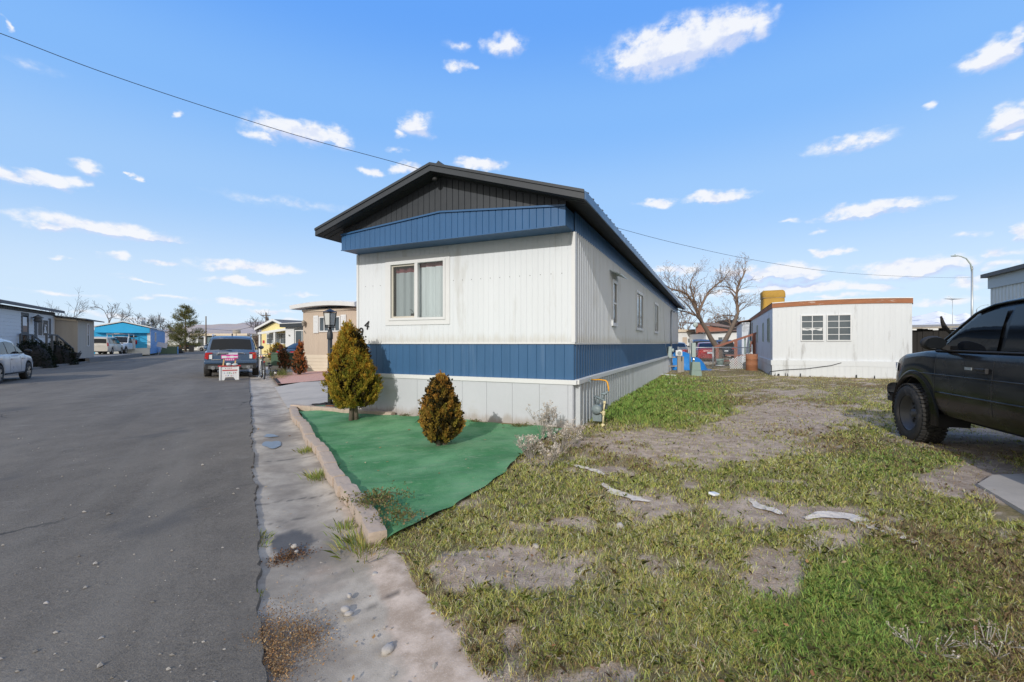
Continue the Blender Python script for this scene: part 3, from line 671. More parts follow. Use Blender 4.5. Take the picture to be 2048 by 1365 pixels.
for yy,dy in ((RF,-.02),(RB,.02)):
    fa=MB()
    for sgn in (-1,1):
        xe=cx+sgn*half
        fa.add([(cx,yy,zr+.012),(xe,yy,ze+.012),(xe,yy,ze-TH-.006),(cx,yy,zr-TH-.006),(cx,yy+dy,zr+.012),(xe,yy+dy,ze+.012),(xe,yy+dy,ze-TH-.006),(cx,yy+dy,zr-TH-.006)],[(0,1,2,3),(4,7,6,5),(0,4,5,1),(3,2,6,7),(1,5,6,2),(0,3,7,4)])
        fa.add([(cx,yy+dy,zr+.014),(xe,yy+dy,ze+.014),(xe,yy+dy,ze-.028),(cx,yy+dy,zr-.028),(cx,yy+dy*1.9,zr+.014),(xe,yy+dy*1.9,ze+.014),(xe,yy+dy*1.9,ze-.028),(cx,yy+dy*1.9,zr-.028)],[(0,1,2,3),(4,7,6,5),(0,4,5,1),(3,2,6,7),(1,5,6,2),(0,3,7,4)])
    fa.build('gable_fascia',M['charcoal'],H)
fe=MB()
for sgn in (-1,1):
    xe=cx+sgn*half; fe.box(min(xe,xe+sgn*.02),max(xe,xe+sgn*.02),RF,RB,ze-TH-.008,ze-.006)
fe.build('eave_fascia',M['blue_band'],H)
rc=MB(); rc.add([(cx-.2,RF+.22,zr-.055),(cx,RF+.22,zr+.135),(cx+.2,RF+.22,zr-.055),(cx-.2,RB-.3,zr-.055),(cx,RB-.3,zr+.135),(cx+.2,RB-.3,zr-.055)],[(0,1,2),(3,5,4),(0,3,4,1),(1,4,5,2)])
rc.build('ridge_cap',M['charcoal'],H)
sv=MB(); sv.ball((cx,-PB-.15,zr-TH-.10),(.05,.05,.035)); sv.build('gable_lamp',M['plastic'],H)
# front window
f=MB(); frame_box(f,front,wx0-.09,wx1+.09,wz0-.09,wz1+.09,.09,-.012,.014); fo=f.build('window',M['white_clean'],H)
f=MB(); frame_box(f,front,wx0,wx1,wz0,wz1,.045,-.05,.028); bxm(f,front,(wx0+wx1)/2-.035,(wx0+wx1)/2+.035,-.05,.026,wz0+.045,wz1-.045); f.build('frame',M['white_clean'],fo)
f=MB(); frame_box(f,front,wx0+.047,(wx0+wx1)/2-.036,wz0+.047,wz1-.047,.032,-.045,-.012); f.build('sash',pm('almond_sash',(.52,.49,.43),.5,.05,3),fo)
mgl,t,b=newmat('clear_pane'); b.inputs['Base Color'].default_value=(.55,.58,.6,1); b.inputs['Roughness'].default_value=.03
gl=t.n('ShaderNodeBsdfGlossy'); gl.inputs['Roughness'].default_value=.03; trn=t.n('ShaderNodeBsdfTransparent'); trn.inputs[0].default_value=(.86,.9,.9,1)
fr=t.n('ShaderNodeFresnel'); fr.inputs['IOR'].default_value=1.5; ms_=t.n('ShaderNodeMixShader'); ff=t.math('ADD',fr.outputs[0],.05); t.l(ff,ms_.inputs[0]); t.l(trn.outputs[0],ms_.inputs[1]); t.l(gl.outputs[0],ms_.inputs[2]); t.l(ms_.outputs[0],mgl.node_tree.nodes['Material Output'].inputs[0])
M['clear']=mgl
f=MB(); f.add([front(wx0+.04,-.03,wz0+.04),front(wx1-.04,-.03,wz0+.04),front(wx1-.04,-.03,wz1-.04),front(wx0+.04,-.03,wz1-.04)],[(0,1,2,3)]); f.build('pane',mgl,fo)
def curtain(a,b,z0,z1,d,amp,fold,mats,nm='curtain'):
    c=MB(); xs=np.linspace(a,b,60)
    def dd(x): return d+amp*math.sin(x*fold)+amp*.5*math.sin(x*fold*2.3+1)
    for k,(za,zb,mi) in enumerate(((z0,z1-.085,0),(z1-.085,z1,1))):
        c.sheet([[front(x,-dd(x),za) for x in xs],[front(x,-dd(x),zb) for x in xs]],mi)
    return c.build(nm,mats,fo)
M['curtain_shaded']=pm('curtain_shaded',(.40,.44,.46),.9,.12,3,(4,4,.4)); curtain(wx0+.06,-3.12,wz0+.03,wz1-.10,.115,.024,33,[M['curtain_shaded'],M['curtain_red']]); curtain(-3.10,wx1-.02,wz0+.03,wz1-.03,.10,.02,27,[M['curtain'],M['curtain_red']])  # left curtain greyed: the shade behind the sash is put into its colour
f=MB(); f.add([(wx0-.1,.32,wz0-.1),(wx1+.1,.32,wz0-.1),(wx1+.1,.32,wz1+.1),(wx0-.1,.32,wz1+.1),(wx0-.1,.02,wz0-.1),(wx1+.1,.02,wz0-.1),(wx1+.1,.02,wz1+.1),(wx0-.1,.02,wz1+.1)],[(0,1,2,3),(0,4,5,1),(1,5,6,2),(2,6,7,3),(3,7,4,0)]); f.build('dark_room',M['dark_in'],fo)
f=MB(); f.box(-3.21,-3.11,.045,.07,wz0+.05,wz0+.13); f.tube([(-3.15,.06,wz0+.13),(-3.19,.06,wz0+.19),(-3.24,.055,wz0+.21)],.004,5); f.build('small_display',M['plastic'],fo)
# house number
for ch,(px,py) in {'9':(722.5,664),'4':(733,650)}.items():
    tn=(px-U0)/F; tt=(.986-tn*7.117)/(.911+tn*.413); Yn=7.117+.413*tt; zn=EYE-(py-V0)/F*Yn
    t_=text('house_number',ch,.25,M['black'],H,(-tt,-.012,zn-.09),(math.pi/2,rad(12 if ch=='4' else 4),0),.006)
# side windows, awning, meter
for y0,y1,z0,z1,mu in ((2.71,3.21,1.80,2.80,(2.30,)),(5.92,7.2,1.80,2.92,()),(9.97,11.2,1.80,2.92,())):
    window(H,lambda y,d,z:(.016+d,y,z),y0,y1,z0,z1,.07,((y0+y1)/2,) if not mu else (),mu,out=.045)
aw=MB(); aw.add([(.02,2.55,2.98),(.02,3.35,2.98),(.25,3.35,2.88),(.25,2.55,2.88),(.02,2.55,2.955),(.02,3.35,2.955),(.25,3.35,2.86),(.25,2.55,2.86)],[(0,1,2,3),(4,7,6,5),(0,4,5,1),(3,2,6,7),(1,5,6,2),(0,3,7,4)])
aw.build('awning',M['pale_grey'],H)
mt=MB(); mt.tube([(.07,16.6,.2),(.07,16.6,3.0)],.035,8); mt.tube([(.07,16.6,3.0),(.1,16.6,3.07),(.16,16.7,3.05),(.2,16.75,2.98)],.045,8); mt.build('service_mast',M['galv'],H)
mt=MB(); mt.box(.03,.2,15.2,15.55,.75,1.28); mt.lathe([(.09,0),(.09,.07),(.06,.09)],(.2,15.37,1.1),14,'x'); mt.build('electric_meter',M['utilbox'],H,.01)
cb_=MB(); cb_.tube([(.04,13.3,2.6),(.05,13.5,1.9),(.06,13.9,1.3),(.08,14.6,.9)],.008,5); cb_.build('wall_cable',M['white_clean'],H); cb_=MB(); cb_.tube([(.03,8.2,2.2),(.035,8.3,1.6),(.04,8.35,1.45)],.006,5); cb_.build('wall_cable',M['white_clean'],H)
for k in range(24):
    xx=-W_+.2+k*.185
    if not (wx0-.15<xx<wx1+.15): scw=MB(); scw.ball((xx,-.004,2.55),(.007,.006,.007),0,6,4); scw.build('screw_head',M['trim_dark'],H)
# ---------------------------------------------------------------- weathered white home on the right
p=G(1545,751,.09)
B2=thing('mobile_home','weathered white mobile home with a peeling rust-brown roof band and gridded windows','mobile home',(p.x,p.y,0),HOMEROT)
W2,L2=4.57,20.0; top2=lambda x:3.13+.085*(1-((x-W2*.62)/(W2*.62))**2)*1.0-.02*x/W2
w_=MB(); panel(w_,0,W2,.72,lambda x:top2(x)-.2,.17,'v',.004,front); panel(w_,-L2,0,.72,2.95,.17,'v',.007,lambda x,d,z:(-d,-x,z),1); panel(w_,-L2,0,.72,2.95,.17,'v',.007,lambda x,d,z:(W2+d,-x,z),1); panel(w_,0,W2,.1,3.0,.2,'v',.007,backside(L2))
w_.build('wall',[M['oldwhite'],M['oldside']],B2)
b_=MB(); xs=np.linspace(-.02,W2+.02,24)
b_.sheet([[(x,-.03,top2(x)-.22) for x in xs],[(x,-.03,top2(x)-.03) for x in xs]],0,False); b_.sheet([[(x,-.0,top2(x)-.22) for x in xs],[(x,-.03,top2(x)-.22) for x in xs]],0,False)
for xx in (-.02,W2+.02): b_.add([(xx,-.03,2.9),(xx,L2,2.9),(xx,L2,3.09),(xx,-.03,3.09)],[(0,1,2,3)])
b_.build('roof_band',M['rust'],B2)
r_=MB(); r_.sheet([[(x,-.05,top2(x)+.0) for x in xs],[(x,L2+.05,top2(x)+.0) for x in xs]]); r_.sheet([[(x,-.05,top2(x)-.035) for x in xs],[(x,-.05,top2(x)) for x in xs]])
r_.build('roof',M['white_clean'],B2)
s_=MB(); panel(s_,-.03,W2+.03,-.1,.52,.19,'v',.008,lambda x,d,z:(x,-.09-d,z)); panel(s_,-L2,.09,-.1,.52,.19,'v',.008,lambda x,d,z:(-.05-d,-x,z)); panel(s_,-L2,.09,-.1,.52,.19,'v',.008,lambda x,d,z:(W2+.05+d,-x,z)); s_.box(-.06,W2+.05,-.10,-.001,.52,.73); s_.box(-.07,.0,.0,L2,.53,.72)
s_.build('skirting',M['oldwhite'],B2)
rg=random.Random(5)
for k in range(16):
    xx=rg.uniform(.05,W2-.05); wdt=rg.uniform(.012,.04)*(1 if rg.random()<.8 else 3); hh=rg.uniform(.04,.16)
    dm=MB(); dm.add([(xx-wdt,-.107,-.05),(xx+wdt,-.107,-.05),(xx+wdt*rg.uniform(.2,.9),-.107,hh+.05),(xx-wdt*rg.uniform(.0,.5),-.107,hh*.8+.07)],[(0,1,2,3)]); dm.build('skirting_gap',M['dark_in'],B2)
for a,b in ((1.0,1.80),(1.88,2.70)):
    f_=window(B2,front,a,b,1.52,2.58,.04,((a+b)/2,),(1.78,2.05,2.31),out=.045)
window(B2,leftside(0),1.0,1.75,1.48,2.55,.035,(1.38,),(1.75,2.02,2.28),out=.04,frame_m='utilbox')
for a,b in ((3.6,4.0),(7.0,7.4),(13.4,13.8)): window(B2,leftside(0),a,b,1.5,2.45,.035,(),(1.98,),out=.04,frame_m='utilbox')
tb=MB(); tb.sheet([[(x,-.018,2.02+.02*math.sin(x*19)) for x in np.linspace(1.06,1.74,14)],[(x,-.018,1.93+.06*float(vnoise(np.array([x*13]),np.array([2.]))[0])) for x in np.linspace(1.06,1.74,14)]],0,False); tb.build('torn_blind',M['white_clean'],B2)
d_=MB(); d_.box(-.03,.0,10.6,11.5,.75,2.75); d_.build('door',M['shed_tan'],B2)
ad=MB(); ad.box(-.55,-.06,12.2,L2,.1,2.85); ad.build('side_addition',M['oldside'],B2)
ar=MB(); ar.add([(-.75,12.0,2.86),(-.0,12.0,3.0),(-.0,L2,3.0),(-.75,L2,2.86),(-.75,12.0,2.9),(-.0,12.0,3.04),(-.0,L2,3.04),(-.75,L2,2.9)],[(0,1,2,3),(4,7,6,5),(0,4,5,1),(3,2,6,7),(1,5,6,2),(0,3,7,4)]); ar.build('addition_roof',M['rust'],B2)
c_=MB(); c_.tube([(-.18,-.14,.06),(-.1,-.13,.25),(.4,-.12,.33),(1.2,-.12,.40),(2.0,-.12,.54),(2.35,-.11,.66)],.012,6); c_.build('loose_cable',M['plastic'],B2)
# covered cooler on that roof
q=Vector((p.x,p.y,0))+HE*.75+HD*7.4
ck=thing('evaporative_cooler','roof cooler wrapped in a mustard canvas cover, on the weathered white home','roof cooler',(q.x,q.y,3.27),HOMEROT+.05)
c_=MB(); rows=[]
for z,k in ((-.12,1.0),(.1,1.0),(.4,.97),(.62,.95),(.66,.93),(.70,1.01),(.86,1.02),(1.02,1.0),(1.09,.9),(1.11,.5)):
    ring=[]
    for j in range(33):
        a=2*math.pi*j/32; c,s=math.cos(a),math.sin(a); e=.28
        x=math.copysign(abs(c)**e,c)*.56*k; y=math.copysign(abs(s)**e,s)*.56*k
        ring.append((x+.012*math.sin(9*z+j*.9),y+.012*math.sin(7*z+j*1.3),z+.01*math.sin(j*.8)*(z>.1)))
    rows.append(ring)
c_.sheet(rows); c_.add([(x,y,z) for x,y,z in rows[-1][:-1]],[tuple(range(32))]); c_.build('canvas_cover',M['tarp'],ck)
c_=MB(); c_.tube([(a*.565*.95,b*.565*.95,.68) for a,b in ((-1,-1),(1,-1),(1,1),(-1,1),(-1,-1))],.014,6); c_.build('tie_rope',M['wood'],ck)
# ---------------------------------------------------------------- tan home (95)
p=G(606,738,.12); T95=thing('mobile_home','tan mobile home with white shutters, rounded white roof and number 95','mobile home',(p.x,p.y,.05),HOMEROT)
Wt,Lt=3.62,16; Yt=p.y
w_=MB(); panel(w_,0,Wt,.78,3.02,.135,'v',.006,front); panel(w_,-Lt,0,0,3.02,.135,'v',.006,lambda x,d,z:(Wt+d,-x,z)); panel(w_,-Lt,0,0,3.02,.135,'v',.006,lambda x,d,z:(-d,-x,z)); w_.build('wall',M['tan'],T95)
s_=MB(); lap(s_,-.02,Wt+.02,-.05,.8,.17,lambda x,d,z:(x,-.02-d,z),0,.02); s_.build('skirting',M['cream'],T95)
s_=MB(); s_.box(2.25,2.75,-.06,-.03,.10,.52); s_.build('crawl_vent',M['dark_in'],T95)
s_=MB(); s_.box(2.2,2.8,-.09,-.04,.525,.575); s_.build('vent_hood',M['white_clean'],T95)
rw=lambda x: 3.13+.13*math.sin(math.pi*max(0,min(1,(x+.4)/(Wt+.8))))
xs=np.linspace(-.42,Wt+.28,20); r_=MB(); r_.sheet([[(x,-.45,rw(x)-.02) for x in xs],[(x,-.47,rw(x)+.17) for x in xs],[(x,-.30,rw(x)+.23) for x in xs],[(x,Lt,rw(x)+.23) for x in xs]],0,False)
r_.sheet([[(x,-.45,rw(x)-.02) for x in xs],[(x,Lt,rw(x)-.05) for x in xs]],0,False)
for xx in (xs[0],xs[-1]): r_.add([(xx,-.45,rw(xx)-.02),(xx,-.47,rw(xx)+.17),(xx,-.30,rw(xx)+.23),(xx,Lt,rw(xx)+.23),(xx,Lt,rw(xx)-.05)],[(0,1,2,3,4)])
r_.build('roof',M['white_clean'],T95)
fr_=MB(); fr_.box(0,Wt,-.06,-.01,2.99,3.1); fr_.build('eave_board',M['cream'],T95)
window(T95,front,1.16,1.86,1.95,2.72,.06,(1.51,),out=.05); window(T95,front,1.88,2.58,1.95,2.72,.06,(2.23,),out=.05)
for a in (.78,2.62):
    s_=MB(); s_.box(a,a+.34,-.05,-.01,1.9,2.78)
    for k in range(12): s_.box(a+.05,a+.29,-.062,-.05,1.95+k*.067,1.99+k*.067)
    s_.build('shutter',M['white_clean'],T95)
s_=MB(); s_.box(.16,.22,-.06,-.01,2.3,2.42); s_.lathe([(.02,-.12),(.07,-.06),(.09,.08),(.11,.10),(.03,.2)],(.2,-.14,2.36),8); s_.build('porch_lamp',M['wood'],T95)
text('house_number','9',.13,M['trim_dark'],T95,(.12,-.01,1.94),(math.pi/2,0,0)); text('house_number','5',.13,M['trim_dark'],T95,(.20,-.01,1.87),(math.pi/2,0,0))
s_=MB(); s_.box(Wt+.02,Wt+.4,.6,.75,0,2.95); s_.build('side_panel',M['redwood'],T95)
# ---------------------------------------------------------------- white home with black fascia (96)
p=G(570,712,.12); p=P(571,714,39); H96=thing('mobile_home','white mobile home with a flat black fascia and number 96','mobile home',(p.x,p.y,.08),HOMEROT)
w_=MB(); w_.box(0,4.2,0,14,0,2.75); w_.build('wall',M['white_clean'],H96); w_=MB(); w_.box(-.3,4.5,-.35,14.3,2.75,3.05,0); w_.build('roof',M['charcoal'],H96); w_=MB(); w_.add([(-.3,-.36,3.05),(4.5,-.36,3.05),(4.5,14,3.2),(-.3,14,3.12)],[(0,1,2,3)]); w_.bar((-.3,-.36,3.07),(4.5,-.36,3.13),.05,.05); w_.build('roof_edge',M['white_clean'],H96)
window(H96,front,1.2,2.9,1.2,2.5,.09,(2.05,),out=.05,frame_m='white_clean'); s_=MB(); frame_box(s_,front,1.1,3.0,1.1,2.6,.1,.0,.03); s_.build('window_surround',M['black'],H96)
text('house_number','96',.24,M['black'],H96,(.5,-.012,1.95),(math.pi/2,0,0))
# ---------------------------------------------------------------- yellow home with porch
p=P(523,713,46); YH=thing('mobile_home','yellow gabled mobile home with a white open porch','mobile home',(p.x,p.y,.1),HOMEROT)
w_=MB(); w_.prism([(0,.55),(4.4,.55),(4.4,2.8),(2.2,3.55),(0,2.8)],0,14,'y'); w_.build('wall',M['yellow_house'],YH)
w_=MB(); w_.box(-.03,4.43,-.03,14,0,.55); w_.build('skirting',M['yellow_house'],YH)
r_=MB()
for sg in (-1,1):
    r_.add([(2.2,-.4,3.66),(2.2+sg*2.65,-.4,2.74),(2.2+sg*2.65,14.3,2.74),(2.2,14.3,3.66),(2.2,-.4,3.76),(2.2+sg*2.65,-.4,2.84),(2.2+sg*2.65,14.3,2.84),(2.2,14.3,3.76)],[(0,1,2,3),(4,7,6,5),(0,4,5,1),(3,2,6,7),(1,5,6,2),(0,3,7,4)])
r_.build('roof',M['roof_grey'],YH)
r_=MB()
for sg in (-1,1): r_.bar((2.2,-.44,3.70),(2.2+sg*2.68,-.44,2.77),.06,.2)
r_.build('bargeboard',M['white_clean'],YH)
r_=MB(); r_.add([(1.2,-1.3,2.2),(5.6,-1.3,2.62),(5.6,0,2.75),(1.2,0,2.45),(1.2,-1.3,2.42),(5.6,-1.3,2.84),(5.6,0,2.95),(1.2,0,2.65)],[(0,1,2,3),(4,7,6,5),(0,4,5,1),(3,2,6,7),(1,5,6,2),(0,3,7,4)]); r_.build('porch_roof',M['white_clean'],YH)
for xx in (1.4,3.5,5.3):
    r_=MB(); r_.box(xx-.1,xx+.1,-1.25,-1.08,0,2.3+.1*xx*.9); r_.build('post',M['white_clean'],YH)
window(YH,front,.8,3.9,1.25,2.35,.09,(1.7,2.8),(1.85,),out=.05)
for xx in (.35,4.1):
    r_=MB(); r_.box(xx-.13,xx+.13,-.04,-.0,1.35,1.65); r_.build('wall_plaque',M['redprint'],YH)
# ---------------------------------------------------------------- left lap-sided home
LH=thing('mobile_home','white lap-sided mobile home with dark trim, porch stair and shuttered window','mobile home',R(45.15,12.15,.05),ROADROT)
# local: x along the road (away), y to the left (n)
w_=MB(); sd=lambda x,d,z:(x,-d,z)
lap(w_,-20,0,.5,3.42,.215,sd); w_.box(-.02,0,.0,4.5,.3,3.4); w_.build('wall',M['grey_siding'],LH)
w_=MB(); w_.box(-20,0,.03,4.4,-.1,.5); w_.build('skirting',M['grey_siding'],LH)
w_=MB(); w_.box(-.14,.02,-.03,.02,.4,3.42); w_.build('corner_trim',M['white_clean'],LH)
w_=MB(); panel(w_,-20,.05,3.38,3.62,.22,'t',.03,lambda x,d,z:(x,-.02-d,z)); w_.build('frieze_band',M['trim_dark'],LH)
w_=MB(); w_.add([(-20.3,-.45,3.6),(.5,-.45,3.6),(.5,2.2,4.2),(-20.3,2.2,4.2),(-20.3,-.45,3.78),(.5,-.45,3.78),(.5,2.2,4.36),(-20.3,2.2,4.36)],[(0,1,2,3),(4,7,6,5),(0,4,5,1),(3,2,6,7),(1,5,6,2),(0,3,7,4)]); w_.add([(-20.3,2.2,4.36),(.5,2.2,4.36),(.5,4.9,3.7),(-20.3,4.9,3.7)],[(0,1,2,3)]); w_.build('roof',M['roof_grey'],LH)
w_=MB(); w_.ball((-7.3,.6,4.05),(.18,.18,.12)); w_.build('roof_vent',M['white_clean'],LH)
d_=MB(); frame_box(d_,sd,-5.55,-4.45,1.05,3.32,.1,0,.03); d_.build('door_frame',M['trim_dark'],LH)
d_=MB(); bxm(d_,sd,-5.45,-4.55,-.01,.02,1.06,3.22); do=d_.build('door',M['glass'],LH); d_=MB(); frame_box(d_,sd,-5.44,-4.56,1.07,3.21,.07,.021,.03); bxm(d_,sd,-5.37,-4.63,.021,.03,2.0,2.1); d_.build('door_frame',M['trim_dark'],do); d_=MB(); bxm(d_,sd,-5.35,-4.75,.021,.026,2.5,3.05); d_.build('door_notice',M['signwhite'],do)
window(LH,sd,-3.15,-1.15,1.85,3.05,.07,(-2.2,),out=.05)
for a in (-3.55,-1.12):
    d_=MB(); bxm(d_,sd,a,a+.38,.0,.045,1.75,3.15); d_.build('shutter',M['trim_dark'],LH)
d_=MB(); d_.lathe([(.04,-.2),(.20,-.12),(.22,.0),(.16,.05),(.3,.12),(.08,.26),(.03,.32)],(-3.95,-.3,2.95),8); d_.build('porch_lamp',M['trim_dark'],LH)
d_=MB(); d_.box(-2.0,-1.75,-.065,-.05,2.15,2.55); d_.ball((-1.87,-.07,2.62),.07); d_.prism([(-2.12,2.1),(-1.62,2.1),(-1.87,2.5)],-.075,-.055,'y'); d_.build('window_ornament',M['white_clean'],LH)
st=thing('porch_stair','dark timber stair with sloping handrails leading up to the lap-sided home','stair',R(45.15,12.15,.05),ROADROT)
s_=MB(); s_.box(-6.1,-4.3,-1.3,-.06,.86,.96); s_.build('landing',M['trim_dark'],st)
for k in range(5):
    s_=MB(); s_.box(-4.3+k*.62,-3.68+k*.62,-1.25,-.1,.70-k*.17,.76-k*.17); s_.build('tread',M['trim_dark'],st)
for yy in (-1.3,-.15):
    s_=MB(); s_.bar((-4.3,yy,1.92),(-1.1,yy,1.0),.06,.09); s_.bar((-6.1,yy,1.95),(-4.3,yy,1.92),.06,.09); s_.bar((-4.3,yy,1.5),(-1.1,yy,.6),.05,.06)
    for xx,zz in ((-6.1,1.95),(-5.2,1.93),(-4.3,1.92),(-2.7,1.45),(-1.1,1.0)): s_.box(xx-.05,xx+.05,yy-.05,yy+.05,-.1,zz)
    s_.build('handrail',M['trim_dark'],st)
# shed
SH=thing('shed','tan panelled shed with a sloping roof and one narrow window, beside the lap-sided home','shed',R(45.25,10.9,.25),ROADROT)
w_=MB(); w_.add([(0,0,0),(4.15,0,0),(4.15,2.9,0),(0,2.9,0),(0,0,2.98),(4.15,0,2.98),(4.15,2.9,3.3),(0,2.9,3.3)],[(0,1,2,3),(0,1,5,4),(1,2,6,5),(2,3,7,6),(3,0,4,7)])
for k in range(5): w_.box(-.012,-.001,.55*k+.3,.55*k+.33,.02,3.0)
w_.build('wall',M['shed_tan'],SH)
w_=MB(); w_.add([(-.25,-.5,2.96),(5.6,-.35,2.96),(4.6,3.1,3.36),(-.25,3.1,3.36),(-.25,-.5,3.04),(5.6,-.35,3.04),(4.6,3.1,3.44),(-.25,3.1,3.44)],[(0,1,2,3),(4,7,6,5),(0,4,5,1),(3,2,6,7),(1,5,6,2),(0,3,7,4)]); w_.build('roof',M['roof_grey'],SH)
w_=MB(); w_.bar((-.06,.05,2.88),(-.06,2.85,3.2),.03,.16); w_.build('gable_board',pm('pale_board',(.55,.47,.36),.8,.1),SH)
window(SH,sd,2.2,2.75,.95,2.75,.06,(),(1.85,),out=.04)
# bright blue home
p=P(300,709,53); BH=thing('mobile_home','bright blue gabled mobile home with white corner boards','mobile home',(p.x,p.y,.15),ROADROT+rad(2.5))
# local x: away along the road, y: left.  near gable faces the camera at x=0
w_=MB(); w_.prism([(0,.75),(4.8,.75),(4.8,3.1),(2.4,3.7),(0,3.1)],0,.02,'x',0)
near=lambda y,d,z:(-d,y,z); lap(w_,.0,4.8,.75,2.5,.22,near,0,.02); w_.build('gable_wall',M['cyan_house'],BH)
w_=MB(); lap(w_,.02,17,.05,3.08,.22,lambda x,d,z:(x,-d,z),0,.02); w_.build('side_wall',M['cyan_side'],BH)
w_=MB(); w_.add([(-.5,-.2,3.1),(17.3,-.2,3.1),(17.3,2.4,3.76),(-.5,2.4,3.76),(-.5,5.0,3.1),(17.3,5.0,3.1),(-.5,-.2,3.22),(17.3,-.2,3.22),(17.3,2.4,3.88),(-.5,2.4,3.88),(-.5,5.0,3.22),(17.3,5.0,3.22)],[(0,1,2,3),(3,2,5,4),(6,9,8,7),(9,10,11,8),(0,3,9,6),(3,4,10,9),(0,6,7,1)]); w_.build('roof',M['white_clean'],BH)
w_=MB(); w_.prism([(0,2.5),(4.8,2.5),(4.8,3.05),(2.4,3.64),(0,3.05)],-.45,-.03,'x'); w_.build('gable_band',M['cyan_house'],BH)
w_=MB(); w_.box(-.1,0,-.05,.25,.7,3.1); w_.box(-.06,.0,.02,4.8,-.05,.72); w_.build('corner_board',M['white_clean'],BH)
w_=MB(); w_.box(-.05,-.021,1.2,1.9,2.0,2.15); w_.build('wall_lamp',M['black'],BH)
w_=MB(); w_.box(.6,12,4.85,7.6,0,2.75); w_.build('side_annex',M['cyan_house'],BH); w_=MB(); w_.box(.5,12.1,4.9,7.7,2.75,2.87); w_.build('annex_roof',M['white_clean'],BH)
window(BH,lambda x,d,z:(x,-.02-d,z),4.4,5.6,1.5,2.7,.1,(5.0,),(),out=.05)
for xx in (.6,2.2,8.5):
    w_=MB(); w_.lathe([(.1,0),(.1,.55),(.16,.56),(.16,.7),(.04,.78)],(xx,.8,3.3),10); w_.build('flue',M['galv'],BH)
w_=MB(); w_.box(17.3,19,.4,2,.0,1.3); w_.build('side_unit',M['teal'],BH)
# far slate home + pale one
p=P(392,697,92); FH=thing('mobile_home','distant slate-grey home with white trim and a flat roof, at the end of the road','mobile home',(p.x,p.y,0),rad(-4))
w_=MB(); w_.box(2.2,11,0,10,.2,3.0); w_.build('wall',M['teal'],FH); w_=MB(); w_.box(-4.8,2.0,1.5,10,0,2.7); w_.build('pale_wing',M['white'],FH); w_=MB(); w_.box(-.2,1.9,.8,1.45,.1,2.6); w_.build('entry_porch',M['trim_dark'],FH)
w_=MB(); w_.box(-.8,11.4,-.6,10.3,3.0,3.45); w_.build('roof',M['cream'],FH); w_=MB(); w_.box(2.0,2.35,-.4,-.02,0,3.0); w_.build('corner_post',M['white_clean'],FH)
window(FH,front,4.4,7.2,1.35,2.7,.18,(),out=.06); w_=MB(); w_.lathe([(.75,0),(.75,.75),(.5,.9)],(6.6,3,3.45),12); w_.build('roof_cooler',M['wood'],FH)
p=P(335,697,95); FW=thing('garden_wall','pale low building wall behind the pine at the far bend','wall',(p.x,p.y,0),rad(-3)); w_=MB(); w_.box(0,6.2,0,5,0,2.0); w_.build('wall',M['white'],FW); w_=MB(); w_.box(-.1,6.3,-.1,5.1,2.0,2.15); w_.build('coping',M['white_clean'],FW)
# ---------------------------------------------------------------- homes behind the yard
p=P(1290,706,52); K1=thing('mobile_home','white home with tan shutters behind the blue tarp','mobile home',(p.x,p.y,.1),rad(-2))
w_=MB(); w_.box(0,6.65,0,12,0,2.65); w_.build('wall',M['white_clean'],K1); w_=MB(); w_.box(-.2,6.85,-.25,12.2,2.65,2.95); w_.build('roof',M['cream'],K1)
window(K1,front,4.85,5.35,1.35,1.95,.07,(),out=.05); window(K1,front,5.5,6.0,1.35,1.95,.07,(),out=.05)
for a in (4.3,6.05):
    w_=MB(); w_.box(a,a+.5,-.05,-.01,1.25,2.05); w_.build('shutter',M['tan'],K1)
p=P(1412,708,46); K2=thing('mobile_home','white home with a brown gabled roof behind the bare yard tree','mobile home',(p.x,p.y,.1),rad(-6))
w_=MB(); w_.prism([(0,0),(3.6,0),(3.6,2.55),(0,2.35)],0,9,'y'); w_.build('wall',M['white_clean'],K2)
r_=MB(); r_.add([(-.4,-.4,2.42),(4.2,-.4,2.68),(4.4,9,3.2),(-.5,9,3.0)],[(0,1,2,3)]); r_.add([(-.7,1.6,3.5),(1.2,1.0,3.15),(4.0,1.5,2.9),(4.2,10,3.9),(-.7,10,4.0)],[(0,1,2,3,4)]); r_.build('roof',pm('brown_roof',(.24,.15,.10),.85,.2,2),K2)
r_=MB(); r_.prism([(-.6,2.4),(3.6,2.6),(1.0,3.12),(-.6,3.4)],1.3,1.4,'y'); r_.build('gable',M['redwood'],K2)
window(K2,front,1.1,2.2,.95,2.05,.1,(1.65,),(1.55,),out=.05); w_=MB(); w_.box(2.85,3.35,-.04,-.0,.2,1.75); w_.build('door',M['wood'],K2)
s_=MB(); s_.lathe([(.03,0),(.2,.04),(.28,.1)],(-.75,.9,3.3),14,'y'); s_.tube([(-.75,1.0,2.5),(-.75,.95,3.3)],.03,6); s_.build('satellite_dish',M['utilbox'],K2)
# right edge: grey-white home behind the black truck
p=P(1981,742,13.5); K3=thing('mobile_home','tall pale grey ribbed home at the right edge behind the black truck','mobile home',(p.x,p.y,.05),rad(-24.4))
w_=MB(); panel(w_,0,9,0,3.02,.17,'c',.02,lambda x,d,z:(d*.0-d,-0+x-9,z)); panel(w_,0,5,0,3.02,.17,'c',.02,lambda x,d,z:(x,-d,z)); w_.box(.01,5,-9,-.05,0,3.0); w_.build('wall',M['pale_grey'],K3)
w_=MB(); w_.box(-.05,.0,-9,.03,3.02,3.36); w_.box(0,5,-9,.05,3.02,3.36); w_.build('fascia_band',pm('blue_grey_band',(.33,.40,.44),.5,.08),K3)
w_=MB(); w_.box(-.18,5.1,-9.1,.12,3.36,3.47); w_.build('roof',M['trim_dark'],K3)
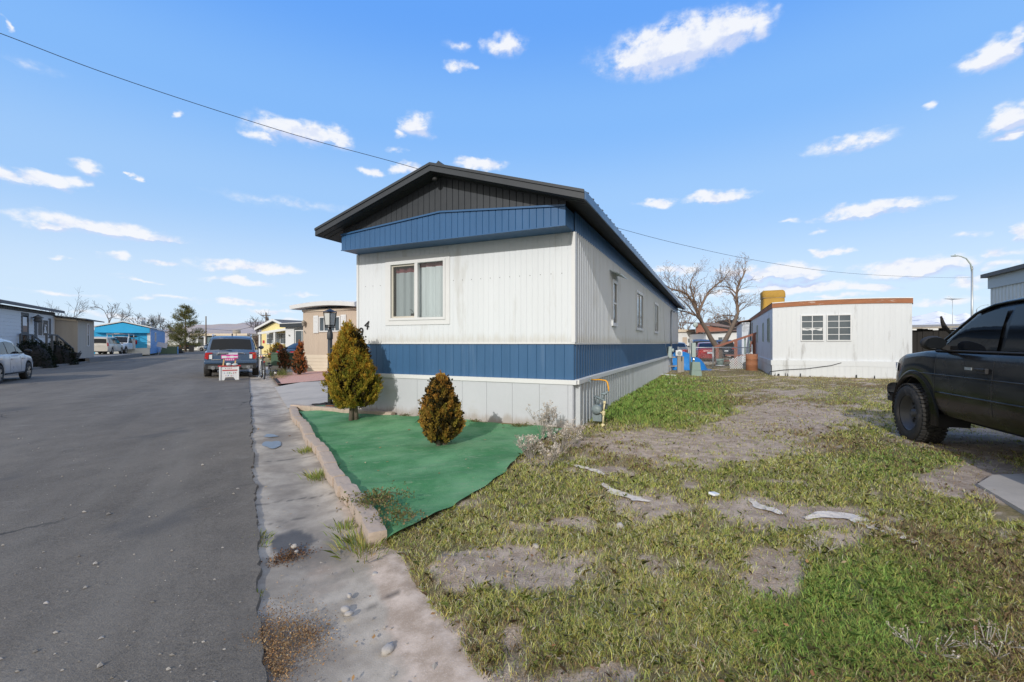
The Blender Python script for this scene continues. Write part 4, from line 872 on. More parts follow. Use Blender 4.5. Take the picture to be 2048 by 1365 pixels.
# black timber lean-to and white building beyond
p=P(1823,720,19.0); DS=thing('shed','blackened plank shed with a sagging roof, right of the weathered white home','shed',(p.x,p.y,0),rad(-14))
for k in range(15):
    pass
w_=MB()
for k in range(16): w_.box(k*.19,k*.19+.18,-.02-.012*(k%3),.0,0,1.98+.03*((k*7)%4))
w_.box(0,3.04,.002,2.5,0,1.95); w_.build('plank_wall',M['wood_dark'],DS)
w_=MB(); w_.add([(-.25,-.3,2.03),(3.3,-.3,2.12),(3.3,2.7,2.25),(-.25,2.7,2.2),(-.25,-.3,2.10),(3.3,-.3,2.2),(3.3,2.7,2.33),(-.25,2.7,2.28)],[(0,1,2,3),(4,7,6,5),(0,4,5,1),(3,2,6,7),(1,5,6,2),(0,3,7,4)]); w_.build('roof',M['wood'],DS)
p=P(1822,692,48); WB=thing('warehouse','long white corrugated building beyond the plank shed','building',(p.x,p.y,0),rad(4))
w_=MB(); panel(w_,-6,16,0,lambda x:3.3-.06*x if x>0 else 3.3,.4,'t',.04,front); w_.box(-6,16,.05,12,0,2.2); w_.build('wall',M['white_clean'],WB); w_=MB(); w_.add([(-6.2,-.15,3.35),(0,-.15,3.38),(16.2,-.15,2.36),(16.2,12,3.0),(-6.2,12,3.9)],[(0,1,2,3,4)]); w_.build('roof',M['galv'],WB)
# ================================================================ VEHICLES
FR=[0,.10,.30,.55,.80,.94,1.0]; YF=[.95,.985,1.0,1.0,.985,.965,.93]
class Car:
    def __init__(s, name, label, cat, loc, rz, sp, group=None):
        s.sp=sp; s.root=thing(name,label,cat,loc,rz,group); r=s.root
        g=sp.get; s.w=sp['w']; s.xR=sp['xR']; s.xF=sp['xF']; s.mid=(s.xR+s.xF)/2; s.half=(s.xF-s.xR)/2
        P_=sp['paint']; ra=sp['ra']; rw=sp['rw']
        arch=[]
        for a in (sp['axr'],sp['axf']): arch += list(a+ra*np.cos(np.linspace(0,math.pi,17)))+[a-ra-.002,a+ra+.002]
        xs=np.unique(np.round(np.concatenate([np.linspace(s.xR,s.xF,46),arch,[s.xR+.03,s.xR+.08,s.xF-.03,s.xF-.08]]),4)); xs=xs[(xs>=s.xR)&(xs<=s.xF)]
        rows=[]
        for x in xs:
            zl,zt,w=s.zlow(x),s.ztop(x),s.wx(x); h=[]
            for f,yf in zip(FR,YF): h.append((x,w*yf,zl+(zt-zl)*f))
            for k in (.86,.6,.3): h.append((x,w*k,zt+.035*(1-(k/.93)**2)))
            rows.append(h+[(x,0,zt+.035)]+[(a,-b,c) for a,b,c in h[::-1]])
        m=MB(); m.sheet(rows)
        for e,q in ((rows[0],0),(rows[-1],1)): m.add(e,[tuple(range(len(e)))])
        ro=sp['roof']; s.hmax=max(z for x,z in ro)-s.ztop(s.mid); gx=np.unique(np.concatenate([np.linspace(ro[0][0],ro[-1][0],40),[q[0] for q in ro]])); rows=[]
        for x in gx:
            hb,yt,zb,zr=s.gh(x); h=[(x,hb,zb-.03),(x,hb*.45+yt*.55+.012*min(1,(zr-zb)*3),zb*.45+zr*.55),(x,yt,zr-.03*min(1,(zr-zb)*5)),(x,yt*.93,zr+.0),(x,yt*.5,zr+.022)]
            rows.append(h+[(x,0,zr+.03)]+[(a,-b,c) for a,b,c in h[::-1]])
        m.sheet(rows); s.body=m.build('body',P_,r)
        u=MB(); u.box(s.xR+.18,s.xF-.2,-.60*s.w,.60*s.w,sp['sill']-.02,sp['sill']+.5); u.build('underbody',M['plastic'],r)
        # wheels
        for a in (sp['axr'],sp['axf']):
            for sg in (-1,1): s.wheel(a,sg,rw,sp.get('ww',.22),sp.get('wy',s.w-.01),sp.get('rim','rim'),sp.get('tread',False))
        # side windows
        for nm,lst in (('side_window',sp['win']),):
            for xa,xb in lst:
                for sg in (-1,1):
                    q=MB(); lo=[];hi=[]
                    for x in np.linspace(xa,xb,12):
                        hb,yt,zb,zr=s.gh(x); H=max(zr-zb,1e-3)
                        f0=min(.08,.03/H); f1=max(f0+.01,1-.10/max(H,.11)) if H>.16 else f0+.01
                        pt=lambda f:(x,sg*(hb*(1-f)+yt*f+.010+.022*min(1,H*3)*math.sin(math.pi*min(1,f))),zb+(zr-zb)*f)
                        lo.append(pt(f0)); hi.append(pt(f1))
                    mids=[tuple((a[i]+b[i])/2+(.008*sg if i==1 else 0) for i in range(3)) for a,b in zip(lo,hi)]
                    q.sheet([lo,mids,hi]); q.build(nm,M['glass'],r)
        for nm,i,j,a,b in sp['screens']:
            (x0,z0),(x1,z1)=ro[i],ro[j]; q=MB(); rows=[]; L=math.hypot(x1-x0,z1-z0); nx,nz=(z1-z0)/L,(x1-x0)/L
            if nz<0: nx,nz=-nx,-nz
            if nm=='rear_window': nx=-abs(nx)
            else: nx=abs(nx)
            for f in np.linspace(a,b,8):
                x=x0+(x1-x0)*f; hb,yt,zb,zr=s.gh(x); yy=yt-.075; row=[]
                for k in np.linspace(-1,1,11): row.append((x+nx*.014,yy*k,zr+nz*.014+.03*(1-k*k)))
                rows.append(row)
            q.sheet(rows); q.build(nm,M['glass'],r)
        for nm,mt_,end,z0,z1,y0,wrap in sp.get('lamps',()):
            for sg in (-1,1):
                q=MB(); xe=s.xR if end=='r' else s.xF; dr=1 if end=='r' else -1
                pts=[]
                for y in np.linspace(y0,.86*s.w*.985,4): pts.append((xe-dr*.014,y))
                for d in (.03,.08,.16,wrap): pts.append((xe+dr*d, None))
                lo=[];hi=[]
                for x,y in pts:
                    if y is None: lo.append((x,sg*(s.sy(x,z0)+.012),z0)); hi.append((x,sg*(s.sy(x,z1)+.012),z1))
                    else: lo.append((x,sg*y,z0)); hi.append((x,sg*y,z1))
                q.sheet([lo,hi]); q.build(nm,M[mt_],r)
        if sp.get('mirror'):
            x=sp['mirror']; hb,yt,zb,zr=s.gh(x)
            for sg in (-1,1):
                q=MB(); q.ball((x,sg*(s.w+.11),zb+.10),(.07,.12,.09)); q.bar((x+.02,sg*(s.w-.09),zb+.04),(x,sg*(s.w+.06),zb+.08),.04,.03); q.build('mirror',sp.get('mirmat',P_),r)
        for x in sp.get('seams',()):
            for sg in (-1,1):
                q=MB(); zs=np.linspace(s.zlow(x)+.05,s.ztop(x),9); q.tube([(x,sg*(s.sy(x,z)-.001),z) for z in zs],.005,5); q.build('door_seam',M['black'],r)
        for x,z in sp.get('handles',()):
            for sg in (-1,1):
                q=MB(); yy=sg*(s.sy(x,z)+.012); q.box(x-.09,x+.09,yy-.018,yy+.018,z-.022,z+.022); q.build('door_handle',sp.get('hmat',P_),r,.006)
    def wx(s,x):
        t=(x-s.mid)/s.half; return s.w*(1-.03*t*t-.12*abs(t)**10)
    def ztop(s,x): return float(np.interp(x,[p[0] for p in s.sp['top']],[p[1] for p in s.sp['top']]))
    def zlow(s,x):
        sp=s.sp; z=sp['sill']+sp.get('lift_end',.06)*max(0,(abs((x-s.mid)/s.half)-.75)/.25)
        for a in (sp['axr'],sp['axf']):
            d=abs(x-a)
            if d<=sp['ra']: z=max(z,sp.get('rz',sp['rw'])+math.sqrt(max(0,sp['ra']**2-d*d)))
        return min(z,s.ztop(x)-.05)
    def sy(s,x,z):
        zl,zt=s.zlow(x),s.ztop(x); return s.wx(x)*float(np.interp((z-zl)/(zt-zl),FR,YF))
    def gh(s,x):
        ro=s.sp['roof']; zr=float(np.interp(x,[p[0] for p in ro],[p[1] for p in ro])); zb=min(s.ztop(x),zr); hb=.915*s.wx(x)
        yt=hb*(1-(1-s.sp.get('wr',.80))*max(0,(zr-zb))/s.hmax); return hb,yt,zb,zr
    def wheel(s,x,sg,R_,w,y,rim,tread):
        c=(x,sg*(y-w/2),s.sp.get('rz',R_))
        t=MB(); h=w/2; t.lathe([(.60*R_,-h*.9),(.72*R_,-h),(.92*R_,-h*.96),(.985*R_,-h*.75),(R_,-h*.4),(R_,h*.4),(.985*R_,h*.75),(.92*R_,h*.96),(.72*R_,h),(.60*R_,h*.9)],c,40,'y',0,True,False,False)
        if tread:
            for k in range(44):
                a=2*math.pi*k/44; ca,sa=math.cos(a),math.sin(a); 
                for j,(yy,ww) in enumerate(((-.36,.16),(-.12,.18),(.13,.18),(.37,.16))):
                    aa=a+(.07 if j%2 else 0); rot=Matrix.Rotation(-aa,3,'Y')
                    t.obox((c[0]+math.cos(aa)*(R_+.004),c[1]+yy*w,c[2]+math.sin(aa)*(R_+.004)),(.018,w*ww*1.15,.034),rot)
        o=t.build('wheel',M['rubber'],s.root); q=MB(); ys=sg
        if rim=='steel':
            pf=[(.60*R_,h*.86),(.57*R_,h*.80),(.54*R_,h*.25),(.40*R_,h*.05),(.30*R_,h*.25),(.14*R_,h*.30),(.13*R_,h*.55),(.02,h*.58)]
        else: pf=[(.62*R_,h*.93),(.58*R_,h*.88),(.56*R_,h*.45),(.16*R_,h*.45),(.15*R_,h*.75),(.02,h*.78)]
        q.lathe([(a,b*ys) for a,b in pf],c,28,'y',1 if rim!='steel' else 0,True,False,True)
        if rim!='steel':
            for k in range(s.sp.get('spokes',5)*2):
                a=2*math.pi*k/(s.sp.get('spokes',5)*2)+(.12 if k%2 else -.12)
                q.bar((c[0]+.10*R_*math.cos(a),c[1]+ys*h*.76,c[2]+.10*R_*math.sin(a)),(c[0]+.585*R_*math.cos(a),c[1]+ys*h*.84,c[2]+.585*R_*math.sin(a)),.022,.045*R_/.35)
        else:
            for k in range(8):
                a=2*math.pi*k/8; q.lathe([(.045*R_,0),(.04*R_,.012*ys)],(c[0]+.43*R_*math.cos(a),c[1]+ys*h*.10,c[2]+.43*R_*math.sin(a)),8,'y',1)
            for k in range(5):
                a=2*math.pi*k/5; q.lathe([(.03*R_,0),(.025*R_,.03*ys)],(c[0]+.21*R_*math.cos(a),c[1]+ys*h*.28,c[2]+.21*R_*math.sin(a)),6,'y')
        q.build('rim',[M[ 'rimdark' if rim=='steel' else 'rim'],M['black']],o)
def facing(v): return math.atan2(v[1],v[0])
# ---- blue sport-utility parked at the kerb
pb=paint('slate_blue_paint',(.050,.092,.165),.28,.6)
c0=G(463,753); ax=Vector((c0.x,c0.y,0)); fl=ROADROT-rad(1.0); hd=Vector((math.cos(fl),math.sin(fl),0)); lf=Vector((-hd.y,hd.x,0))
loc=ax+hd*1.51-lf*.03
sp=dict(w=1.0,xR=-2.50,xF=2.55,axr=-1.51,axf=1.51,rw=.385,ra=.44,sill=.34,lift_end=.10,paint=pb,top=[(-2.50,.98),(-2.42,1.10),(-1.5,1.13),(1.0,1.13),(1.3,1.12),(2.2,1.02),(2.5,.86),(2.55,.75)],
 roof=[(-2.40,1.10),(-1.98,1.66),(-1.75,1.715),(-.6,1.74),(.25,1.70),(1.25,1.12)],wr=.80,win=[(-1.9,-.75),(-.68,.18),(.26,.95)],screens=[('rear_window',0,1,.10,.86),('windscreen',4,5,.08,.92)],
 lamps=[],mirror=.75,seams=(-.7,.25),handles=((-.5,.98),(.45,.98)),hmat=pb,ww=.25,wy=1.0)
C1=Car('parked_car','slate-blue sport utility vehicle seen from behind, parked at the kerb beside the bicycle','car',loc,fl,sp); r=C1.root
x0=-2.515
for sg in (-1,1):
    q=MB(); 
    def lampz(pts): q.add([(x0-.012,sg*y,z) for y,z in pts]+[(x0+.05,sg*y,z) for y,z in pts],[tuple(range(len(pts))),tuple(range(2*len(pts)-1,len(pts)-1,-1))]+[(i,(i+1)%len(pts),(i+1)%len(pts)+len(pts),i+len(pts)) for i in range(len(pts))])
    lampz([(.87,1.05),(.66,1.05),(.64,1.01),(.74,1.0),(.78,.95),(.78,.79),(.85,.77),(.885,.9)])
    lo=[(x,sg*(C1.sy(x,.80)+.012),.80) for x in (-2.49,-2.45,-2.38,-2.28)]; hi=[(x,sg*(C1.sy(x,1.04)+.012),1.04) for x in (-2.49,-2.45,-2.38,-2.28)]; q.sheet([lo,hi]); q.build('tail_lamp',M['redlamp'],r)
    q=MB(); q.box(x0-.016,x0+.02,sg*.705-.05,sg*.705+.05,.79,.96); q.build('reverse_lamp',M['headlamp'],r)
    q=MB(); q.lathe([(.075,-.06),(.075,.05),(.06,.05),(.058,-.02)],(x0-.02,sg*.62,.43),14,'x'); q.build('exhaust_tip',M['chrome'],r)
    q=MB(); q.box(x0-.02,x0+.03,sg*.62-.14,sg*.62+.14,.60,.64); q.build('reflector',M['redlamp'],r)
    q=MB(); q.tube([(-1.75,sg*.70,1.72),(-1.6,sg*.70,1.79),(.0,sg*.72,1.80),(.3,sg*.72,1.73)],.022,6); q.build('roof_rail',M['chrome'],r)
q=MB(); q.box(x0-.03,x0+.08,-.90,.90,.36,.58); q.box(x0-.045,x0+.02,-.75,.75,.38,.50); q.build('lower_bumper',M['plastic'],r,.02)
q=MB(); q.box(x0-.05,x0+.05,-.93,.93,.59,.72); q.build('bumper',pb,r,.03)
for sg in (-1,1):
    q=MB(); q.add([(x0-.05,sg*.80,.39),(x0-.05,sg*.42,.37),(x0-.05,sg*.34,.50),(x0-.05,sg*.78,.52),(x0-.0,sg*.80,.39),(x0,sg*.42,.37),(x0,sg*.34,.50),(x0,sg*.78,.52)],[(0,1,2,3),(0,4,5,1),(1,5,6,2),(2,6,7,3),(3,7,4,0)]); q.build('skid_trim',M['trim_dark'],r)
q=MB(); q.box(x0-.035,x0+.02,-.43,.43,1.005,1.035); q.bar((x0-.03,-.43,1.02),(x0-.015,-.50,.96),.02,.035); q.bar((x0-.03,.43,1.02),(x0-.015,.50,.96),.02,.035); co_=q.build('tailgate_bar',M['chrome'],r,.006)
q=MB(); q.box(x0-.008,x0+.01,.36,.68,.745,.775); q.build('badge',M['chrome'],r)
q=MB(); q.box(x0-.014,x0+.01,-.16,.16,.83,.97); q.build('licence_plate',M['plate'],r)
q=MB(); q.tube([(-2.46,-.02,1.13),(-2.44,.25,1.16),(-2.41,.42,1.17)],.012,5); q.build('rear_wiper',M['black'],r)
q=MB(); q.ball((-1.6,0,1.80),(.09,.03,.05)); q.build('roof_antenna',M['black'],r)
# ---- silver crossover on the left
psv=paint('silver_white_paint',(.50,.51,.53),.3,.5)
cw=G(55,759.5); fl=ROADROT+rad(1.5); hd=Vector((math.cos(fl),math.sin(fl),0)); lf=Vector((-hd.y,hd.x,0)); loc=Vector((cw.x,cw.y,0))+lf*.82-hd*1.31
sp=dict(w=.88,xR=-2.1,xF=2.08,axr=-1.31,axf=1.31,rw=.345,ra=.40,sill=.30,paint=psv,top=[(-2.1,.85),(-2.0,1.0),(-1,1.03),(.8,1.02),(1.0,1.0),(1.75,.90),(2.0,.76),(2.08,.62)],roof=[(-2.02,1.0),(-1.75,1.38),(-1.3,1.53),(-.3,1.60),(.35,1.53),(1.12,1.0)],wr=.78,win=[(-1.55,-.55),(-.48,.25),(.32,.85)],screens=[('rear_window',0,1,.1,.9),('windscreen',4,5,.06,.94)],
 lamps=[('headlamp','headlamp','f',.62,.78,.5,.45),('tail_lamp','redlamp','r',.75,.92,.5,.3)],mirror=.72,mirmat=M['black'],seams=(-.5,.5),handles=((-.3,.86),(.7,.86)),spokes=5)
C2=Car('parked_car','silver-white crossover nosing in from the left edge, in shade by the lap-sided home','car',loc,fl,sp)
for sg in (-1,1):
    q=MB()
    for a in (-1.31,1.31): q.tube([(a+.41*math.cos(t_),sg*(C2.sy(a,.6)+.004),.345+.41*math.sin(t_)) for t_ in np.linspace(0,math.pi,14)],.022,5)
    q.tube([(x,sg*(C2.sy(x,.34)+.0),.34) for x in np.linspace(-.88,.88,8)],.03,5); q.build('wheel_arch_trim',M['plastic'],C2.root)
# ---- gold minivan
pg=paint('pale_gold_paint',(.50,.47,.42),.35,.4); hdv=Vector((-.47,.883,0)); fl=facing(hdv); 
p=P(211,708.5,46.5); loc=Vector((p.x,p.y,.31))
sp=dict(w=.97,xR=-2.6,xF=2.55,axr=-1.5,axf=1.6,rw=.34,ra=.40,sill=.28,paint=pg,top=[(-2.6,.9),(-2.5,1.05),(1.3,1.05),(1.7,1.0),(2.3,.85),(2.55,.62)],roof=[(-2.52,1.05),(-2.3,1.62),(-2.0,1.76),(-.2,1.78),(.6,1.68),(1.75,1.02)],wr=.82,win=[(-2.1,-1.0),(-.9,.05),(.15,1.1)],screens=[('rear_window',0,1,.12,.88),('windscreen',4,5,.06,.94)],lamps=[('tail_lamp','redlamp','r',.85,1.20,.78,.2),('headlamp','headlamp','f',.6,.75,.55,.4)],mirror=1.1,seams=(-.95,.1),handles=((-.75,.85),(.3,.85)))
C3=Car('parked_van','pale gold minivan parked on the raised lot beside the tan shed','minivan',loc,fl,sp)
# ---- white utility truck
pw=paint('fleet_white_paint',(.62,.67,.74),.35,.4); p=P(243,711,51); fl=facing((.42,-.907)); loc=Vector((p.x,p.y,.2))
sp=dict(w=1.0,xR=-.55,xF=2.9,axr=-1.6,axf=1.95,rw=.42,ra=.5,sill=.55,paint=pw,top=[(-.55,1.25),(1.1,1.27),(1.4,1.25),(2.7,1.18),(2.85,1.05),(2.9,.8)],roof=[(-.5,1.27),(-.42,1.9),(-.1,2.0),(.45,1.97),(1.2,1.26)],wr=.84,win=[(-.4,.85)],screens=[('windscreen',3,4,.06,.94)],lamps=[('headlamp','headlamp','f',.85,1.08,.6,.2)],mirror=.95,mirmat=M['black'],seams=(-.3,.95),rim='rim',wy=1.0,ww=.26)
C4=Car('utility_truck','white service truck with cabinets and a ladder rack beside the gold minivan','truck',loc,fl,sp); r=C4.root
q=MB(); q.box(-3.4,-.65,-1.03,-.55,.55,1.75); q.box(-3.4,-.65,.55,1.03,.55,1.75); q.box(-3.4,-.65,-.55,.55,.7,.95); q.build('service_body',pw,r,.02)
q=MB(); q.box(2.88,2.97,-.62,.62,.72,1.12); q.box(2.9,3.08,-1.0,1.0,.42,.66); q.tube([(3.05,-.7,.5),(3.15,-.7,1.15),(3.15,.7,1.15),(3.05,.7,.5)],.04,6); q.build('grille',M['plastic'],r)
q=MB()
for sg in (-1,1):
    q.tube([(-3.3,sg*.95,2.28),(1.1,sg*.95,2.28)],.04,6)
    for xx in (-3.2,-1.8,-.6,1.0): q.tube([(xx,sg*.95,1.7 if xx<-.5 else 1.3),(xx,sg*.95,2.28)],.035,6)
for xx in (-3.2,-1.8,-.6,.4,1.0): q.tube([(xx,-.95,2.28),(xx,.95,2.28)],.03,6)
q.build('ladder_rack',M['galv'],r)
q=MB(); q.box(-3.0,.8,-.4,-.36,2.32,2.4); q.box(-3.0,.8,.0,.04,2.32,2.4)
for k in range(12): q.box(-2.9+k*.31,-2.86+k*.31,-.36,.0,2.34,2.38)
q.build('ladder',M['wood'],r)
q=MB(); q.lathe([(.09,-.2),(.09,.2),(.03,.28)],(-.9,1.08,1.35),10); q.build('fire_extinguisher',M['redlamp'],r)
# ---- distant vehicles
def small_suv(label,pt,fl,paintm,scale=1,tall=True,name='parked_car'):
    sp=dict(w=.93,xR=-2.3,xF=2.3,axr=-1.35,axf=1.4,rw=.36,ra=.42,sill=.32,paint=paintm,top=[(-2.3,.85),(-2.2,1.05),(1.0,1.05),(1.2,1.03),(2.0,.93),(2.3,.68)],roof=[(-2.22,1.05),(-1.95,1.55),(-1.5,1.70),(-.2,1.72),(.4,1.64),(1.25,1.04)],wr=.8,win=[(-1.75,-.6),(-.5,.3),(.4,.95)],screens=[('rear_window',0,1,.1,.9),('windscreen',4,5,.06,.94)],lamps=[('tail_lamp','redlamp','r',.85,1.0,.5,.25),('headlamp','headlamp','f',.65,.8,.5,.3)],mirror=.8,mirmat=M['black'])
    if not tall: sp.update(top=[(-2.4,.75),(-2.35,.95),(-1.6,1.0),(.9,.98),(1.1,.96),(2.0,.82),(2.35,.6)],xR=-2.4,xF=2.35,roof=[(-1.95,.99),(-1.2,1.38),(-.7,1.45),(.1,1.45),(.35,1.41),(1.2,.95)],win=[(-1.2,-.35),(-.28,.85)],rw=.33,ra=.38,sill=.25,lamps=[('tail_lamp','redlamp','r',.68,.88,.42,.35),('headlamp','headlamp','f',.6,.74,.5,.35)],screens=[('rear_window',0,1,.1,.95),('windscreen',4,5,.06,.94)])
    c=Car(name,label,'car',pt,fl,sp); q=MB(); q.box(sp['xR']-.03,sp['xR']+.02,-.17,.17,.62,.75); q.build('licence_plate',M['plate'],c.root); q=MB(); q.box(sp['xR']-.05,sp['xR']+.1,-.8,.8,sp['sill']+.02,sp['sill']+.22); q.build('bumper',M['plastic'] if tall else paintm,c.root,.02); return c
pdk=paint('midnight_paint',(.015,.017,.026),.25,.7,amt=.1)
p=P(371,699.5,88); small_suv('small dark sport utility vehicle far down the road in front of the pine',(p.x,p.y,0),ROADROT,pdk)
pwh=paint('pearl_white_paint',(.66,.65,.62),.3,.5,amt=.1)
p=P(424,701,84); small_suv('distant white sedan parked in front of the slate-grey home',(p.x,p.y,0),facing((-1,.12)),pwh,tall=False)
p=P(573,716,28.5); loc=Vector((p.x,p.y,.05))+HD*2.0+HE*.35; c=small_suv('dark sedan parked nose-in behind the green cabinet beside the tan home',loc,math.pi/2-HA,pdk,tall=False)
q=MB(); q.box(-2.44,-2.38,-.55,.55,.84,.9); q.build('chrome_strip',M['chrome'],c.root)
prd=paint('red_paint',(.33,.012,.02),.28,.7,amt=.15)
p=P(1417,730,33.0); c=small_suv('red car seen from behind, parked beyond the chain-link fence',(p.x+.8,p.y+2,.05),math.pi/2-rad(20),prd,tall=False)
p=P(1404,725,38.5); small_suv('black sport utility vehicle parked just beyond the red car',(p.x+.6,p.y+2,.05),math.pi/2-rad(16),pdk)
p=P(1450,722,43); small_suv('dark car half hidden by the forked tree trunk',(p.x,p.y+1,.05),math.pi/2-rad(12),pdk)
pgy=paint('grey_blue_paint',(.14,.17,.22),.3,.5); p=P(1361,722,38); small_suv('grey-blue car showing between the meter post and the blue tarp',(p.x,p.y+1,.05),math.pi/2-rad(20),pgy,tall=False)
# ---- black lifted truck, right foreground
pk=pm('dusty_black_paint',(.005,.005,.006),.25,.10,1.5,coat=.25,spec=.15,stain=(.055,.052,.048),stain_amt=.35,stain_lo=.46,stain_sc=(1.6,1.6,4.5))
th=rad(19); hd=Vector((math.sin(th),math.cos(th),0)); rt=Vector((math.cos(th),-math.sin(th),0))
fc=Vector((.885*6.2,6.2,0)); axf=fc+rt*.95
loc=axf-hd*1.415
sp=dict(w=.90,xR=-2.45,xF=2.22,axr=-1.415,axf=1.415,rw=.395,rz=.43,ra=.50,sill=.50,lift_end=.1,paint=pk,top=[(-2.45,1.15),(-2.3,1.27),(-.5,1.28),(.95,1.29),(1.2,1.29),(1.8,1.235),(2.08,1.17),(2.18,1.08),(2.22,.95)],
 roof=[(-2.38,1.27),(-2.1,1.78),(-1.8,1.85),(-.5,1.88),(.10,1.855),(.33,1.80),(1.12,1.29)],wr=.83,win=[(-2.0,-1.25),(-1.13,-.22),(-.12,.98)],screens=[('rear_window',0,1,.1,.9),('windscreen',5,6,.08,.93)],
 lamps=[('headlamp','headlamp','f',.98,1.10,.5,.24),('tail_lamp','redlamp','r',.85,1.15,.65,.2)],ww=.30,wy=.97,rim='steel',tread=True,seams=(-.17,.90))
C5=Car('parked_truck','dusty black lifted sport utility truck with wide off-road tyres, at the right edge','truck',(loc.x,loc.y,.03),math.pi/2-th,sp); r=C5.root
for sg in (-1,1):
    q=MB(); x=.80; yb=sg*.86
    q.ball((x-.12,sg*1.01,1.395),(.075,.125,.088),0,14,9); q.bar((x-.06,sg*.80,1.32),(x-.10,sg*.95,1.36),.07,.06); q.build('mirror',M['plastic'],r)
    q=MB(); rows=[[(x-.12-.074,sg*(1.01+.105*math.cos(a)),1.395+.072*math.sin(a)) for a in np.linspace(0,2*math.pi,17)],[(x-.12-.079,sg*1.01,1.395)]*17]; q.sheet(rows); q.build('mirror_glass',M['glass'],r)
    for a in (-1.415,1.415):
        q=MB(); rows=[[],[],[]]
        for t_ in np.linspace(-.15,math.pi+.15,26):
            cx_,sz=math.cos(t_),math.sin(t_); xx=a+.50*cx_; zz=.43+.50*sz; x2=a+.60*cx_; z2=.43+.60*sz
            yb=C5.w*.985
            rows[0].append((xx,sg*(yb-.02),zz)); rows[1].append((a+.515*cx_,sg*(yb+.045),.43+.515*sz)); rows[2].append((x2,sg*(yb-.004),z2))
        q.sheet(rows); q.build('fender_flare',pk,r)
        q=MB(); rows=[[],[]]
        for t_ in np.linspace(-.2,math.pi+.2,20): 
            rows[0].append((a+.505*math.cos(t_),sg*.88,.43+.505*math.sin(t_))); rows[1].append((a+.505*math.cos(t_),sg*.52,.43+.505*math.sin(t_)))
        q.sheet(rows); q.build('wheel_well',M['plastic'],r)
    for x,z in ((-.02,1.09),(-1.05,1.09)):
        q=MB(); yy=C5.sy(x,z); q.box(x-.085,x+.085,sg*(yy+.008)-.02,sg*(yy+.008)+.02,z-.03,z+.03); q.build('door_handle',M['plastic'],r,.008)
        q=MB(); q.box(x-.075,x+.075,sg*(yy+.03)-.008,sg*(yy+.03)+.008,z+.004,z+.026); q.build('handle_grip',pk,r,.004)
    q=MB(); q.box(.17,.29,sg*(C5.sy(.2,1.1))-.006,sg*(C5.sy(.2,1.1))+.006,1.09,1.12); q.build('badge',M['galv'],r)
    q=MB(); q.tube([(x,sg*(C5.sy(x,.78)+.002),.78) for x in np.linspace(-.88,.86,14)],.012,6); q.build('body_moulding',pk,r)
    q=MB(); q.tube([(x,sg*(C5.sy(x,1.0)+.0),1.0) for x in np.linspace(-2.2,1.3,20)],.008,6); q.build('body_crease',pk,r)
    q=MB(); q.tube([(x,sg*(C5.gh(x)[0]+.012),C5.gh(x)[2]+.012) for x in np.linspace(-2.0,1.0,14)],.012,6); q.build('window_seal',M['plastic'],r)
    q=MB(); q.tube([(x,sg*(C5.gh(x)[1]+.012),C5.gh(x)[3]-.035) for x in np.linspace(-2.0,.30,14)]+[(x,sg*(C5.gh(x)[1]+.015),C5.gh(x)[3]-.02) for x in np.linspace(.40,1.05,6)],.016,6); q.build('roof_gutter',pk,r)
q=MB(); rows=[]
for z,d in ((.60,.0),(.63,.05),(.70,.07),(.76,.05),(.79,0)):
    row=[]
    for y in np.linspace(-1,1,21): row.append((2.22+d+.06*(1-abs(y)**4)-.22*max(0,abs(y)-.86)/.14,y*.94,z))
    rows.append(row)
q.sheet(rows); q.build('bumper',pm('worn_chrome',(.55,.56,.58),.22,.15,6,coat=.6),r)
q=MB(); q.box(2.05,2.21,-.88,.88,.52,.64); q.build('valance',M['plastic'],r)
q=MB(); q.box(2.2,2.235,-.48,.48,.90,1.07); q.build('grille',M['plastic'],r)
q=MB(); q.lathe([(.19,-.012),(.19,.012),(.165,.012),(.165,-.012)],(0,0,0),24,'x'); q.bar((0,-.165,0),(0,.165,0),.03,.03)
o=q.build('steering_wheel',M['plastic'],r); o.location=(.55,.38,1.28); o.rotation_euler=(0,rad(-25),0)
q=MB(); q.box(-2.3,2.0,-.42,.42,.36,.50); q.box(1.33,1.5,-.8,.8,.38,.48); q.box(-1.5,-1.33,-.8,.8,.38,.48); q.build('chassis',M['plastic'],r)
# ================================================================ PLANTS
def rnd(n,a,b): return np.random.uniform(a,b,n)
def unit(v): return v/np.maximum(np.linalg.norm(v,axis=-1,keepdims=True),1e-9)
def sprays(P0, D, n_each, length, width, spread, cols, seed, jit=.35, up=0.):
    """leafy sprays: at every anchor P0 (N,3) with direction D (N,3), n_each diamond leaves"""
    rs=np.random.RandomState(seed); N=len(P0); k=n_each
    t=rs.rand(N,k,1); base=P0[:,None]+D[:,None]*t*length*rs.uniform(.7,1.3,(N,1,1))
    d=unit(D[:,None]+rs.normal(0,spread,(N,k,3))+np.array([0,0,up])); base=base+rs.normal(0,.25*length*spread,(N,k,3))
    side=unit(np.cross(d,rs.normal(0,1,(N,k,3)))); l=(.35+.5*rs.rand(N,k,1))*length*.55; w=width*(.6+.8*rs.rand(N,k,1))
    V=np.stack([base,base+d*l*.5+side*w,base+d*l,base+d*l*.5-side*w],2).reshape(-1,4,3)
    c=cols[rs.randint(0,len(cols),(N,1))]*np.ones((N,k,1)); c=c*(1+rs.normal(0,jit*.6,(N,k,1)))*(1+rs.normal(0,jit*.35,(N,1,1)))
    return V,np.clip(c.reshape(-1,3),.004,.9)
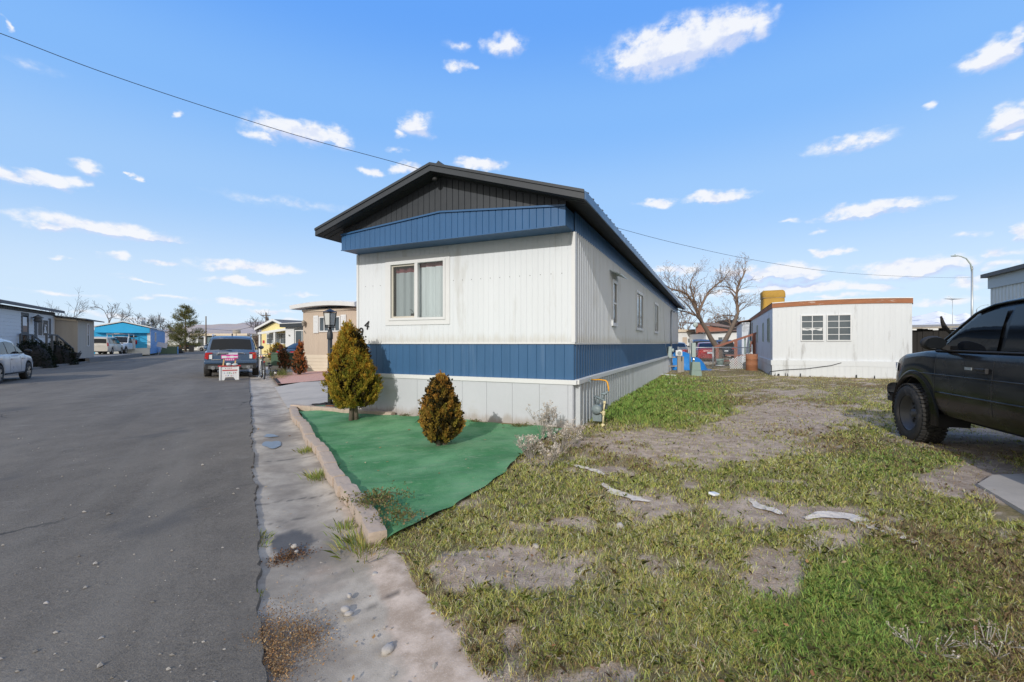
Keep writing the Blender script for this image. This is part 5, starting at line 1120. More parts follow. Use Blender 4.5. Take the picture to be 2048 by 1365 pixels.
def egg(n,h,rmax,zmax,seed,lobes=.17,top=.06):
    rs=np.random.RandomState(seed); z=rs.beta(1.25,1.15,n); a=rs.uniform(0,2*np.pi,n)
    prof=np.where(z<zmax,np.sqrt(np.clip(1-((zmax-z)/zmax*.80)**2,0,1)),np.clip(1-((z-zmax)/(1-zmax))**1.35,0,1)**.85)
    r=rmax*(prof*(1+lobes*np.sin(a*3+z*7)+lobes*.8*np.sin(a*7-z*13+seed)))+top*rmax*.2
    return z,a,r
def arborvitae(label,loc,h,rmax,seed,cols_low,cols_high,n=900,trunk=.12,zmax=.36,kink=0,group=None):
    root=thing('arborvitae_shrub',label,'shrub',loc,0,group); rs=np.random.RandomState(seed)
    z,a,r=egg(n,h,rmax,zmax,seed); zz=trunk+z*(h-trunk); rr=r*(.80+.2*rs.rand(n))
    P0=np.stack([rr*np.cos(a),rr*np.sin(a),zz],1); D=unit(np.stack([np.cos(a)*.55,np.sin(a)*.55,.75+.5*z],1)+rs.normal(0,.18,(n,3)))
    P0[:,0]+=kink*(z**2)*h
    pick=rs.rand(n)<np.clip(z*1.15-.12+.25*np.sin(a*2+1),.05,.85)
    V1,C1_=sprays(P0[pick],D[pick],50,h*.05+.034,.0062,.42,cols_high,seed+1,.35,.2); V2,C2_=sprays(P0[~pick],D[~pick],50,h*.05+.034,.0062,.42,cols_low,seed+2,.35,.2)
    q=rs.rand(n//2); az=rs.uniform(0,2*np.pi,n//2); zi,_,ri=egg(n//2,h,rmax*.66,zmax,seed+5)
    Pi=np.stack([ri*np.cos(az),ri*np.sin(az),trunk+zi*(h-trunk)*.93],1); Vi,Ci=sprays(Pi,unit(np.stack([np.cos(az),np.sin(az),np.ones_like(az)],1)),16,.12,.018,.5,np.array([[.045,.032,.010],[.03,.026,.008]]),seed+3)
    # a few ragged leaders at the top
    m=14; zt=rs.uniform(.86,1.0,m); Pt=np.stack([rs.normal(0,rmax*.22,m)+kink*h,rs.normal(0,rmax*.22,m),trunk+zt*(h-trunk)],1); Vt,Ct=sprays(Pt,unit(np.stack([rs.normal(0,.25,m),rs.normal(0,.25,m),np.ones(m)],1)),26,h*.11,.010,.25,cols_high,seed+4)
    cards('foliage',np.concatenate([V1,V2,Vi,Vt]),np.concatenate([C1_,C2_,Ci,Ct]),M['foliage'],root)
    c=MB(); rows=[]
    for k in range(9):
        f=k/8; rr_=rmax*.60*math.sqrt(max(0,1-((f-.38)/.62)**2)) if f>.38 else rmax*.60*(.45+.55*f/.38)
        rows.append([(rr_*math.cos(2*math.pi*j/14)+kink*f*f*h,rr_*math.sin(2*math.pi*j/14),trunk*1.3+f*(h*.90-trunk*1.3)) for j in range(15)])
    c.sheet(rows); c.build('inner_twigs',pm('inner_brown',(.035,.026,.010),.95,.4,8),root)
    t=MB()
    for k in range(3): t.tube([(.05*math.cos(k*2.1),.05*math.sin(k*2.1),-.05),(.04*math.cos(k*2.1),.04*math.sin(k*2.1),trunk+.1),(.02*math.cos(k*2),.02*math.sin(k*2),h*.6)],[.05*rmax/.5+.01,.035,.012],7)
    t.build('trunk',M['bark'],root); return root
OL=np.array([[.27,.235,.03],[.33,.265,.034],[.19,.195,.03],[.39,.28,.038]]); GO=np.array([[.44,.26,.032],[.52,.28,.036],[.36,.24,.03],[.29,.23,.034]])
p=G(707,836,.08); arborvitae('tall olive and golden egg-shaped arborvitae standing on the green turf',(p.x,p.y,.09),1.56,.375,11,OL,GO,1500,.16,.28,-.065)
BR=np.array([[.25,.17,.032],[.21,.165,.03],[.31,.185,.036]]); BG=np.array([[.40,.20,.04],[.33,.17,.036],[.26,.165,.034]])
p=G(882,890,.08); arborvitae('small bronze-brown arborvitae on the green turf',(p.x,p.y,.085),.85,.225,23,BR*1.2,BG*1.15,750,.02,.42)
# dead orange shrubs on the gravel bed
DO=np.array([[.42,.15,.05],[.50,.19,.06],[.33,.12,.05]]); DB=np.array([[.24,.10,.05],[.18,.075,.04],[.30,.13,.06]])
p=G(599,749,.12); arborvitae('dead bright orange conifer shrub on the red gravel',(p.x,p.y,.1),1.30,.25,31,DO,DO,230,.03,.22,.02,'dead conifer shrubs on the gravel')
p=G(569,741,.12); arborvitae('dead rusty brown leaning conifer shrub beside the green cabinet',(p.x,p.y,.1),1.15,.25,37,DB,DB,170,.03,.25,-.16,'dead conifer shrubs on the gravel')
p=G(555,722,.1); arborvitae('broad olive juniper bush in front of the yellow home',(p.x,p.y,.05),1.35,.72,41,OL,GO,420,.02,.45)
# clipped dark hedges by the porch stair
def mound(name,label,cat,loc,rad3,seed,cols,n,group=None,l=.09,w=.016):
    root=thing(name,label,cat,loc,0,group); rs=np.random.RandomState(seed); d=unit(rs.normal(0,1,(n,3))); d[:,2]=np.abs(d[:,2])*1.0-.15*(rs.rand(n)<.3)
    d=unit(d); P0=d*np.array(rad3)*(.85+.15*rs.rand(n,1)); P0[:,2]=np.maximum(P0[:,2],.02)
    V,C=sprays(P0,unit(d+rs.normal(0,.3,(n,3))),16,l,w,.6,cols,seed,.4,.1); cards('foliage',V,C,M['foliage'],root)
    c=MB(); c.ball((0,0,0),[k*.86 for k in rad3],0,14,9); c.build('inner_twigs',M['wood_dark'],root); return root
HG=np.array([[.012,.022,.010],[.016,.028,.012],[.01,.016,.009]])
p=G(64,735,.05); mound('clipped_hedge','dark clipped round hedge nearest the silver crossover','hedge',(p.x,p.y,.0),(1.0,1.0,1.65),3,HG,1100,'hedges by the porch stair')
p=G(112,729,.05); mound('clipped_hedge','dark clipped round hedge between the handrail and the tan shed','hedge',(p.x,p.y,.0),(1.05,1.0,1.55),4,HG,1100,'hedges by the porch stair')
# bare trees
def grow(tr,br,p,d,L,r,lev,rg,spread,tips,up=.12,kids=(2,4),mn=.004):
    n=4; pts=[p]; q=Vector(p); dd=Vector(d).normalized()
    for i in range(n):
        dd=(dd+Vector((rg.gauss(0,.13),rg.gauss(0,.13),rg.gauss(0,.09)+up*.35))).normalized(); q=q+dd*L/n; pts.append(q.copy())
    r1=max(mn,r*.55); rs=[r+(r1-r)*i/n for i in range(n+1)]
    (tr if lev<=0 else br).tube(pts,rs,7 if r>.04 else 5 if r>.015 else 3,0,False)
    if lev>=grow.max:
        tips.append((pts[-1],dd)); return
    for k in range(rg.randint(*kids)):
        f=rg.uniform(.3,1.0) if k else 1.0; i=min(n-1,int(f*n)); b=pts[i].lerp(pts[i+1],min(1,max(0,f*n-i)))
        ax=dd.orthogonal().normalized(); ax=Matrix.Rotation(rg.uniform(0,6.28),3,dd)@ax; nd=(Matrix.Rotation(rg.uniform(.35,1)*spread,3,ax)@dd)
        grow(tr,br,b,nd,L*rg.uniform(.52,.78),max(mn,r*rg.uniform(.42,.62)),lev+1,rg,spread,tips,up,kids,mn)
def bare_tree(label,loc,h,seed,r=.08,levels=4,spread=.8,kids=(2,4),mat='barkgrey',trunkL=.35,group=None,mn=.006,name='bare_tree',up=.12,stems=1):
    root=thing(name,label,'tree',loc,0,group); rg=random.Random(seed); tr=MB(); br=MB(); tips=[]; grow.max=levels
    for s in range(stems):
        d=(rg.gauss(0,.05),rg.gauss(0,.05),1) if stems==1 else (math.cos(s*6.28/stems+seed)*.45,math.sin(s*6.28/stems+seed)*.45,1)
        grow(tr,br,Vector((0,0,-.05)),d,h*trunkL,r,0,rg,spread,tips,up,kids,mn)
    tr.build('trunk',M[mat],root,recalc=False); br.build('branches',M['twig' if mat!='barkgrey' else mat],root,recalc=False); return root,tips
p=G(148,720,.1); t,_=bare_tree('slender young bare tree with a stake, in front of the tan shed',(p.x,p.y,.05),5.4,5,.075,4,.75,(3,5),trunkL=.42)
s_=MB(); s_.bar((-.22,.1,0),(-.2,.1,.95),.05,.05); s_.build('stake',M['wood'],t)
p=P(198,706,56); bare_tree('spreading bare tree rising behind the tan shed',(p.x,p.y,.1),9.5,8,.16,5,.85,(2,4),trunkL=.36,mn=.014)
for i,(u,v,Y,h,lab,sd_) in enumerate([(292,690,95,9.5,'thin bare tree left of the dark fir behind the blue home',13),(322,690,100,9,'wispy bare tree between the dark fir and the tall pine',17),(340,692,105,7,'low bare tree touching the left side of the tall pine',19),(516,704,60,6.5,'bare branchy tree beside the utility pole behind the yellow home',21),(532,704,70,7.5,'bare tree rising right behind the yellow home gable',22),(681,660,55,8.2,'bare treetop above the tan home roof',25)]):
    p=P(u,v,Y); bare_tree(lab,(p.x,p.y,0),h,sd_,.12,4,.75,(3,5),trunkL=.38,mn=.012 if Y<80 else .02,group='bare trees behind the homes')
for u,v,Y,h,lab,sd_ in [(440,690,110,4.2,'wide leafless thicket left of centre above the slate home',31),(478,690,100,4.0,'leafless thicket above the slate-blue vehicle roof',33),(508,700,70,4.0,'leafless shrub beside the yellow home corner',35)]:
    p=P(u,v,Y); bare_tree(lab,(p.x,p.y,0),h,sd_,.1,4,1.0,(3,5),'bark',trunkL=.36,mn=.02,name='bare_bush',group='leafless thickets at the far end',stems=5,up=.05)
p=P(1340,700,75); bare_tree('round leafless tree behind the white home with tan shutters',(p.x,p.y,0),9.5,51,.2,5,.8,(2,4),'bark',trunkL=.33,mn=.016,group='leafless trees beyond the yard')
p=P(1378,700,70); bare_tree('leafless tree close behind the forked yard tree',(p.x,p.y,0),8.8,53,.2,5,.8,(2,4),'bark',trunkL=.33,mn=.016,group='leafless trees beyond the yard')
p=P(1455,690,65); mound('leafless_thicket','brown rounded thicket above the brown-gabled roof','bush',(p.x,p.y,2.0),(4.2,3,3.4),55,np.array([[.2,.14,.09],[.15,.11,.08]]),260,l=.5,w=.03)
# the forked yard tree behind the chain-link fence: limbs surveyed at its own depth
YT=27.5; p0=P(1438,731,YT); root=thing('yard_tree','bare forked tree with two leaning trunks behind the chain-link fence','tree',(p0.x,p0.y,.05))
tr=MB(); br=MB(); tips=[]; rg=random.Random(4)
def lim(pts,r0,r1,mb,sub,dy=0):
    q=[P(u,v,YT+d)-p0+Vector((0,0,0)) for u,v,d in pts]; n=len(q); rs=[r0+(r1-r0)*i/(n-1) for i in range(n)]; mb.tube(q,rs,8 if r0>.06 else 6,0,False)
    for i in range(1,n):
        for k in range(sub):
            f=rg.random(); b=q[i-1].lerp(q[i],f); d=(q[i]-q[i-1]).normalized(); ax=Matrix.Rotation(rg.uniform(0,6.28),3,d)@d.orthogonal().normalized(); nd=Matrix.Rotation(rg.uniform(.5,1.1),3,ax)@d
            grow.max=3; grow(tr,br,b,nd+Vector((0,0,.2)),rg.uniform(.45,.85)*min(1,1.5*(1-i/n*.3)),rs[i]*.36+.004,1,rg,.9,tips,.10,(2,3),.005)
lim([(1438,732,0),(1437,718,0),(1436,700,0),(1436,690,0)],.29,.26,tr,0)
lim([(1434,694,0),(1428,686,0),(1421,675,0),(1412,657,-.1),(1404,645,-.2),(1397,629,-.3)],.17,.10,tr,0)
lim([(1440,694,0),(1449,683,.1),(1457,668,.2),(1466,650,.3),(1472,636,.4),(1476,625,.4)],.165,.095,tr,0)
lim([(1397,629,-.3),(1390,612,-.3),(1383,600,-.4),(1374,588,-.5),(1360,581,-.6),(1343,578,-.8),(1331,570,-1)],.11,.03,br,4)
lim([(1397,629,-.3),(1402,612,.2),(1410,596,.4),(1418,582,.6),(1432,570,.8),(1444,560,.9),(1452,553,1)],.09,.025,br,5)
lim([(1390,630,-.3),(1376,624,-.6),(1362,621,-.9),(1350,617,-1.2)],.06,.02,br,4)
lim([(1390,610,-.3),(1386,590,-.1),(1380,572,.2),(1384,556,.3),(1388,548,.3)],.06,.02,br,4)
lim([(1404,645,-.2),(1390,628,-1.2),(1372,606,-1.8),(1352,590,-2.2)],.05,.02,br,3)
lim([(1476,625,.4),(1474,608,.4),(1473,592,.3),(1475,576,.2),(1480,563,.1),(1486,552,0),(1491,540,0)],.10,.035,br,3)
lim([(1474,588,.3),(1463,578,.5),(1452,572,.6),(1440,571,.7)],.05,.02,br,4)
lim([(1472,632,.4),(1460,630,.9),(1448,630,1.2),(1436,634,1.3),(1424,638,1.3)],.045,.015,br,4)
lim([(1476,625,.4),(1484,618,.2),(1494,608,.1),(1502,598,0)],.035,.01,br,3)
lim([(1464,655,.3),(1458,640,.6),(1450,630,.9)],.05,.02,br,3)
tr.build('trunk',M['bark'],root,recalc=False); br.build('branches',M['twig'],root,recalc=False)
rs=np.random.RandomState(2); tp=np.array([tuple(a) for a,b in tips]); pk=rs.rand(len(tp))<.85; tp=tp[pk]; td=unit(rs.normal(0,1,(len(tp),3)))
V,C=sprays(tp,td,4,.15,.016,.8,np.array([[.50,.30,.17],[.42,.27,.16]]),5); cards('dry_leaves',V,C,M['foliage'],root)
# conifers
def conifer(label,loc,h,rw,seed,cols,n=1500,zb=.08,name='pine_tree',group=None,whorls=15,power=.85):
    root=thing(name,label,'tree',loc,0,group); rs=np.random.RandomState(seed); Ps=[];Ds=[]; bm_=MB()
    for k in range(whorls):
        f=(k+rs.uniform(-.3,.3))/whorls; z=h*(zb+(1-zb)*f); L=rw*(1-f)**power*(1 if f>.12 else .75)*rs.uniform(.8,1.15)
        for j in range(int(6+5*(1-f))):
            a=rs.uniform(0,6.28); l=L*rs.uniform(.55,1.15); e=np.array([math.cos(a)*l,math.sin(a)*l,l*rs.uniform(.05,.5)]); b=np.array([0,0,z])
            bm_.tube([tuple(b),tuple(b+e)],[.03,.008],4,0,False)
            m=max(2,int(n/whorls/8)); t=rs.uniform(.3,1.05,m)[:,None]; Ps.append(b+e*t+rs.normal(0,.10*rw*.4,(m,3))); Ds.append(unit(e/np.linalg.norm(e)+rs.normal(0,.5,(m,3))+np.array([0,0,.3])))
    V,C=sprays(np.concatenate(Ps),np.concatenate(Ds),14,.42*h/7.5,.026*h/7.5,.55,cols,seed,.4,.15); cards('needles',V,C,M['foliage'],root)
    bm_.build('branches',M['bark'],root,recalc=False); t=MB(); t.tube([(0,0,-.1),(0,0,h*.5),(.05,0,h*.97)],[.2,.12,.02],8); t.build('trunk',M['bark'],root); return root
PG=np.array([[.085,.095,.035],[.11,.11,.04],[.06,.075,.03],[.13,.11,.045]])
p=P(371,697,78); conifer('tall olive-green pine at the bend of the road',(p.x,p.y,.1),7.9,3.3,5,PG*1.7,2300,.05,'pine_tree',None,16,.72)
p=P(302,690,92); conifer('dark bluish fir behind the bright blue home',(p.x,p.y,.1),6.3,2.1,6,np.array([[.045,.055,.045],[.06,.07,.055]]),500,.25,'fir_tree')
# ---------------------------------------------------------------- turf, kerb stones, weeds
def TZ(x,y): return lawnz(x,y)
outline=[(597,815),(640,808),(700,805),(742,826),(800,834),(900,842),(1000,850),(1090,856),(1128,859),(1110,872),(1078,884),(1048,906),(1012,944),(962,974),(905,1004),(850,1030),(800,1055),(766,1066),(742,1040),(700,985),(655,920),(622,862)]
pts=[G(u,v,.08) for u,v in outline]
def inside(x,y,poly):
    r=False; j=len(poly)-1
    for i in range(len(poly)):
        xi,yi=poly[i].x,poly[i].y; xj,yj=poly[j].x,poly[j].y
        if (yi>y)!=(yj>y) and x<(xj-xi)*(y-yi)/(yj-yi)+xi: r=not r
        j=i
    return r
def turfz(x,y):
    fold=(fbm(np.array([x*1.1+y*.4]),np.array([y*3.2-x*.8]),4)[0]-.5)*.09+(fbm(np.array([x*4]),np.array([y*7+3]),3)[0]-.5)*.03
    return float(lawnz(np.array([x]),np.array([y]))[0])+.035+fold*.6
bm=bmesh.new(); dense=[]
for i in range(len(pts)):
    a,b2=pts[i],pts[(i+1)%len(pts)]; m=max(1,int((b2-a).length/.06))
    for k in range(m):
        q=a.lerp(b2,k/m); jn=(vnoise(np.array([q.x*9]),np.array([q.y*9]))[0]-.5)*.05; dense.append((q.x+jn,q.y+jn*.5))
from mathutils.geometry import delaunay_2d_cdt
xs_=[p.x for p in pts]; ys_=[p.y for p in pts]; inner=[]
rgx=random.Random(9)
x=min(xs_)
while x<max(xs_):
    y=min(ys_)
    while y<max(ys_):
        xx=x+rgx.uniform(-.02,.02); yy=y+rgx.uniform(-.02,.02)
        if inside(xx,yy,pts): inner.append((xx,yy))
        y+=.075
    x+=.075
vv2=[Vector(q) for q in dense+inner]; nd=len(dense)
res=delaunay_2d_cdt(vv2,[],[list(range(nd))],1,1e-5)
tm=MB(); tm.add([(q.x,q.y,turfz(q.x,q.y)) for q in res[0]],[tuple(f) for f in res[2]],0,True)
m,t,b=newmat('green_turf'); tc=t.n('ShaderNodeTexCoord'); vec=tc.outputs['Object']
n1=t.noise(vec,1.6,5,.6); n2=t.noise(vec,160,3,.7); n3=t.noise(vec,6,4,.7,(1,2.5,1))
c=t.mix(t.ramp(n1,.32,.68),(.038,.20,.070),(.135,.33,.16)); c=t.mix(t.math('MULTIPLY',t.ramp(n3,.52,.72),.5),c,(.22,.33,.20)); c=t.mix(t.math('MULTIPLY',t.ramp(n2,.5,.7),.45),c,(.02,.12,.04)); c=t.mix(t.math('MULTIPLY',t.ramp(t.noise(vec,22,3),.66,.74),.6),c,(.30,.27,.18))
t.l(c,b.inputs['Base Color']); b.inputs['Roughness'].default_value=.9; b.inputs['Specular IOR Level'].default_value=.2; b.inputs['Sheen Weight'].default_value=.05
bn=t.n('ShaderNodeBump'); bn.inputs['Strength'].default_value=.7; bn.inputs['Distance'].default_value=.012; t.l(t.math('ADD',n2,n3),bn.inputs['Height']); t.l(bn.outputs[0],b.inputs['Normal'])
o=tm.build('artificial_turf',m,recalc=False); tag(o,'worn green artificial turf laid in front of the blue and white home','artificial turf')
# kerb stones: one tan block after another along the gutter, then along the driveway return
ks=None; sA=3.35
bases=[R(sA+k*.305,-.80,0) for k in range(25)]
k=0; rgk=random.Random(12)
def kerb_block(pos,rz,label):
    mb=MB(); nx,ny,nz=5,3,3; L,Wd,Hh=.298,.135,.11; sx=rgk.random()*50
    bmn=bmesh.new(); bmesh.ops.create_cube(bmn,size=1); bmesh.ops.subdivide_edges(bmn,edges=bmn.edges[:],cuts=3,use_grid_fill=True)
    for v in bmn.verts:
        v.co=Vector((v.co.x*L,v.co.y*Wd,v.co.z*Hh+.030)); n=v.co*14
        j=float(fbm(np.array([n.x+sx]),np.array([n.y+n.z*1.7+sx]),2)[0]-.5); e=sum(abs(abs(a)-b/2)<1e-4 for a,b in ((v.co.x,L),(v.co.y,Wd),(v.co.z-.030,Hh)))
        v.co+=Vector((v.co.x/L,v.co.y/Wd,(v.co.z-.030)/Hh))*(j*.018-(.006 if e>=2 else 0)-(.006 if e==3 else 0))
    me=bpy.data.meshes.new('kerb_block'); bmn.to_mesh(me); bmn.free(); me.materials.append(M['brick_curb']); o=bpy.data.objects.new('kerb_block',me); COL.objects.link(o); o.location=pos; o.rotation_euler=(rgk.uniform(-.05,.05),rgk.uniform(-.03,.03),rz+rgk.uniform(-.05,.05))
    return tag(o,label,'kerb block','tan kerb blocks edging the turf')
protos=[]
for i in range(24):
    q=R(sA+i*.303,-.80-.02*math.sin(i*.9),.008+.012*rgk.random())
    if i<6: o=kerb_block(q,ROADROT,''); protos.append(o)
    else:
        o=protos[i%6].copy(); COL.objects.link(o); o.location=q; o.rotation_euler=(rgk.uniform(-.03,.03),rgk.uniform(-.02,.02),ROADROT+rgk.uniform(-.03,.03)+(math.pi if i%2 else 0))
    o['label']='tan concrete kerb block in the row between the gutter and the turf'
for i in range(9):
    o=protos[i%6].copy(); COL.objects.link(o); q=R(sA+24*.303-.05,-.80,.02)+HE*(.2+i*.30)*.985+HD*.0*i; o.location=(q.x,q.y,.05); o.rotation_euler=(0,0,HOMEROT); o['label']='tan kerb block in the short row along the driveway'; o['group']='tan kerb blocks along the driveway'
# grass blades
def blades(name,x,y,z,hgt,wid,col,lean,label,cat,mat='grass',seed=0):
    rs=np.random.RandomState(seed); N=len(x); a=rs.uniform(0,2*np.pi,N); la=rs.uniform(0,2*np.pi,N); l=lean*rs.uniform(.3,1.3,N)*hgt
    bx,by=np.cos(a)*wid/2,np.sin(a)*wid/2; b0=np.stack([x,y,z-.008],1); mid=b0+np.stack([np.cos(la)*l*.35,np.sin(la)*l*.35,hgt*.62],1); tip=b0+np.stack([np.cos(la)*l,np.sin(la)*l,hgt*(1-.25*np.minimum(1,l/np.maximum(hgt,1e-4)))],1); s=np.stack([bx,by,0*bx],1)
    V=np.stack([b0-s,b0+s,mid+s*.8,tip,mid-s*.8],1); o=cards(name,V.reshape(N,5,3),col,M[mat]); return tag(o,label,cat,None,'stuff')
rs=np.random.RandomState(77)
NB=760000; Y_=np.exp(rs.uniform(math.log(1.15),math.log(30),NB)); T_=rs.uniform(-.8,1.45,NB); X_=Y_*T_
keep=(-(X_*np.cos(RA)+Y_*np.sin(RA))<-.86)
hx,hy=houseloc(X_,Y_); keep&=~((hx>-4.6)&(hx<.06)&(hy>-.02)&(hy<22)); h2x=(X_-10.9)*np.cos(HA)-(Y_-18.6)*np.sin(HA); h2y=(X_-10.9)*np.sin(HA)+(Y_-18.6)*np.cos(HA); keep&=~((h2x>-.1)&(h2x<4.7)&(h2y>-.12)&(h2y<20))
# outside the turf, the driveway and the neighbour's plot
from math import isnan
px_=np.array([p.x for p in pts]); py_=np.array([p.y for p in pts]); ins=np.zeros(NB,bool); j=len(px_)-1
for i in range(len(px_)):
    cnd=((py_[i]>Y_)!=(py_[j]>Y_))&(X_<(px_[j]-px_[i])*(Y_-py_[i])/(py_[j]-py_[i]+1e-12)+px_[i]); ins^=cnd; j=i
keep&=~ins; keep&=~((hx<-3.9)&(Y_>8.2)); keep&=~((hx<-.2)&(hy>-1.6)&(hy<.2)&(hx>-4.6))
pu,pv=uvpix(X_,Y_); keep&=~((pu>1990)&(pv>962)&(pv<1050))
bn_=bareness(X_,Y_); lu=lushness(X_,Y_)
clump=fbm(X_*9,Y_*9,3)
keep&=rs.rand(NB)<np.clip((.95-1.15*bn_)*(.40+1.3*sst(.35,.65,clump)),.075,1)
X_,Y_,bn_,lu,clump=[q[keep] for q in (X_,Y_,bn_,lu,clump)]; N=len(X_); Z_=lawnz(X_,Y_)
dry=np.clip(.38+.9*(fbm(X_*.9+50,Y_*.9,3)-.5)+.55*sst(10,17,Y_)+.3*bn_-.9*lu,0,1); pk=rs.rand(N)
br_=np.array([.30,.21,.12]); g1=np.array([.42,.44,.12]); g2=np.array([.30,.37,.10]); ye=np.array([.72,.60,.17]); st=np.array([.74,.62,.38]); lg=np.array([.28,.45,.10])
col=np.where((pk<.5)[:,None],g1,g2)*np.ones((N,1)); col=np.where((rs.rand(N)<lu*.8)[:,None],lg,col); col=np.where((rs.rand(N)<dry*.55)[:,None],ye,col); col=np.where((rs.rand(N)<dry*.45)[:,None],st,col); col=np.where((rs.rand(N)<(.10+.5*sst(.5,.7,fbm(X_*.7+9,Y_*.7+20,4))+.3*sst(9,15,Y_))*(1-.85*lu))[:,None],br_,col); col=np.clip(col*(1+rs.normal(0,.28,(N,1))),.01,.7)
hg=(.024+.028*rs.rand(N)+.022*clump)*(1+.9*lu*sst(6,7.5,Y_))*np.where(bn_>.5,.7,1)*(1-.35*sst(9,16,Y_)*(1-lu)); wd=.0030*np.maximum(1,Y_/2.2)**.75*(.7+.6*rs.rand(N))
blades('grass',X_,Y_,Z_,hg,wd,col,.95,'short patchy green and straw-coloured winter grass over the yard','grass',seed=5)
# edge grass and weeds by the gutter, under the kerb and along the skirting
def tuft(cx_,cy_,n,r,h,seed,cols,zf=None):
    rs=np.random.RandomState(seed); x=cx_+rs.normal(0,r,n); y=cy_+rs.normal(0,r,n); return x,y,h*(.5+.8*rs.rand(n)),cols[rs.randint(0,len(cols),n)]*(1+rs.normal(0,.2,(n,1)))
GC=np.array([[.22,.31,.06],[.28,.33,.08],[.42,.36,.12]])
i=0
for u,v,n,r,h,z,lab in [(616,900,160,.06,.13,0,'grass tuft at the kerb foot nearest the small puddle'),(643,950,200,.07,.15,0,'taller grass tuft growing against the middle of the kerb'),(730,1085,330,.10,.16,.01,'dense grass tuft at the near end of the kerb'),(515,1070,90,.035,.07,0,'green weed on the asphalt edge beside the dark stain'),(517,1085,70,.03,.06,0,'small weed on the asphalt edge just below another'),(513,1183,60,.022,.06,0,'lone small weed on the cracked asphalt edge'),(690,1050,130,.05,.10,.0,'low weed tuft between kerb and concrete')]:
    p=G(u,v,z); x,y,hh,c=tuft(p.x,p.y,n,r,h,60+i,GC); a=np.random.RandomState(80+i).uniform(0,6.28,n); l=.5*hh; hh=hh*.55; s=np.stack([np.cos(a)*.0028,np.sin(a)*.0028,0*a],1); b0=np.stack([x,y,0*x+z-.03],1); d=np.stack([x-p.x,y-p.y,0*x],1)*.5; V=np.stack([b0-s,b0+s,b0+d*.4+s*.8+np.stack([0*a,0*a,hh*.6],1),b0+d+np.stack([0*a,0*a,hh*.9],1),b0+d*.4-s*.8+np.stack([0*a,0*a,hh*.6],1)],1)
    o=cards('grass_tuft',V,np.clip(c,.01,.6),M['grass']); tag(o,lab,'weed','weeds along the gutter'); i+=1
# leafy ground weeds on the turf corner and below the skirting
for u,v,n,r,lab,sd_ in [(752,1002,420,.11,'leafy weed patch spilling over the kerb onto the turf',1),(800,1035,170,.08,'small leafy weeds at the near tip of the turf',2),(812,833,60,.05,'leafy weed against the skirting left of the bronze shrub',3),(950,845,50,.05,'tiny weed at the skirting right of the bronze shrub',4),(1040,853,110,.10,'low weeds along the skirting near the corner',5)]:
    p=G(u,v,.1); rs=np.random.RandomState(sd_); x=p.x+rs.normal(0,r,n); y=p.y+rs.normal(0,r,n)*(1 if sd_<3 else .3); P0=np.stack([x,y,.10+.03*rs.rand(n)],1); V,C=sprays(P0,unit(rs.normal(0,1,(n,3))*[1,1,.4]+[0,0,.5]),4,.035,.009,.6,np.array([[.13,.16,.05],[.17,.17,.06],[.22,.16,.08]]),sd_)
    tag(cards('ground_weed',V,C,M['foliage']),lab,'weed','leafy weeds on the turf')
# dry seed-head weeds at the turf edge
def seedweed(label,pos,n,h,r,seed,group):
    root=thing('dry_weed',label,'weed',pos,0,group); rg=random.Random(seed); s=MB(); tips=[]
    for k in range(n):
        a=rg.uniform(0,6.28); d=Vector((math.cos(a)*rg.uniform(.05,r),math.sin(a)*rg.uniform(.05,r),h*rg.uniform(.6,1))); s.tube([(0,0,-.02),tuple(d*.5+Vector((0,0,.05*h))),tuple(d)],[.004,.003,.002],3,0,False)
        for j in range(5):
            e=d*rg.uniform(.6,1)+Vector((rg.gauss(0,.03),rg.gauss(0,.03),rg.uniform(0,.07))); s.tube([tuple(d*.6),tuple(e)],[.0025,.0015],3,0,False); tips.append(e)
    s.build('stems',M['wood'],root,recalc=False); rs=np.random.RandomState(seed); tp=np.array([tuple(t) for t in tips]); V,C=sprays(tp,unit(rs.normal(0,1,tp.shape)+[0,0,.5]),12 if h>.12 else 5,.032 if h>.12 else .018,.008 if h>.12 else .005,.9,np.array([[.66,.60,.53],[.58,.50,.42],[.48,.40,.32]]),seed); cards('seed_heads',V,C,M['foliage'],root)
for u,v,n,h,r,lab,sd_ in [(1085,872,16,.46,.22,'tallest pale seed-head weed in front of the skirting corner',1),(1122,905,18,.34,.28,'bushy pale seed-head weed at the turf edge',2),(1060,918,16,.26,.24,'low seed-head weed overhanging the turf',3),(1150,885,10,.26,.2,'small seed-head weed below the gas meter',4),(1100,865,6,.45,.1,'thin seed-head weed close to the house corner',5),(1098,935,10,.22,.2,'short seed-head weed on the near grass edge',6)]:
    p=G(u,v,.09); seedweed(lab,(p.x,p.y,.08),n,h,r,sd_,'dry seed-head weeds at the turf edge')
p=G(1985,1300,.05); seedweed('frosty white-flecked dry weeds at the bottom right',(p.x,p.y,.02),5,.05,.20,9,'dry weeds in the near grass'); p=G(1840,1290,.05); seedweed('white-flecked dry weeds left of the bottom right corner',(p.x,p.y,.02),4,.05,.16,10,'dry weeds in the near grass')
p=G(1640,1110,.06); seedweed('reddish dry weed stalks below the pale cloth strip',(p.x,p.y,.05),4,.10,.12,11,'dry weeds in the near grass')
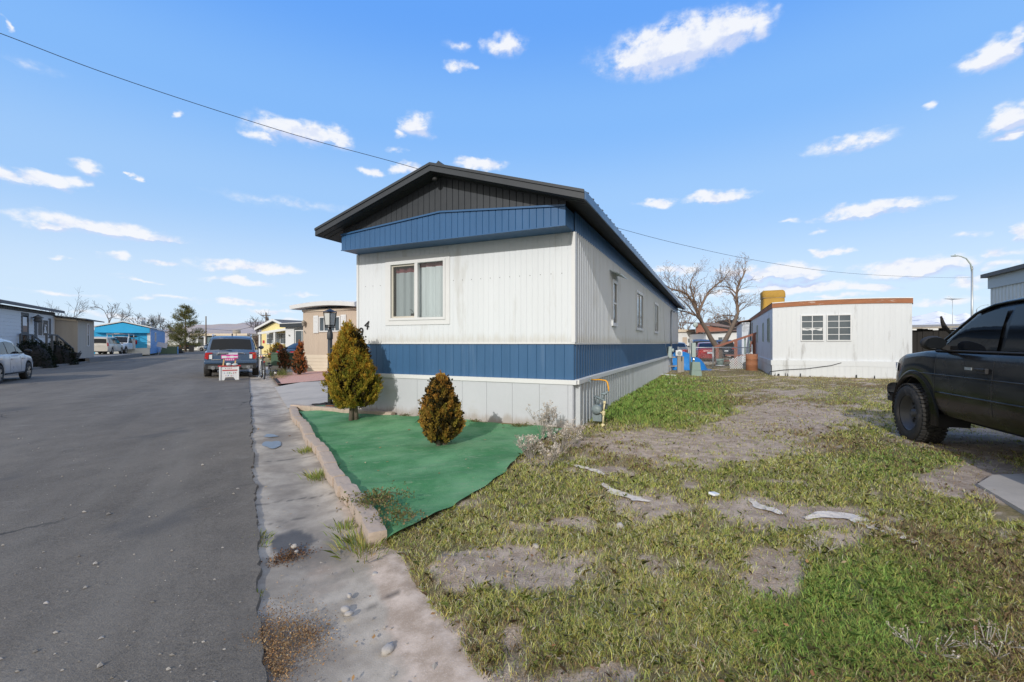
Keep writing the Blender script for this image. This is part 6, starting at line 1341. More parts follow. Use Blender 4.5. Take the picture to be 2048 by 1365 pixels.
# ================================================================ SMALL THINGS
# lamp post on the turf
p=G(660,815,.09); t=thing('lamp_post','black garden lamp post with a glazed lantern behind the tall arborvitae','lamp post',(p.x,p.y,.06),HOMEROT)
q=MB(); q.tube([(0,0,0),(0,0,1.62)],.045,12); q.lathe([(.055,1.45),(.06,1.47),(.06,1.56),(.05,1.6),(.03,1.66)],(0,0,0),12); q.build('post',M['charcoal'],t)
q=MB(); 
for sx_ in (-1,1):
    for sy_ in (-1,1): q.tube([(sx_*.065,sy_*.065,1.72),(sx_*.088,sy_*.088,2.02)],.010,5)
q.box(-.075,.075,-.075,.075,1.69,1.715); q.add([(-.105,-.105,2.02),(.105,-.105,2.02),(.105,.105,2.02),(-.105,.105,2.02),(0,0,2.085)],[(3,2,1,0),(0,1,4),(1,2,4),(2,3,4),(3,0,4)])
for zz in (1.74,2.0):
    k_=.068 if zz<1.8 else .086
    for a,b_ in (((-k_,-k_),(k_,-k_)),((k_,-k_),(k_,k_)),((k_,k_),(-k_,k_)),((-k_,k_),(-k_,-k_))): q.tube([(*a,zz),(*b_,zz)],.008,5)
q.tube([(0,0,1.62),(0,0,1.7)],.028,8); q.build('lantern_frame',M['black'],t)
q=MB(); q.add([(-.062,-.062,1.73),(.062,-.062,1.73),(.062,.062,1.73),(-.062,.062,1.73),(-.08,-.08,2.0),(.08,-.08,2.0),(.08,.08,2.0),(-.08,.08,2.0)],[(0,1,5,4),(1,2,6,5),(2,3,7,6),(3,0,4,7)]); q.build('lantern_glass',M['lampglass'],t)
q=MB(); q.lathe([(.018,1.74),(.022,1.86),(.004,1.9)],(0,0,0),8); q.build('bulb',M['signwhite'],t)
q=MB(); q.lathe([(.11,-.05),(.10,.06),(.05,.09)],(0,0,0),8); q.build('post_foot',M['rust'],t)
p=G(668,815,.1); q=MB(); q.tube([(p.x+.35*math.cos(a)*(1.6-.1*a),p.y+.12*math.sin(a),.15+.004*a) for a in np.linspace(0,9,50)],.012,6); tag(q.build('garden_hose',M['plastic']),'black hose coiled on the turf at the lamp post foot','hose')
# gas meter
q0=Vector((.986,7.117,0))+HD*.42+HE*.34; t=thing('gas_meter','grey gas meter with cream and yellow pipes beside the house corner','gas meter',(q0.x,q0.y,.08),HOMEROT); t.scale=(.68,.68,.62)
q=MB(); q.lathe([(.10,-.10),(.125,-.095),(.13,-.02),(.13,.1),(.11,.13)],(-.09,-.05,.42),20,'y'); q.box(-.20,.02,-.08,.10,.10,.40); q.build('meter_case',M['meter'],t,.015)
q=MB(); q.lathe([(.02,-.012),(.115,-.01),(.115,.0)],(-.09,-.152,.42),20,'y'); q.bar((-.2,-.165,.43),(.02,-.165,.36),.008,.014); q.build('meter_face',M['meter'],t)
q=MB(); q.box(.02,.16,-.10,.0,.44,.58); q.build('index_box',M['glass_house'],t,.01)
q=MB(); q.tube([(.08,-.20,-.06),(.085,-.20,.08)],.032,8); q.tube([(.04,-.2,.04),(.13,-.2,.04)],.026,8); q.tube([(.085,-.2,.06),(.10,-.2,.34)],.020,8); q.lathe([(.034,0),(.038,.01),(.038,.1),(.034,.11)],(.10,-.2,.30),10); q.tube([(.10,-.2,.40),(.125,-.2,.62)],.021,8); q.lathe([(.03,0),(.034,.01),(.034,.06),(.03,.07)],(.125,-.2,.60),10); q.tube([(.10,-.2,.35),(.02,-.16,.36)],.022,8); q.build('riser_pipe',M['creampipe'],t)
q=MB(); q.tube([(.125,-.2,.67),(.10,-.19,.69),(-.02,-.14,.735),(-.14,-.1,.77)],.024,8); q.tube([(.07,-.18,.71),(.07,-.15,.80),(.08,-.14,.83)],.026,8); q.lathe([(.055,0),(.075,.015),(.075,.04),(.05,.06)],(.09,-.13,.82),12); q.tube([(.09,-.13,.85),(.20,-.10,.91)],.03,8); q.tube([(-.07,-.05,.55),(-.07,-.07,.72)],.022,8); q.tube([(-.14,-.1,.77),(-.16,-.05,.74),(-.14,-.02,.55)],.02,8); q.build('regulator',M['meter'],t)
q=MB(); q.tube([(.20,-.10,.91),(.195,-.10,1.0),(.17,-.10,1.14),(.13,-.09,1.19),(-.05,-.02,1.205),(-.15,.05,1.19),(-.27,.12,1.185)],.019,10); q.build('yellow_pipe',M['yellowpipe'],t)
q=MB(); q.tube([(-.27,.12,1.185),(-.33,.16,1.18)],.024,8); q.box(-.33,-.29,.13,.17,1.12,1.2); q.build('wall_fitting',M['meter'],t)
# overhead cable
cab=[P(u,v,Y) for u,v,Y in ((-420,-95,8.2),(-200,-5,9),(0,67,10.2),(200,143,11.2),(420,217,12.4),(620,279,13.5),(835,338,14.9),(1040,403,17),(1240,458,19.6),(1360,489,21.8),(1500,519,24.8),(1640,541,29),(1760,551,33.5),(1900,556,39.6),(1942,555,40.6))]
def smooth(ps,n=14):
    out=[]
    for i in range(len(ps)-1):
        a,b,c,d=ps[max(i-1,0)],ps[i],ps[i+1],ps[min(i+2,len(ps)-1)]
        for k in range(n):
            t_=k/n; out.append(.5*((2*b)+(c-a)*t_+(2*a-5*b+4*c-d)*t_*t_+(3*b-a-3*c+d)*t_**3))
    return out+[ps[-1]]
q=MB(); q.tube(smooth(cab),[.009]*((len(cab)-1)*14+1),5); 
sm=smooth(cab); lash=[]
for i,pp in enumerate(sm):
    pass
tag(q.build('overhead_cable',M['black'],recalc=False),'dark overhead cable sagging across the sky behind the roof','cable')
# street lights and poles
def street_light(label,pos,h,arm,rz,group,r=.10):
    t=thing('street_lamp',label,'street lamp',pos,rz,group); q=MB(); q.tube([(0,0,0),(0,0,h*.9)],[r,r*.72],10); q.lathe([(r*.85,0),(r*.85,.12)],(0,0,h*.87),10); q.build('pole',M['galv'],t)
    q=MB(); q.tube([(-.0,0,h*.84),(-.12,0,h*.92),(-.4*arm,0,h*.975),(-.75*arm,0,h*.995),(-arm,0,h*1.002)],[.06,.055,.05,.045,.04],8); q.build('arm',M['utilbox'],t)
    q=MB(); q.ball((-arm-.28,0,h*1.0),(.36,.13,.06)); q.lathe([(.04,0),(.03,.10)],(-arm-.22,0,h*1.0+.05),8); q.build('lamp_head',M['utilbox'],t)
p=P(1944,720,39); street_light('tall galvanised street lamp with a curved arm, right of the white home',(p.x,p.y,0),9.05,1.25,0,'street lamps beyond the truck')
p=P(1953,700,95); street_light('distant smaller street lamp seen through the gap by the truck roof',(p.x,p.y,0),9.6,2.2,math.pi,'street lamps beyond the truck')
for u,v,Y,h,lab in ((412,690,85,6.6,'thin dark utility pole right of the tall pine'),(532,690,75,6.6,'dark utility pole behind the yellow home')):
    p=P(u,v,Y); t=thing('utility_pole',lab,'utility pole',(p.x,p.y,0),.3,'utility poles'); q=MB(); q.tube([(0,0,0),(0,0,h)],[.13,.10],8); q.build('pole',M['bark'],t)
    if u>500: q=MB(); q.box(-.7,.7,-.06,.06,h-.55,h-.42); q.lathe([(.16,0),(.16,.5)],(.25,0,h-1.3),8); q.build('crossarm',M['bark'],t)
q=MB(); a=P(384,664,86); b_=P(412,658,85); c_=P(532,648,75); q.tube([a+Vector((-40,8,.5)),a,b_],.03,4); q.tube([b_,(b_+c_)/2-Vector((0,0,.8)),c_],.03,4); tag(q.build('power_line',M['black'],recalc=False),'faint power lines strung between the far poles','cable')
# television antenna
p=P(1905,640,44); t=thing('antenna','roof television antenna on a thin mast beside the street lamp','antenna',(p.x,p.y,3.2),.25); q=MB(); q.tube([(0,0,-.4),(0,0,2.65)],.02,5); q.build('mast',M['galv'],t); q=MB(); q.tube([(-1.0,0,2.6),(1.0,0,2.62)],.022,5)
for k in range(9): l=.18+.05*k; q.tube([(-.95+k*.23,-l,2.6),(-.95+k*.23,l,2.6)],.012,4)
q.tube([(-.35,-.1,2.4),(.0,0,2.6),(-.35,.1,2.85)],.015,4); q.build('elements',M['galv'],t)
# leaning dark branch by the plank shed
q=MB(); pb_=[P(u,v,16.5) for u,v in ((1882,633),(1885,645),(1889,655),(1899,664),(1908,674),(1925,690))]; q.tube(pb_,[.03,.06,.08,.06,.055,.05],7); tag(q.build('broken_branch',M['wood_dark']),'dark broken branch leaning above the plank shed','branch')
# ---- yard services behind the home
p=G(1391,751,.1); t=thing('utility_pedestal','pale green electric pedestal with a tall meter box in the yard','utility pedestal',(p.x,p.y,.05),-.15)
def frust(q,x0,x1,y0,y1,z0,z1,k): q.add([(x0,y0,z0),(x1,y0,z0),(x1,y1,z0),(x0,y1,z0),(x0*k,y0*k,z1),(x1*k,y0*k,z1),(x1*k,y1*k,z1),(x0*k,y1*k,z1)],[(3,2,1,0),(4,5,6,7),(0,1,5,4),(1,2,6,5),(2,3,7,6),(3,0,4,7)])
q=MB(); frust(q,-.21,.21,-.2,.2,0,.26,.92); frust(q,-.18,.18,-.17,.17,.26,.60,.84); q.build('cabinet',M['util'],t,.015)
q=MB(); q.tube([(-.07,.02,.55),(-.07,.02,.82)],.05,10); q.build('conduit',M['chrome'],t)
q=MB(); q.box(-.15,-.0,-.05,.12,.80,1.40); q.build('meter_box',M['utilbox'],t,.01)
q=MB(); q.tube([(-.20,.05,.3),(-.20,.05,1.45)],.025,8); q.build('ground_pipe',M['galv'],t)
p=G(1358,745,.1); t=thing('meter_post','grey timber post carrying a white round-faced meter box','meter post',(p.x,p.y,.05),-.1)
q=MB(); q.box(-.075,.075,-.05,.05,0,.86); q.build('post',M['wood'],t); q=MB(); q.box(-.16,.13,-.10,.05,.80,1.06); q.build('meter_box',M['signwhite'],t,.03); q=MB(); q.lathe([(.085,-.02),(.085,.0),(.06,.0),(.05,-.012)],(-.015,-.105,.93),16,'y'); q.build('meter_dial',M['galv'],t)
p=G(1345,745,.1); t=thing('timber_rack','weathered low timber rail frame beside the meter post','frame',(p.x,p.y,.05),.1); q=MB(); q.box(-.30,.75,.4,.5,.70,.76); q.box(-.3,-.22,.4,.5,0,.70); q.box(.60,.75,.4,.5,0,.70); q.box(-.22,.6,.42,.48,.28,.34); q.build('rails',M['wood'],t)
# blue tarp heap
p=G(1375,741,.1); mb=MB(); rows=[]
def tarpz(x,y):
    k=max(0,1-abs((x-.05)/1.2)**1.7-abs(y/.85)**2); z=.92*k**.62; z+= (fbm(np.array([x*3+5]),np.array([y*3+2]),3)[0]-.5)*.22*min(1,k*4+.3); return max(.015+.02*abs(math.sin(9*x)),z)
for i in range(30):
    row=[]
    for j in range(46):
        x=-1.25+2.75*j/45; y=-1+2*i/29; z=tarpz(x,y)
        row.append((x,y,z))
    rows.append(row)
mb.sheet(rows); o=mb.build('tarp_heap',M['bluetarp']); o.location=(p.x+.18,p.y+1.3,.05); o.rotation_euler=(0,0,-.2); tag(o,'crumpled bright blue tarpaulin over a heap behind the pedestal','tarpaulin')
p=G(1334,752,.1); q=MB(); q.bar((p.x-.32,p.y+.05,.17),(p.x+.28,p.y-.25,.13),.16,.03); tag(q.build('loose_plank',M['white_clean']),'white plank lying on the grass near the skirting end','plank')
# chain-link fence
A=G(1356,736,.1); A=P(1356,700,24.6); xs=[P(u,700,24.4).x for u in (1356,1426,1504)]; t=thing('chain_link_fence','grey chain-link fence with a pipe rail in front of the forked tree','fence',(0,24.4,.05))
for x in xs:
    q=MB(); q.tube([(x,0,-.05),(x,0,1.2 if x<xs[2] else 1.32)],.035,8); q.build('post',M['galv'],t)
q=MB(); q.tube([(xs[0],0,1.15),(xs[2],0,1.15)],.024,8); q.build('top_rail',M['galv'],t)
q=MB(); st_=.085; W0=xs[2]-xs[0]; n=int((W0+1.15)/st_)
for k in range(n):
    for sg in (1,-1):
        x0=k*st_ if sg>0 else k*st_-1.1*0; a=(xs[0]+k*st_-1.1*(sg>0),0.004*sg,.04); b_=(xs[0]+k*st_-1.1*(sg>0)+1.1 if sg>0 else xs[0]+k*st_-1.1,0.004*sg,1.14)
        ax_,az_,bx_,bz_=a[0],a[2],b_[0],b_[2]
        lo_,hi_=min(ax_,bx_),max(ax_,bx_)
        def cl(x): f=(x-ax_)/(bx_-ax_); return (x,a[1],az_+(bz_-az_)*f)
        xa=max(lo_,xs[0]); xb=min(hi_,xs[2])
        if xb-xa>.02: q.tube([cl(xa),cl(xb)],.0035,3,0,False)
q.build('wire_mesh',M['galv'],t,recalc=False)
# lattice panel
a=G(1459,747,.1); b_=G(1507,744,.1); Yl=23.6; t=thing('lattice_panel','tilted white lattice panel leaning on the fence by the rusty drum','lattice panel',(P(1459,744,Yl).x,Yl,.05),.0); Wl=P(1507,744,Yl).x-P(1459,744,Yl).x
q=MB(); q2=MB(); h0,h1=.55,.98
for k in range(-12,24):
    for sg in (1,-1):
        x0=k*.125; pts_=[]
        for f in np.linspace(0,1.3,27):
            x=x0+sg*f; z=f
            if 0<=x<=Wl and z<=h0+(h1-h0)*x/Wl: pts_.append((x,.006*sg,z))
        if len(pts_)>1: q.bar(pts_[0],pts_[-1],.006,.030)
q.build('slats',M['white_clean'],t)
p=G(1512,741,.1); t=thing('rusty_drum','rusty brown steel drum standing against the weathered home','drum',(p.x,p.y+.4,.05)); q=MB(); q.lathe([(.26,0),(.275,.02),(.27,.28),(.285,.30),(.27,.32),(.27,.58),(.285,.6),(.27,.62),(.275,.82),(.25,.84)],(0,0,0),20); q.build('drum',M['rust'],t); 
q=MB(); q.lathe([(.24,0),(.24,.01)],(0,0,.835),16); q.build('lid',M['redwood'],t)
# stair frame with ramp rail
p=P(1490,735,26.5); t=thing('timber_stair','red-brown timber stair frame against the weathered home','stair',(p.x-.6,p.y,.05),-HA)
q=MB(); q.bar((-1.1,0,1.15),(1.35,0,2.05),.07,.12); q.build('handrail',M['redwood'],t)
for x,z in ((-.95,1.2),(.05,1.62),(1.0,1.92),(.9,1.5)):
    q=MB(); q.box(x-.09,x+.09,-.06,.06,0,z); q.build('post',M['redwood'],t)
q=MB(); q.box(-.5,1.1,.1,1.0,.62,.7); q.box(-.6,-.1,.1,1.0,.3,.36); q.build('deck',M['redwood'],t)
q=MB(); q.tube([(.55,.3,.1),(.55,.3,1.7)],.04,8); q.tube([(.8,.4,.1),(.8,.4,1.55)],.05,8); q.build('metal_posts',M['util'],t)
p=P(1440,733,26.2); t=thing('garden_planter','green wire planter at the forked tree base','planter',(p.x,p.y,.12)); q=MB(); q.lathe([(.17,.0),(.22,.36)],(0,0,.05),14); q.build('basket',M['util'],t); q=MB(); q.lathe([(.25,-.02),(.25,.02)],(0,0,.02),14); q.build('tray',M['signwhite'],t)
p=P(1400,732,27); t=thing('brush_pile','heap of dry brown brush in front of the red car','brush',(p.x,p.y,.05)); rs=np.random.RandomState(8); P0=rs.normal(0,1,(220,3))*[.9,.4,.16]+[.35,0,.28]; V,C=sprays(P0,unit(rs.normal(0,1,(220,3))),6,.35,.008,.6,np.array([[.28,.17,.09],[.2,.13,.08]]),4); cards('twigs',V,C,M['foliage'],t)
q=MB(); q.ball((.35,0,.12),(.9,.4,.16),0,10,5,.3,3); q.build('mulch',M['wood'],t)
# ---- right side of the road: cabinet, bin, sign, bike, path lights
p=G(565,739,.1); t=thing('utility_cabinet','dark green transformer cabinet behind the dead orange shrubs','utility cabinet',(p.x,p.y+.3,.1),HOMEROT); q=MB(); q.box(-.5,.5,-.4,.4,.12,.74); q.box(-.53,.53,-.43,.43,.74,.82); q.build('cabinet',M['green_box'],t,.03); q=MB(); q.box(-.6,.6,-.5,.5,-.1,.12); q.build('pad',M['conc'],t)
t.location.y+=1.2; t.location.x-=.7
p=G(636,738,.12); q=MB(); q.add([(p.x-.5,p.y-.05,.14),(p.x+.6,p.y-.5,.14),(p.x+.7,p.y+.3,.34),(p.x-.2,p.y+.7,.34),(p.x-.5,p.y-.05,.08),(p.x+.6,p.y-.5,.08),(p.x+.7,p.y+.3,.08),(p.x-.2,p.y+.7,.08)],[(0,1,2,3),(4,7,6,5),(0,4,5,1),(1,5,6,2),(2,6,7,3),(3,7,4,0)]); tag(q.build('concrete_splash_block',M['white']),'pale sloping concrete block below the tan home vent','concrete block')
for u,v,lab in ((538,738,'flat-topped solar path light nearest the blue vehicle'),(541,744,'squat dark solar path light in the gravel corner'),(551,757,'low solar path light at the gravel edge by the driveway')):
    p=G(u,v,.06); t=thing('path_light',lab,'path light',(p.x,p.y,.03),0,'solar path lights in the gravel'); q=MB(); q.tube([(0,0,0),(0,0,.22)],.012,6); q.build('stake',M['plastic'],t); q=MB(); q.lathe([(.045,.2),(.05,.3)],(0,0,0),10); q.build('lens',M['lampglass'],t); q=MB(); q.lathe([(.09,.30),(.09,.33),(.03,.36)],(0,0,0),12); q.build('cap',M['plastic'],t)
for u,v,n,lab,sd_ in ((557,748,240,'grey-green spiky clump in the gravel bed',1),(562,751,240,'pale green grass clump in the gravel bed',2),(556,756,130,'straw-coloured flat clump at the gravel edge',3)):
    p=G(u,v,.12); x,y,hh,c=tuft(p.x,p.y,n,.16,.24 if sd_<3 else .1,90+sd_,np.array([[.09,.10,.05],[.12,.12,.06]]) if sd_==1 else np.array([[.18,.22,.06],[.25,.24,.1]]) if sd_==2 else np.array([[.4,.3,.18]])); a=np.random.RandomState(sd_).uniform(0,6.28,n); s=np.stack([np.cos(a)*.008,np.sin(a)*.008,0*a],1); b0=np.stack([x,y,0*x+.12],1); V=np.stack([b0-s,b0+s,b0+np.stack([np.cos(a)*.08,np.sin(a)*.08,hh],1)],1); tag(cards('ornamental_grass',V,np.clip(c,.01,.7),M['grass']),lab,'grass clump','ornamental clumps in the gravel bed')
p=G(528,745,.03); q=MB(); q.tube([R(16.9+.6*i,-.92,.03+.03) for i in range(11)],.055,6); tag(q.build('bed_edging',M['wood_dark']),'dark edging strip between the gutter and the red gravel','edging')
# sign on a sawhorse
p=G(459,760,.03); t=thing('sidewalk_sign','white sandwich board with faded coloured lettering, red rail and pink sign on timber legs','sign',(p.x,p.y,.02),ROADROT-math.pi/2+rad(4))
q=MB(); q.box(-.29,.29,-.02,.02,.11,.52); q.box(-.33,-.29,-.05,.16,0,.52); q.box(.27,.31,-.03,.03,.0,.52); q.add([(-.29,-.02,.0),(-.17,-.02,.0),(-.13,-.02,.11),(-.29,-.02,.11),(.29,-.02,.0),(.19,-.02,.0),(.13,-.02,.11),(.29,-.02,.11)],[(0,1,2,3),(7,6,5,4)]); q.build('board',M['signwhite'],t)
q=MB(); q.box(-.37,.37,-.045,.03,.52,.56); q.build('top_rail',M['redprint'],t); q=MB(); q.box(-.23,.25,-.033,-.02,.36,.395); q.build('middle_rail',M['redprint'],t)
for x in (-.19,.19):
    q=MB(); q.bar((x-.02,0,.54),(x+.02,.02,.86),.045,.03); q.build('leg',M['newwood'],t)
q=MB(); q.box(-.27,.28,-.03,-.01,.82,.97); q.box(-.14,.18,-.03,-.01,.75,.82); q.build('upper_sign',M['pink'],t)
q=MB()
for a,b_,c_,d_ in ((-.25,-.10,.84,.93),(.02,.13,.84,.93),(-.10,.02,.86,.905),(.13,.27,.86,.91)): q.box(a,b_,-.036,-.0305,c_,d_)
for k in range(5): q.box(-.13+k*.062,-.105+k*.062,-.036,-.0305,.76,.815)
q.build('upper_lettering',M['signwhite'],t)
q=MB(); q.box(-.03,.27,-.02,-.005,.95,1.05); q.build('upper_card',M['plate'],t)
q=MB(); q.ball((-.02,-.03,.60),(.10,.07,.06),0,10,6,.15,2); q.ball((.17,-.03,.59),(.11,.06,.045),0,10,6,.12,3); q.build('cloth_bag',M['pale_grey'],t)
rgl=random.Random(3)
for mt_,z,hh_,xs_l in (('redprint',.455,.05,(-.12,-.06,.0,.06)),('blueprint',.27,.07,(-.17,-.09)),('greenline',.27,.07,(-.01,.05)),('redprint',.27,.07,(.13,.2)),('redprint',.17,.06,(-.12,.06)),('blueprint',.17,.06,(-.04,.12))):
    q=MB()
    for x in xs_l: q.tube([(x+rgl.uniform(-.025,.025),-.0225,z+rgl.uniform(-.5,.5)*hh_) for _ in range(5)],.005,4)
    q.build('faded_lettering',M[mt_],t)
# bicycle standing end-on
p=G(509,760,.0); t=thing('bicycle','dark bicycle on its kickstand with orange grips, seen end-on beside the blue vehicle','bicycle',(p.x+.02,p.y+.55,.0),ROADROT+rad(3.5))
for x in (-.52,.52):
    q=MB(); q.tube([(x+.325*math.cos(a),0,.345+.325*math.sin(a)) for a in np.linspace(0,2*math.pi,33)],.024,7); wo=q.build('wheel',M['rubber'],t); q=MB()
    q.tube([(x+.295*math.cos(a),0,.345+.295*math.sin(a)) for a in np.linspace(0,2*math.pi,25)],.012,5)
    for k in range(14): a=6.283*k/14; q.tube([(x,.02*(-1)**k,.345),(x+.29*math.cos(a),0,.345+.29*math.sin(a))],.0025,3)
    q.tube([(x,-.05,.345),(x,.05,.345)],.018,6); q.build('rim',M['galv'],wo)
q=MB(); q.tube([(.40,0,.86),(-.02,0,.32)],.018,6); q.tube([(-.02,0,.32),(-.18,0,.82)],.016,6); q.tube([(-.16,0,.76),(.37,0,.80)],.016,6); q.tube([(-.02,0,.32),(-.52,.05,.345)],.011,5); q.tube([(-.16,0,.74),(-.52,-.05,.345)],.010,5); q.build('frame',M['charcoal'],t)
q=MB()
for sg in (-1,1): q.tube([(.42,sg*.045,.72),(.52,sg*.05,.345)],.014,6)
q.tube([(.42,-.05,.72),(.42,.05,.72)],.016,6); q.tube([(.42,0,.72),(.37,0,.95)],.016,6); q.build('fork',M['signwhite'],t)
q=MB(); q.tube([(.30,-.31,1.0),(.37,-.12,.97),(.38,.12,.97),(.30,.31,1.0)],.012,6); q.build('handlebar',M['galv'],t)
for sg in (-1,1):
    q=MB(); q.tube([(.31,sg*.22,.988),(.28,sg*.34,1.0)],.02,7); q.build('grip',M['orange'],t)
q=MB(); q.ball((-.2,0,.86),(.13,.07,.035)); q.build('saddle',M['plastic'],t); q=MB(); q.box(-.555,-.535,-.03,.03,.66,.72); q.build('rear_reflector',M['redlamp'],t); q=MB(); q.box(.38,.42,-.05,.05,.84,.93); q.build('front_bag',M['redlamp'],t)
q=MB(); q.tube([(-.1,.03,.3),(-.22,.22,.0)],.010,5); q.build('kickstand',M['galv'],t)
q=MB(); q.lathe([(.085,-.005),(.085,.005)],(-.02,-.05,.32),16,'y'); q.tube([(-.02,-.06,.32),(.1,-.07,.22)],.010,5); q.tube([(-.02,.06,.32),(-.14,.07,.42)],.010,5); q.box(.05,.15,-.14,-.06,.2,.225); q.build('crank',M['galv'],t)
# far bin, tilted sign, green dumpster
p=P(383,703,75); t=thing('wheelie_bin','dark wheeled rubbish bin at the far kerb beside the dark vehicle','bin',(p.x,p.y,.02),ROADROT); q=MB(); frust(q,-.32,.32,-.3,.3,0,1.0,1.2); q.build('bin_body',M['plastic'],t); q=MB(); q.box(-.42,.4,-.4,.4,1.0,1.07); q.build('lid',M['plastic'],t,.02)
p=P(322,705,56); t=thing('yard_sign','white tilted sign board on a post beside the blue home','sign',(p.x,p.y,.08),rad(30)); q=MB(); q.bar((-.3,0,-.1),(.15,0,1.1),.08,.06); q.build('post',M['galv'],t); q=MB(); q.obox((.12,-.05,1.15),(1.05,.04,.6),Matrix.Rotation(rad(14),3,'Y')); q.build('board',M['plate'],t)
p=P(338,705,60); t=thing('planter_box','dark green low box with a pale end beside the tilted sign','box',(p.x,p.y,.05),rad(35)); q=MB(); q.add([(-.9,-.6,0),(.9,-.6,0),(.9,.6,0),(-.9,.6,0),(-.7,-.45,.95),(.85,-.45,.95),(.85,.5,.95),(-.7,.5,.95)],[(3,2,1,0),(4,5,6,7),(0,1,5,4),(1,2,6,5),(2,3,7,6),(3,0,4,7)]); q.build('box',M['green_box'],t); q=MB(); q.box(.9,1.0,-.6,.6,.0,.95); q.build('end_panel',M['cyan_side'],t)
mound('dry_bush','dark low shrub between the blue home and the far bin','bush',(P(350,702,64).x,64,.05),(1.3,.8,.8),66,np.array([[.05,.055,.03],[.09,.08,.05]]),160)
# wheelbarrow-like dark thing beside the hedge
p=G(96,729,.05); t=thing('garden_cart','dark upturned garden cart beside the right-hand hedge','garden cart',(p.x+.9,p.y+.6,.05),ROADROT); q=MB(); frust(q,-.35,.35,-.3,.3,.25,.75,1.5); q.build('tray',M['plastic'],t); q=MB(); q.tube([(-.5,.2,.3),(.9,.3,.85)],.025,6); q.tube([(-.5,-.2,.3),(.9,-.3,.85)],.025,6); q.lathe([(.2,-.04),(.2,.04)],(-.5,0,.2),12,'y'); q.build('frame',M['plastic'],t)
# ---- small stuff on the ground
def rock(label,pos,r,seed,mat,group):
    q=MB(); q.ball((0,0,0),r,0,9,6,.16,seed); o=q.build('stone',mat); o.location=pos; o.rotation_euler=(0,0,seed*1.3); return tag(o,label,'stone',group)
mst=pm('pale_stone',(.40,.37,.34),.85,.2,20,bump=.3)
for u,v,r,lab,sd_ in ((776,1274,(.042,.03,.018),'largest smooth stone on the dirt beside the gutter',1),(690,1213,(.03,.022,.012),'flat stone at the concrete edge above the smooth stone',2),(698,1222,(.024,.02,.012),'second flat stone touching another at the concrete edge',3),(699,1187,(.02,.014,.012),'small dark stone on the concrete',4),(588,1090,(.022,.016,.018),'pale stone at the lower edge of the wet stain',5),(593,1100,(.018,.012,.012),'smaller pale stone below the wet stain',6),(93,1213,(.02,.013,.012),'lone pebble on the asphalt at far left',7),(1240,1063,(.03,.03,.03),'white chunk of stone standing in the middle grass',8),(1072,1090,(.03,.02,.016),'pale stone in the bare patch',9),(750,1130,(.022,.02,.014),'pale stone at the grass edge near the kerb end',10)):
    z=.0 if u<720 else .03; p=G(u,v,z); p.z=float(lawnz(np.array([p.x]),np.array([p.y]))[0]) if u>720 else -.02 if u>500 else .008; p.z+=r[2]*.45; rock(lab,p,r,sd_,mst,'loose stones on the ground')
rs=np.random.RandomState(41); n=3600; Yp=np.exp(rs.uniform(math.log(1.6),math.log(13),n)); Xp=Yp*rs.uniform(-1.2,1.2,n); nn_=-(Xp*np.cos(RA)+Yp*np.sin(RA)); bb_=bareness(Xp,Yp); kp=((nn_<-.84)&(bb_>.55))|((nn_>-.8)&(nn_<-.1)&(rs.rand(n)<.3)&(Yp<4))|((nn_>0)&(nn_<7)&(rs.rand(n)<.38)); hx,hy=houseloc(Xp,Yp); kp&=~((hx<.1)&(hy>-3)&(hy<22)&(Yp>3.6))
Xp,Yp,nn_=Xp[kp],Yp[kp],nn_[kp]; Zp=np.where(nn_<-.8,lawnz(Xp,Yp),np.where(nn_>-.06,np.interp(nn_,[-.07,.6,3,6],[.004,.015,.05,.05]),-.028)); n=len(Xp); r=rs.gamma(2,.0022,n)*np.maximum(1,Yp/4)**.5+.002
ico=np.array([(1,0,0),(-1,0,0),(0,1,0),(0,-1,0),(0,0,.7),(0,0,-.7)]); fi=[(0,2,4),(2,1,4),(1,3,4),(3,0,4),(2,0,5),(1,2,5),(3,1,5),(0,3,5)]
base=ico[None]*r[:,None,None]*rs.uniform(.6,1.4,(n,6,1))+np.stack([Xp,Yp,Zp+r*.3],1)[:,None]; V=base[:,fi].reshape(-1,3,3); C=np.repeat(np.clip(rs.uniform(.2,.5,(n,1))*np.array([[1,.93,.85]]),.05,.7),8,axis=0); tag(cards('pebbles',V,C,M['foliage']),'scattered pale pebbles on the bare soil and concrete','pebbles',None,'stuff')
# fallen leaves
n=420; Yp=np.exp(rs.uniform(math.log(1.7),math.log(11),n)); Xp=Yp*rs.uniform(-.62,1.1,n); nn_=-(Xp*np.cos(RA)+Yp*np.sin(RA)); kp=(nn_<-.1)&((nn_<-.9)|(rs.rand(n)<.6)); hx,hy=houseloc(Xp,Yp); kp&=~((hx<.05)&(hx>-4.5)&(hy>-.05)&(hy<22)); Xp,Yp,nn_=Xp[kp],Yp[kp],nn_[kp]; n=len(Xp); Zp=np.where(nn_<-.8,lawnz(Xp,Yp)+.035,-.02)
a=rs.uniform(0,6.28,n); l=rs.uniform(.008,.019,n)*np.maximum(1,Yp/4); tl=rs.normal(0,.25,(n,2)); def_=lambda dx,dy: np.stack([Xp+np.cos(a)*dx*l-np.sin(a)*dy*l,Yp+np.sin(a)*dx*l+np.cos(a)*dy*l,Zp+(tl[:,0]*dx+tl[:,1]*dy)*l*.8+.004],1)
V=np.stack([def_(-1,0),def_(-.2,-.55),def_(1,0),def_(-.1,.55)],1); C=np.array([[.42,.24,.10],[.5,.36,.2],[.3,.15,.07],[.55,.42,.28]])[rs.randint(0,4,n)]; tag(cards('fallen_leaves',V,C,M['foliage']),'scattered tan fallen leaves on grass and turf','leaves',None,'stuff')
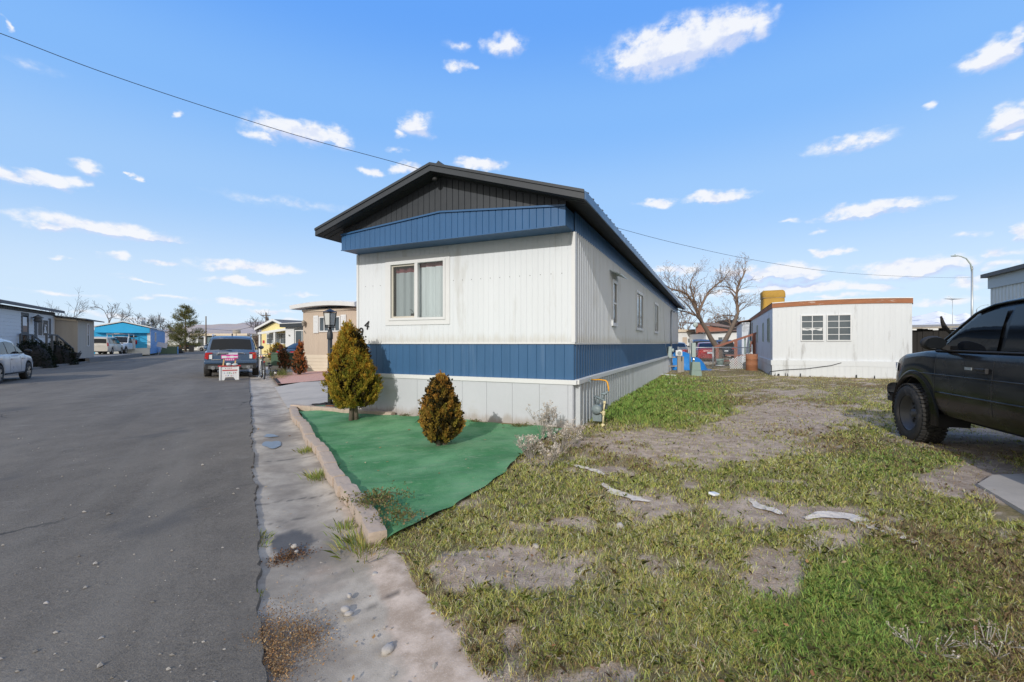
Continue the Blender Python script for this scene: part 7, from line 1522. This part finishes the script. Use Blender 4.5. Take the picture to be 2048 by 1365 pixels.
# heap of brown leaf debris at the gutter
n=6500; k=rs.rand(n); cu=np.where(k<.45,rs.normal(560,48,n),np.where(k<.72,rs.normal(505,46,n),np.where(k<.9,rs.normal(555,18,n),rs.normal(620,18,n)))); cv=np.where(k<.45,rs.normal(1262,32,n),np.where(k<.72,rs.normal(1288,14,n),np.where(k<.9,rs.normal(1325,22,n),rs.normal(1262,10,n))))
gy=F*EYE/(cv-V0); gx=(cu-U0)/F*gy; hgt=.035*np.exp(-((cu-555)/70)**2-((cv-1270)/40)**2)*rs.rand(n); P0=np.stack([gx,gy,hgt-.012],1); V,C=sprays(P0,unit(rs.normal(0,1,(n,3))*[1,1,.35]),1,.026,.0030,.4,np.array([[.34,.22,.11],[.26,.16,.09],[.44,.32,.18],[.20,.13,.08],[.36,.20,.09]]),7,.4); tag(cards('leaf_litter',V,C,M['foliage']),'brown heap of dry leaf litter where asphalt meets the gutter','leaf litter',None,'stuff')
n=700; cu=rs.normal(575,22,n); cv=1106-.25*(cu-575)+rs.normal(0,7,n); gy=F*EYE/(cv-V0); gx=(cu-U0)/F*gy; P0=np.stack([gx,gy,0*gx-.022],1); V,C=sprays(P0,unit(rs.normal(0,1,(n,3))*[1,1,.3]),1,.035,.005,.4,np.array([[.16,.08,.04],[.24,.14,.07],[.1,.06,.04]]),8,.4); tag(cards('leaf_litter',V,C,M['foliage']),'small drift of dark leaf litter below the wet stain','leaf litter',None,'stuff')
# ice puddles
mic,t_,b_=newmat('puddle_ice'); b_.inputs['Base Color'].default_value=(.20,.25,.33,1); b_.inputs['Roughness'].default_value=.3; b_.inputs['Specular IOR Level'].default_value=.4
tc=t_.n('ShaderNodeTexCoord'); n1=t_.noise(tc.outputs['Object'],6,4,.6); t_.l(t_.mix(n1,(.05,.06,.08),(.24,.27,.31)),b_.inputs['Base Color'])
for u,v,hu,hv,lab in ((544,890,19,8,'larger bluish ice puddle in the gutter'),(541,872,13,3.4,'thin bluish ice sliver above the larger puddle')):
    c=G(u,v,-.03); q=MB(); ring=[]
    for k in range(28):
        a=6.283*k/28; w_=1+.14*math.sin(3*a+u)+.08*math.sin(5*a); g=G(u+hu*math.cos(a)*w_,v+hv*math.sin(a)*w_*(1.0 if math.sin(a)<0 else .8),-.030); ring.append(g)
    q.add([c+Vector((0,0,.001))]+ring,[(0,i+1,(i+1)%28+1) for i in range(28)]); tag(q.build('ice_puddle',mic),lab,'puddle','ice puddles in the gutter')
# pale landscape cloth showing through the grass
mcl=pm('dirty_cloth',(.66,.60,.53),.85,.25,5,bump=.8,bscale=14,stain=(.32,.27,.22),stain_amt=.8,stain_lo=.5,stain_sc=(9,9,9))
for lab,path,w in (('thin pale cloth strip exposed near the house corner',[(1135,930),(1160,938),(1190,947),(1208,955)],.05),('pale crumpled cloth strip exposed left of the yard centre',[(1205,970),(1228,985),(1252,992),(1278,1000),(1300,1004)],.07),('short pale cloth strip running into the middle grass',[(1500,1000),(1520,1015),(1545,1022),(1562,1032)],.06),('longest pale cloth strip on the right side of the lawn',[(1610,1042),(1650,1033),(1700,1036),(1735,1050),(1780,1066),(1830,1088)],.10)):
    q=MB(); pp=smooth([G(u,v,.075) for u,v in path],8); rows=[]
    for i,c in enumerate(pp):
        d=(pp[min(i+1,len(pp)-1)]-pp[max(i-1,0)]).normalized(); s=Vector((-d.y,d.x,0)); ww=w*(.45+.8*float(vnoise(np.array([i*.4]),np.array([w*90]))[0]))*(.3+.7*math.sin(math.pi*min(1,max(.03,i/(len(pp)-1)))))
        row=[]
        for k in np.linspace(-1,1,6):
            xy=c+s*ww*k; row.append((xy.x,xy.y,float(lawnz(np.array([xy.x]),np.array([xy.y]))[0])+.012+.012*math.sin(i*1.1+k*4)*(1-abs(k))))
        rows.append(row)
    q.sheet(rows); tag(q.build('landscape_cloth',mcl,recalc=False),lab,'ground cloth','pale cloth strips in the grass')
p=G(1428,996,.06); q=MB(); q.box(-.045,.045,-.03,.03,0,.02); o=q.build('litter_wrapper',M['signwhite'],None,.005); o.location=(p.x,p.y,.085); o.rotation_euler=(.1,.15,.6); tag(o,'small white wrapper lying on the grass','litter')
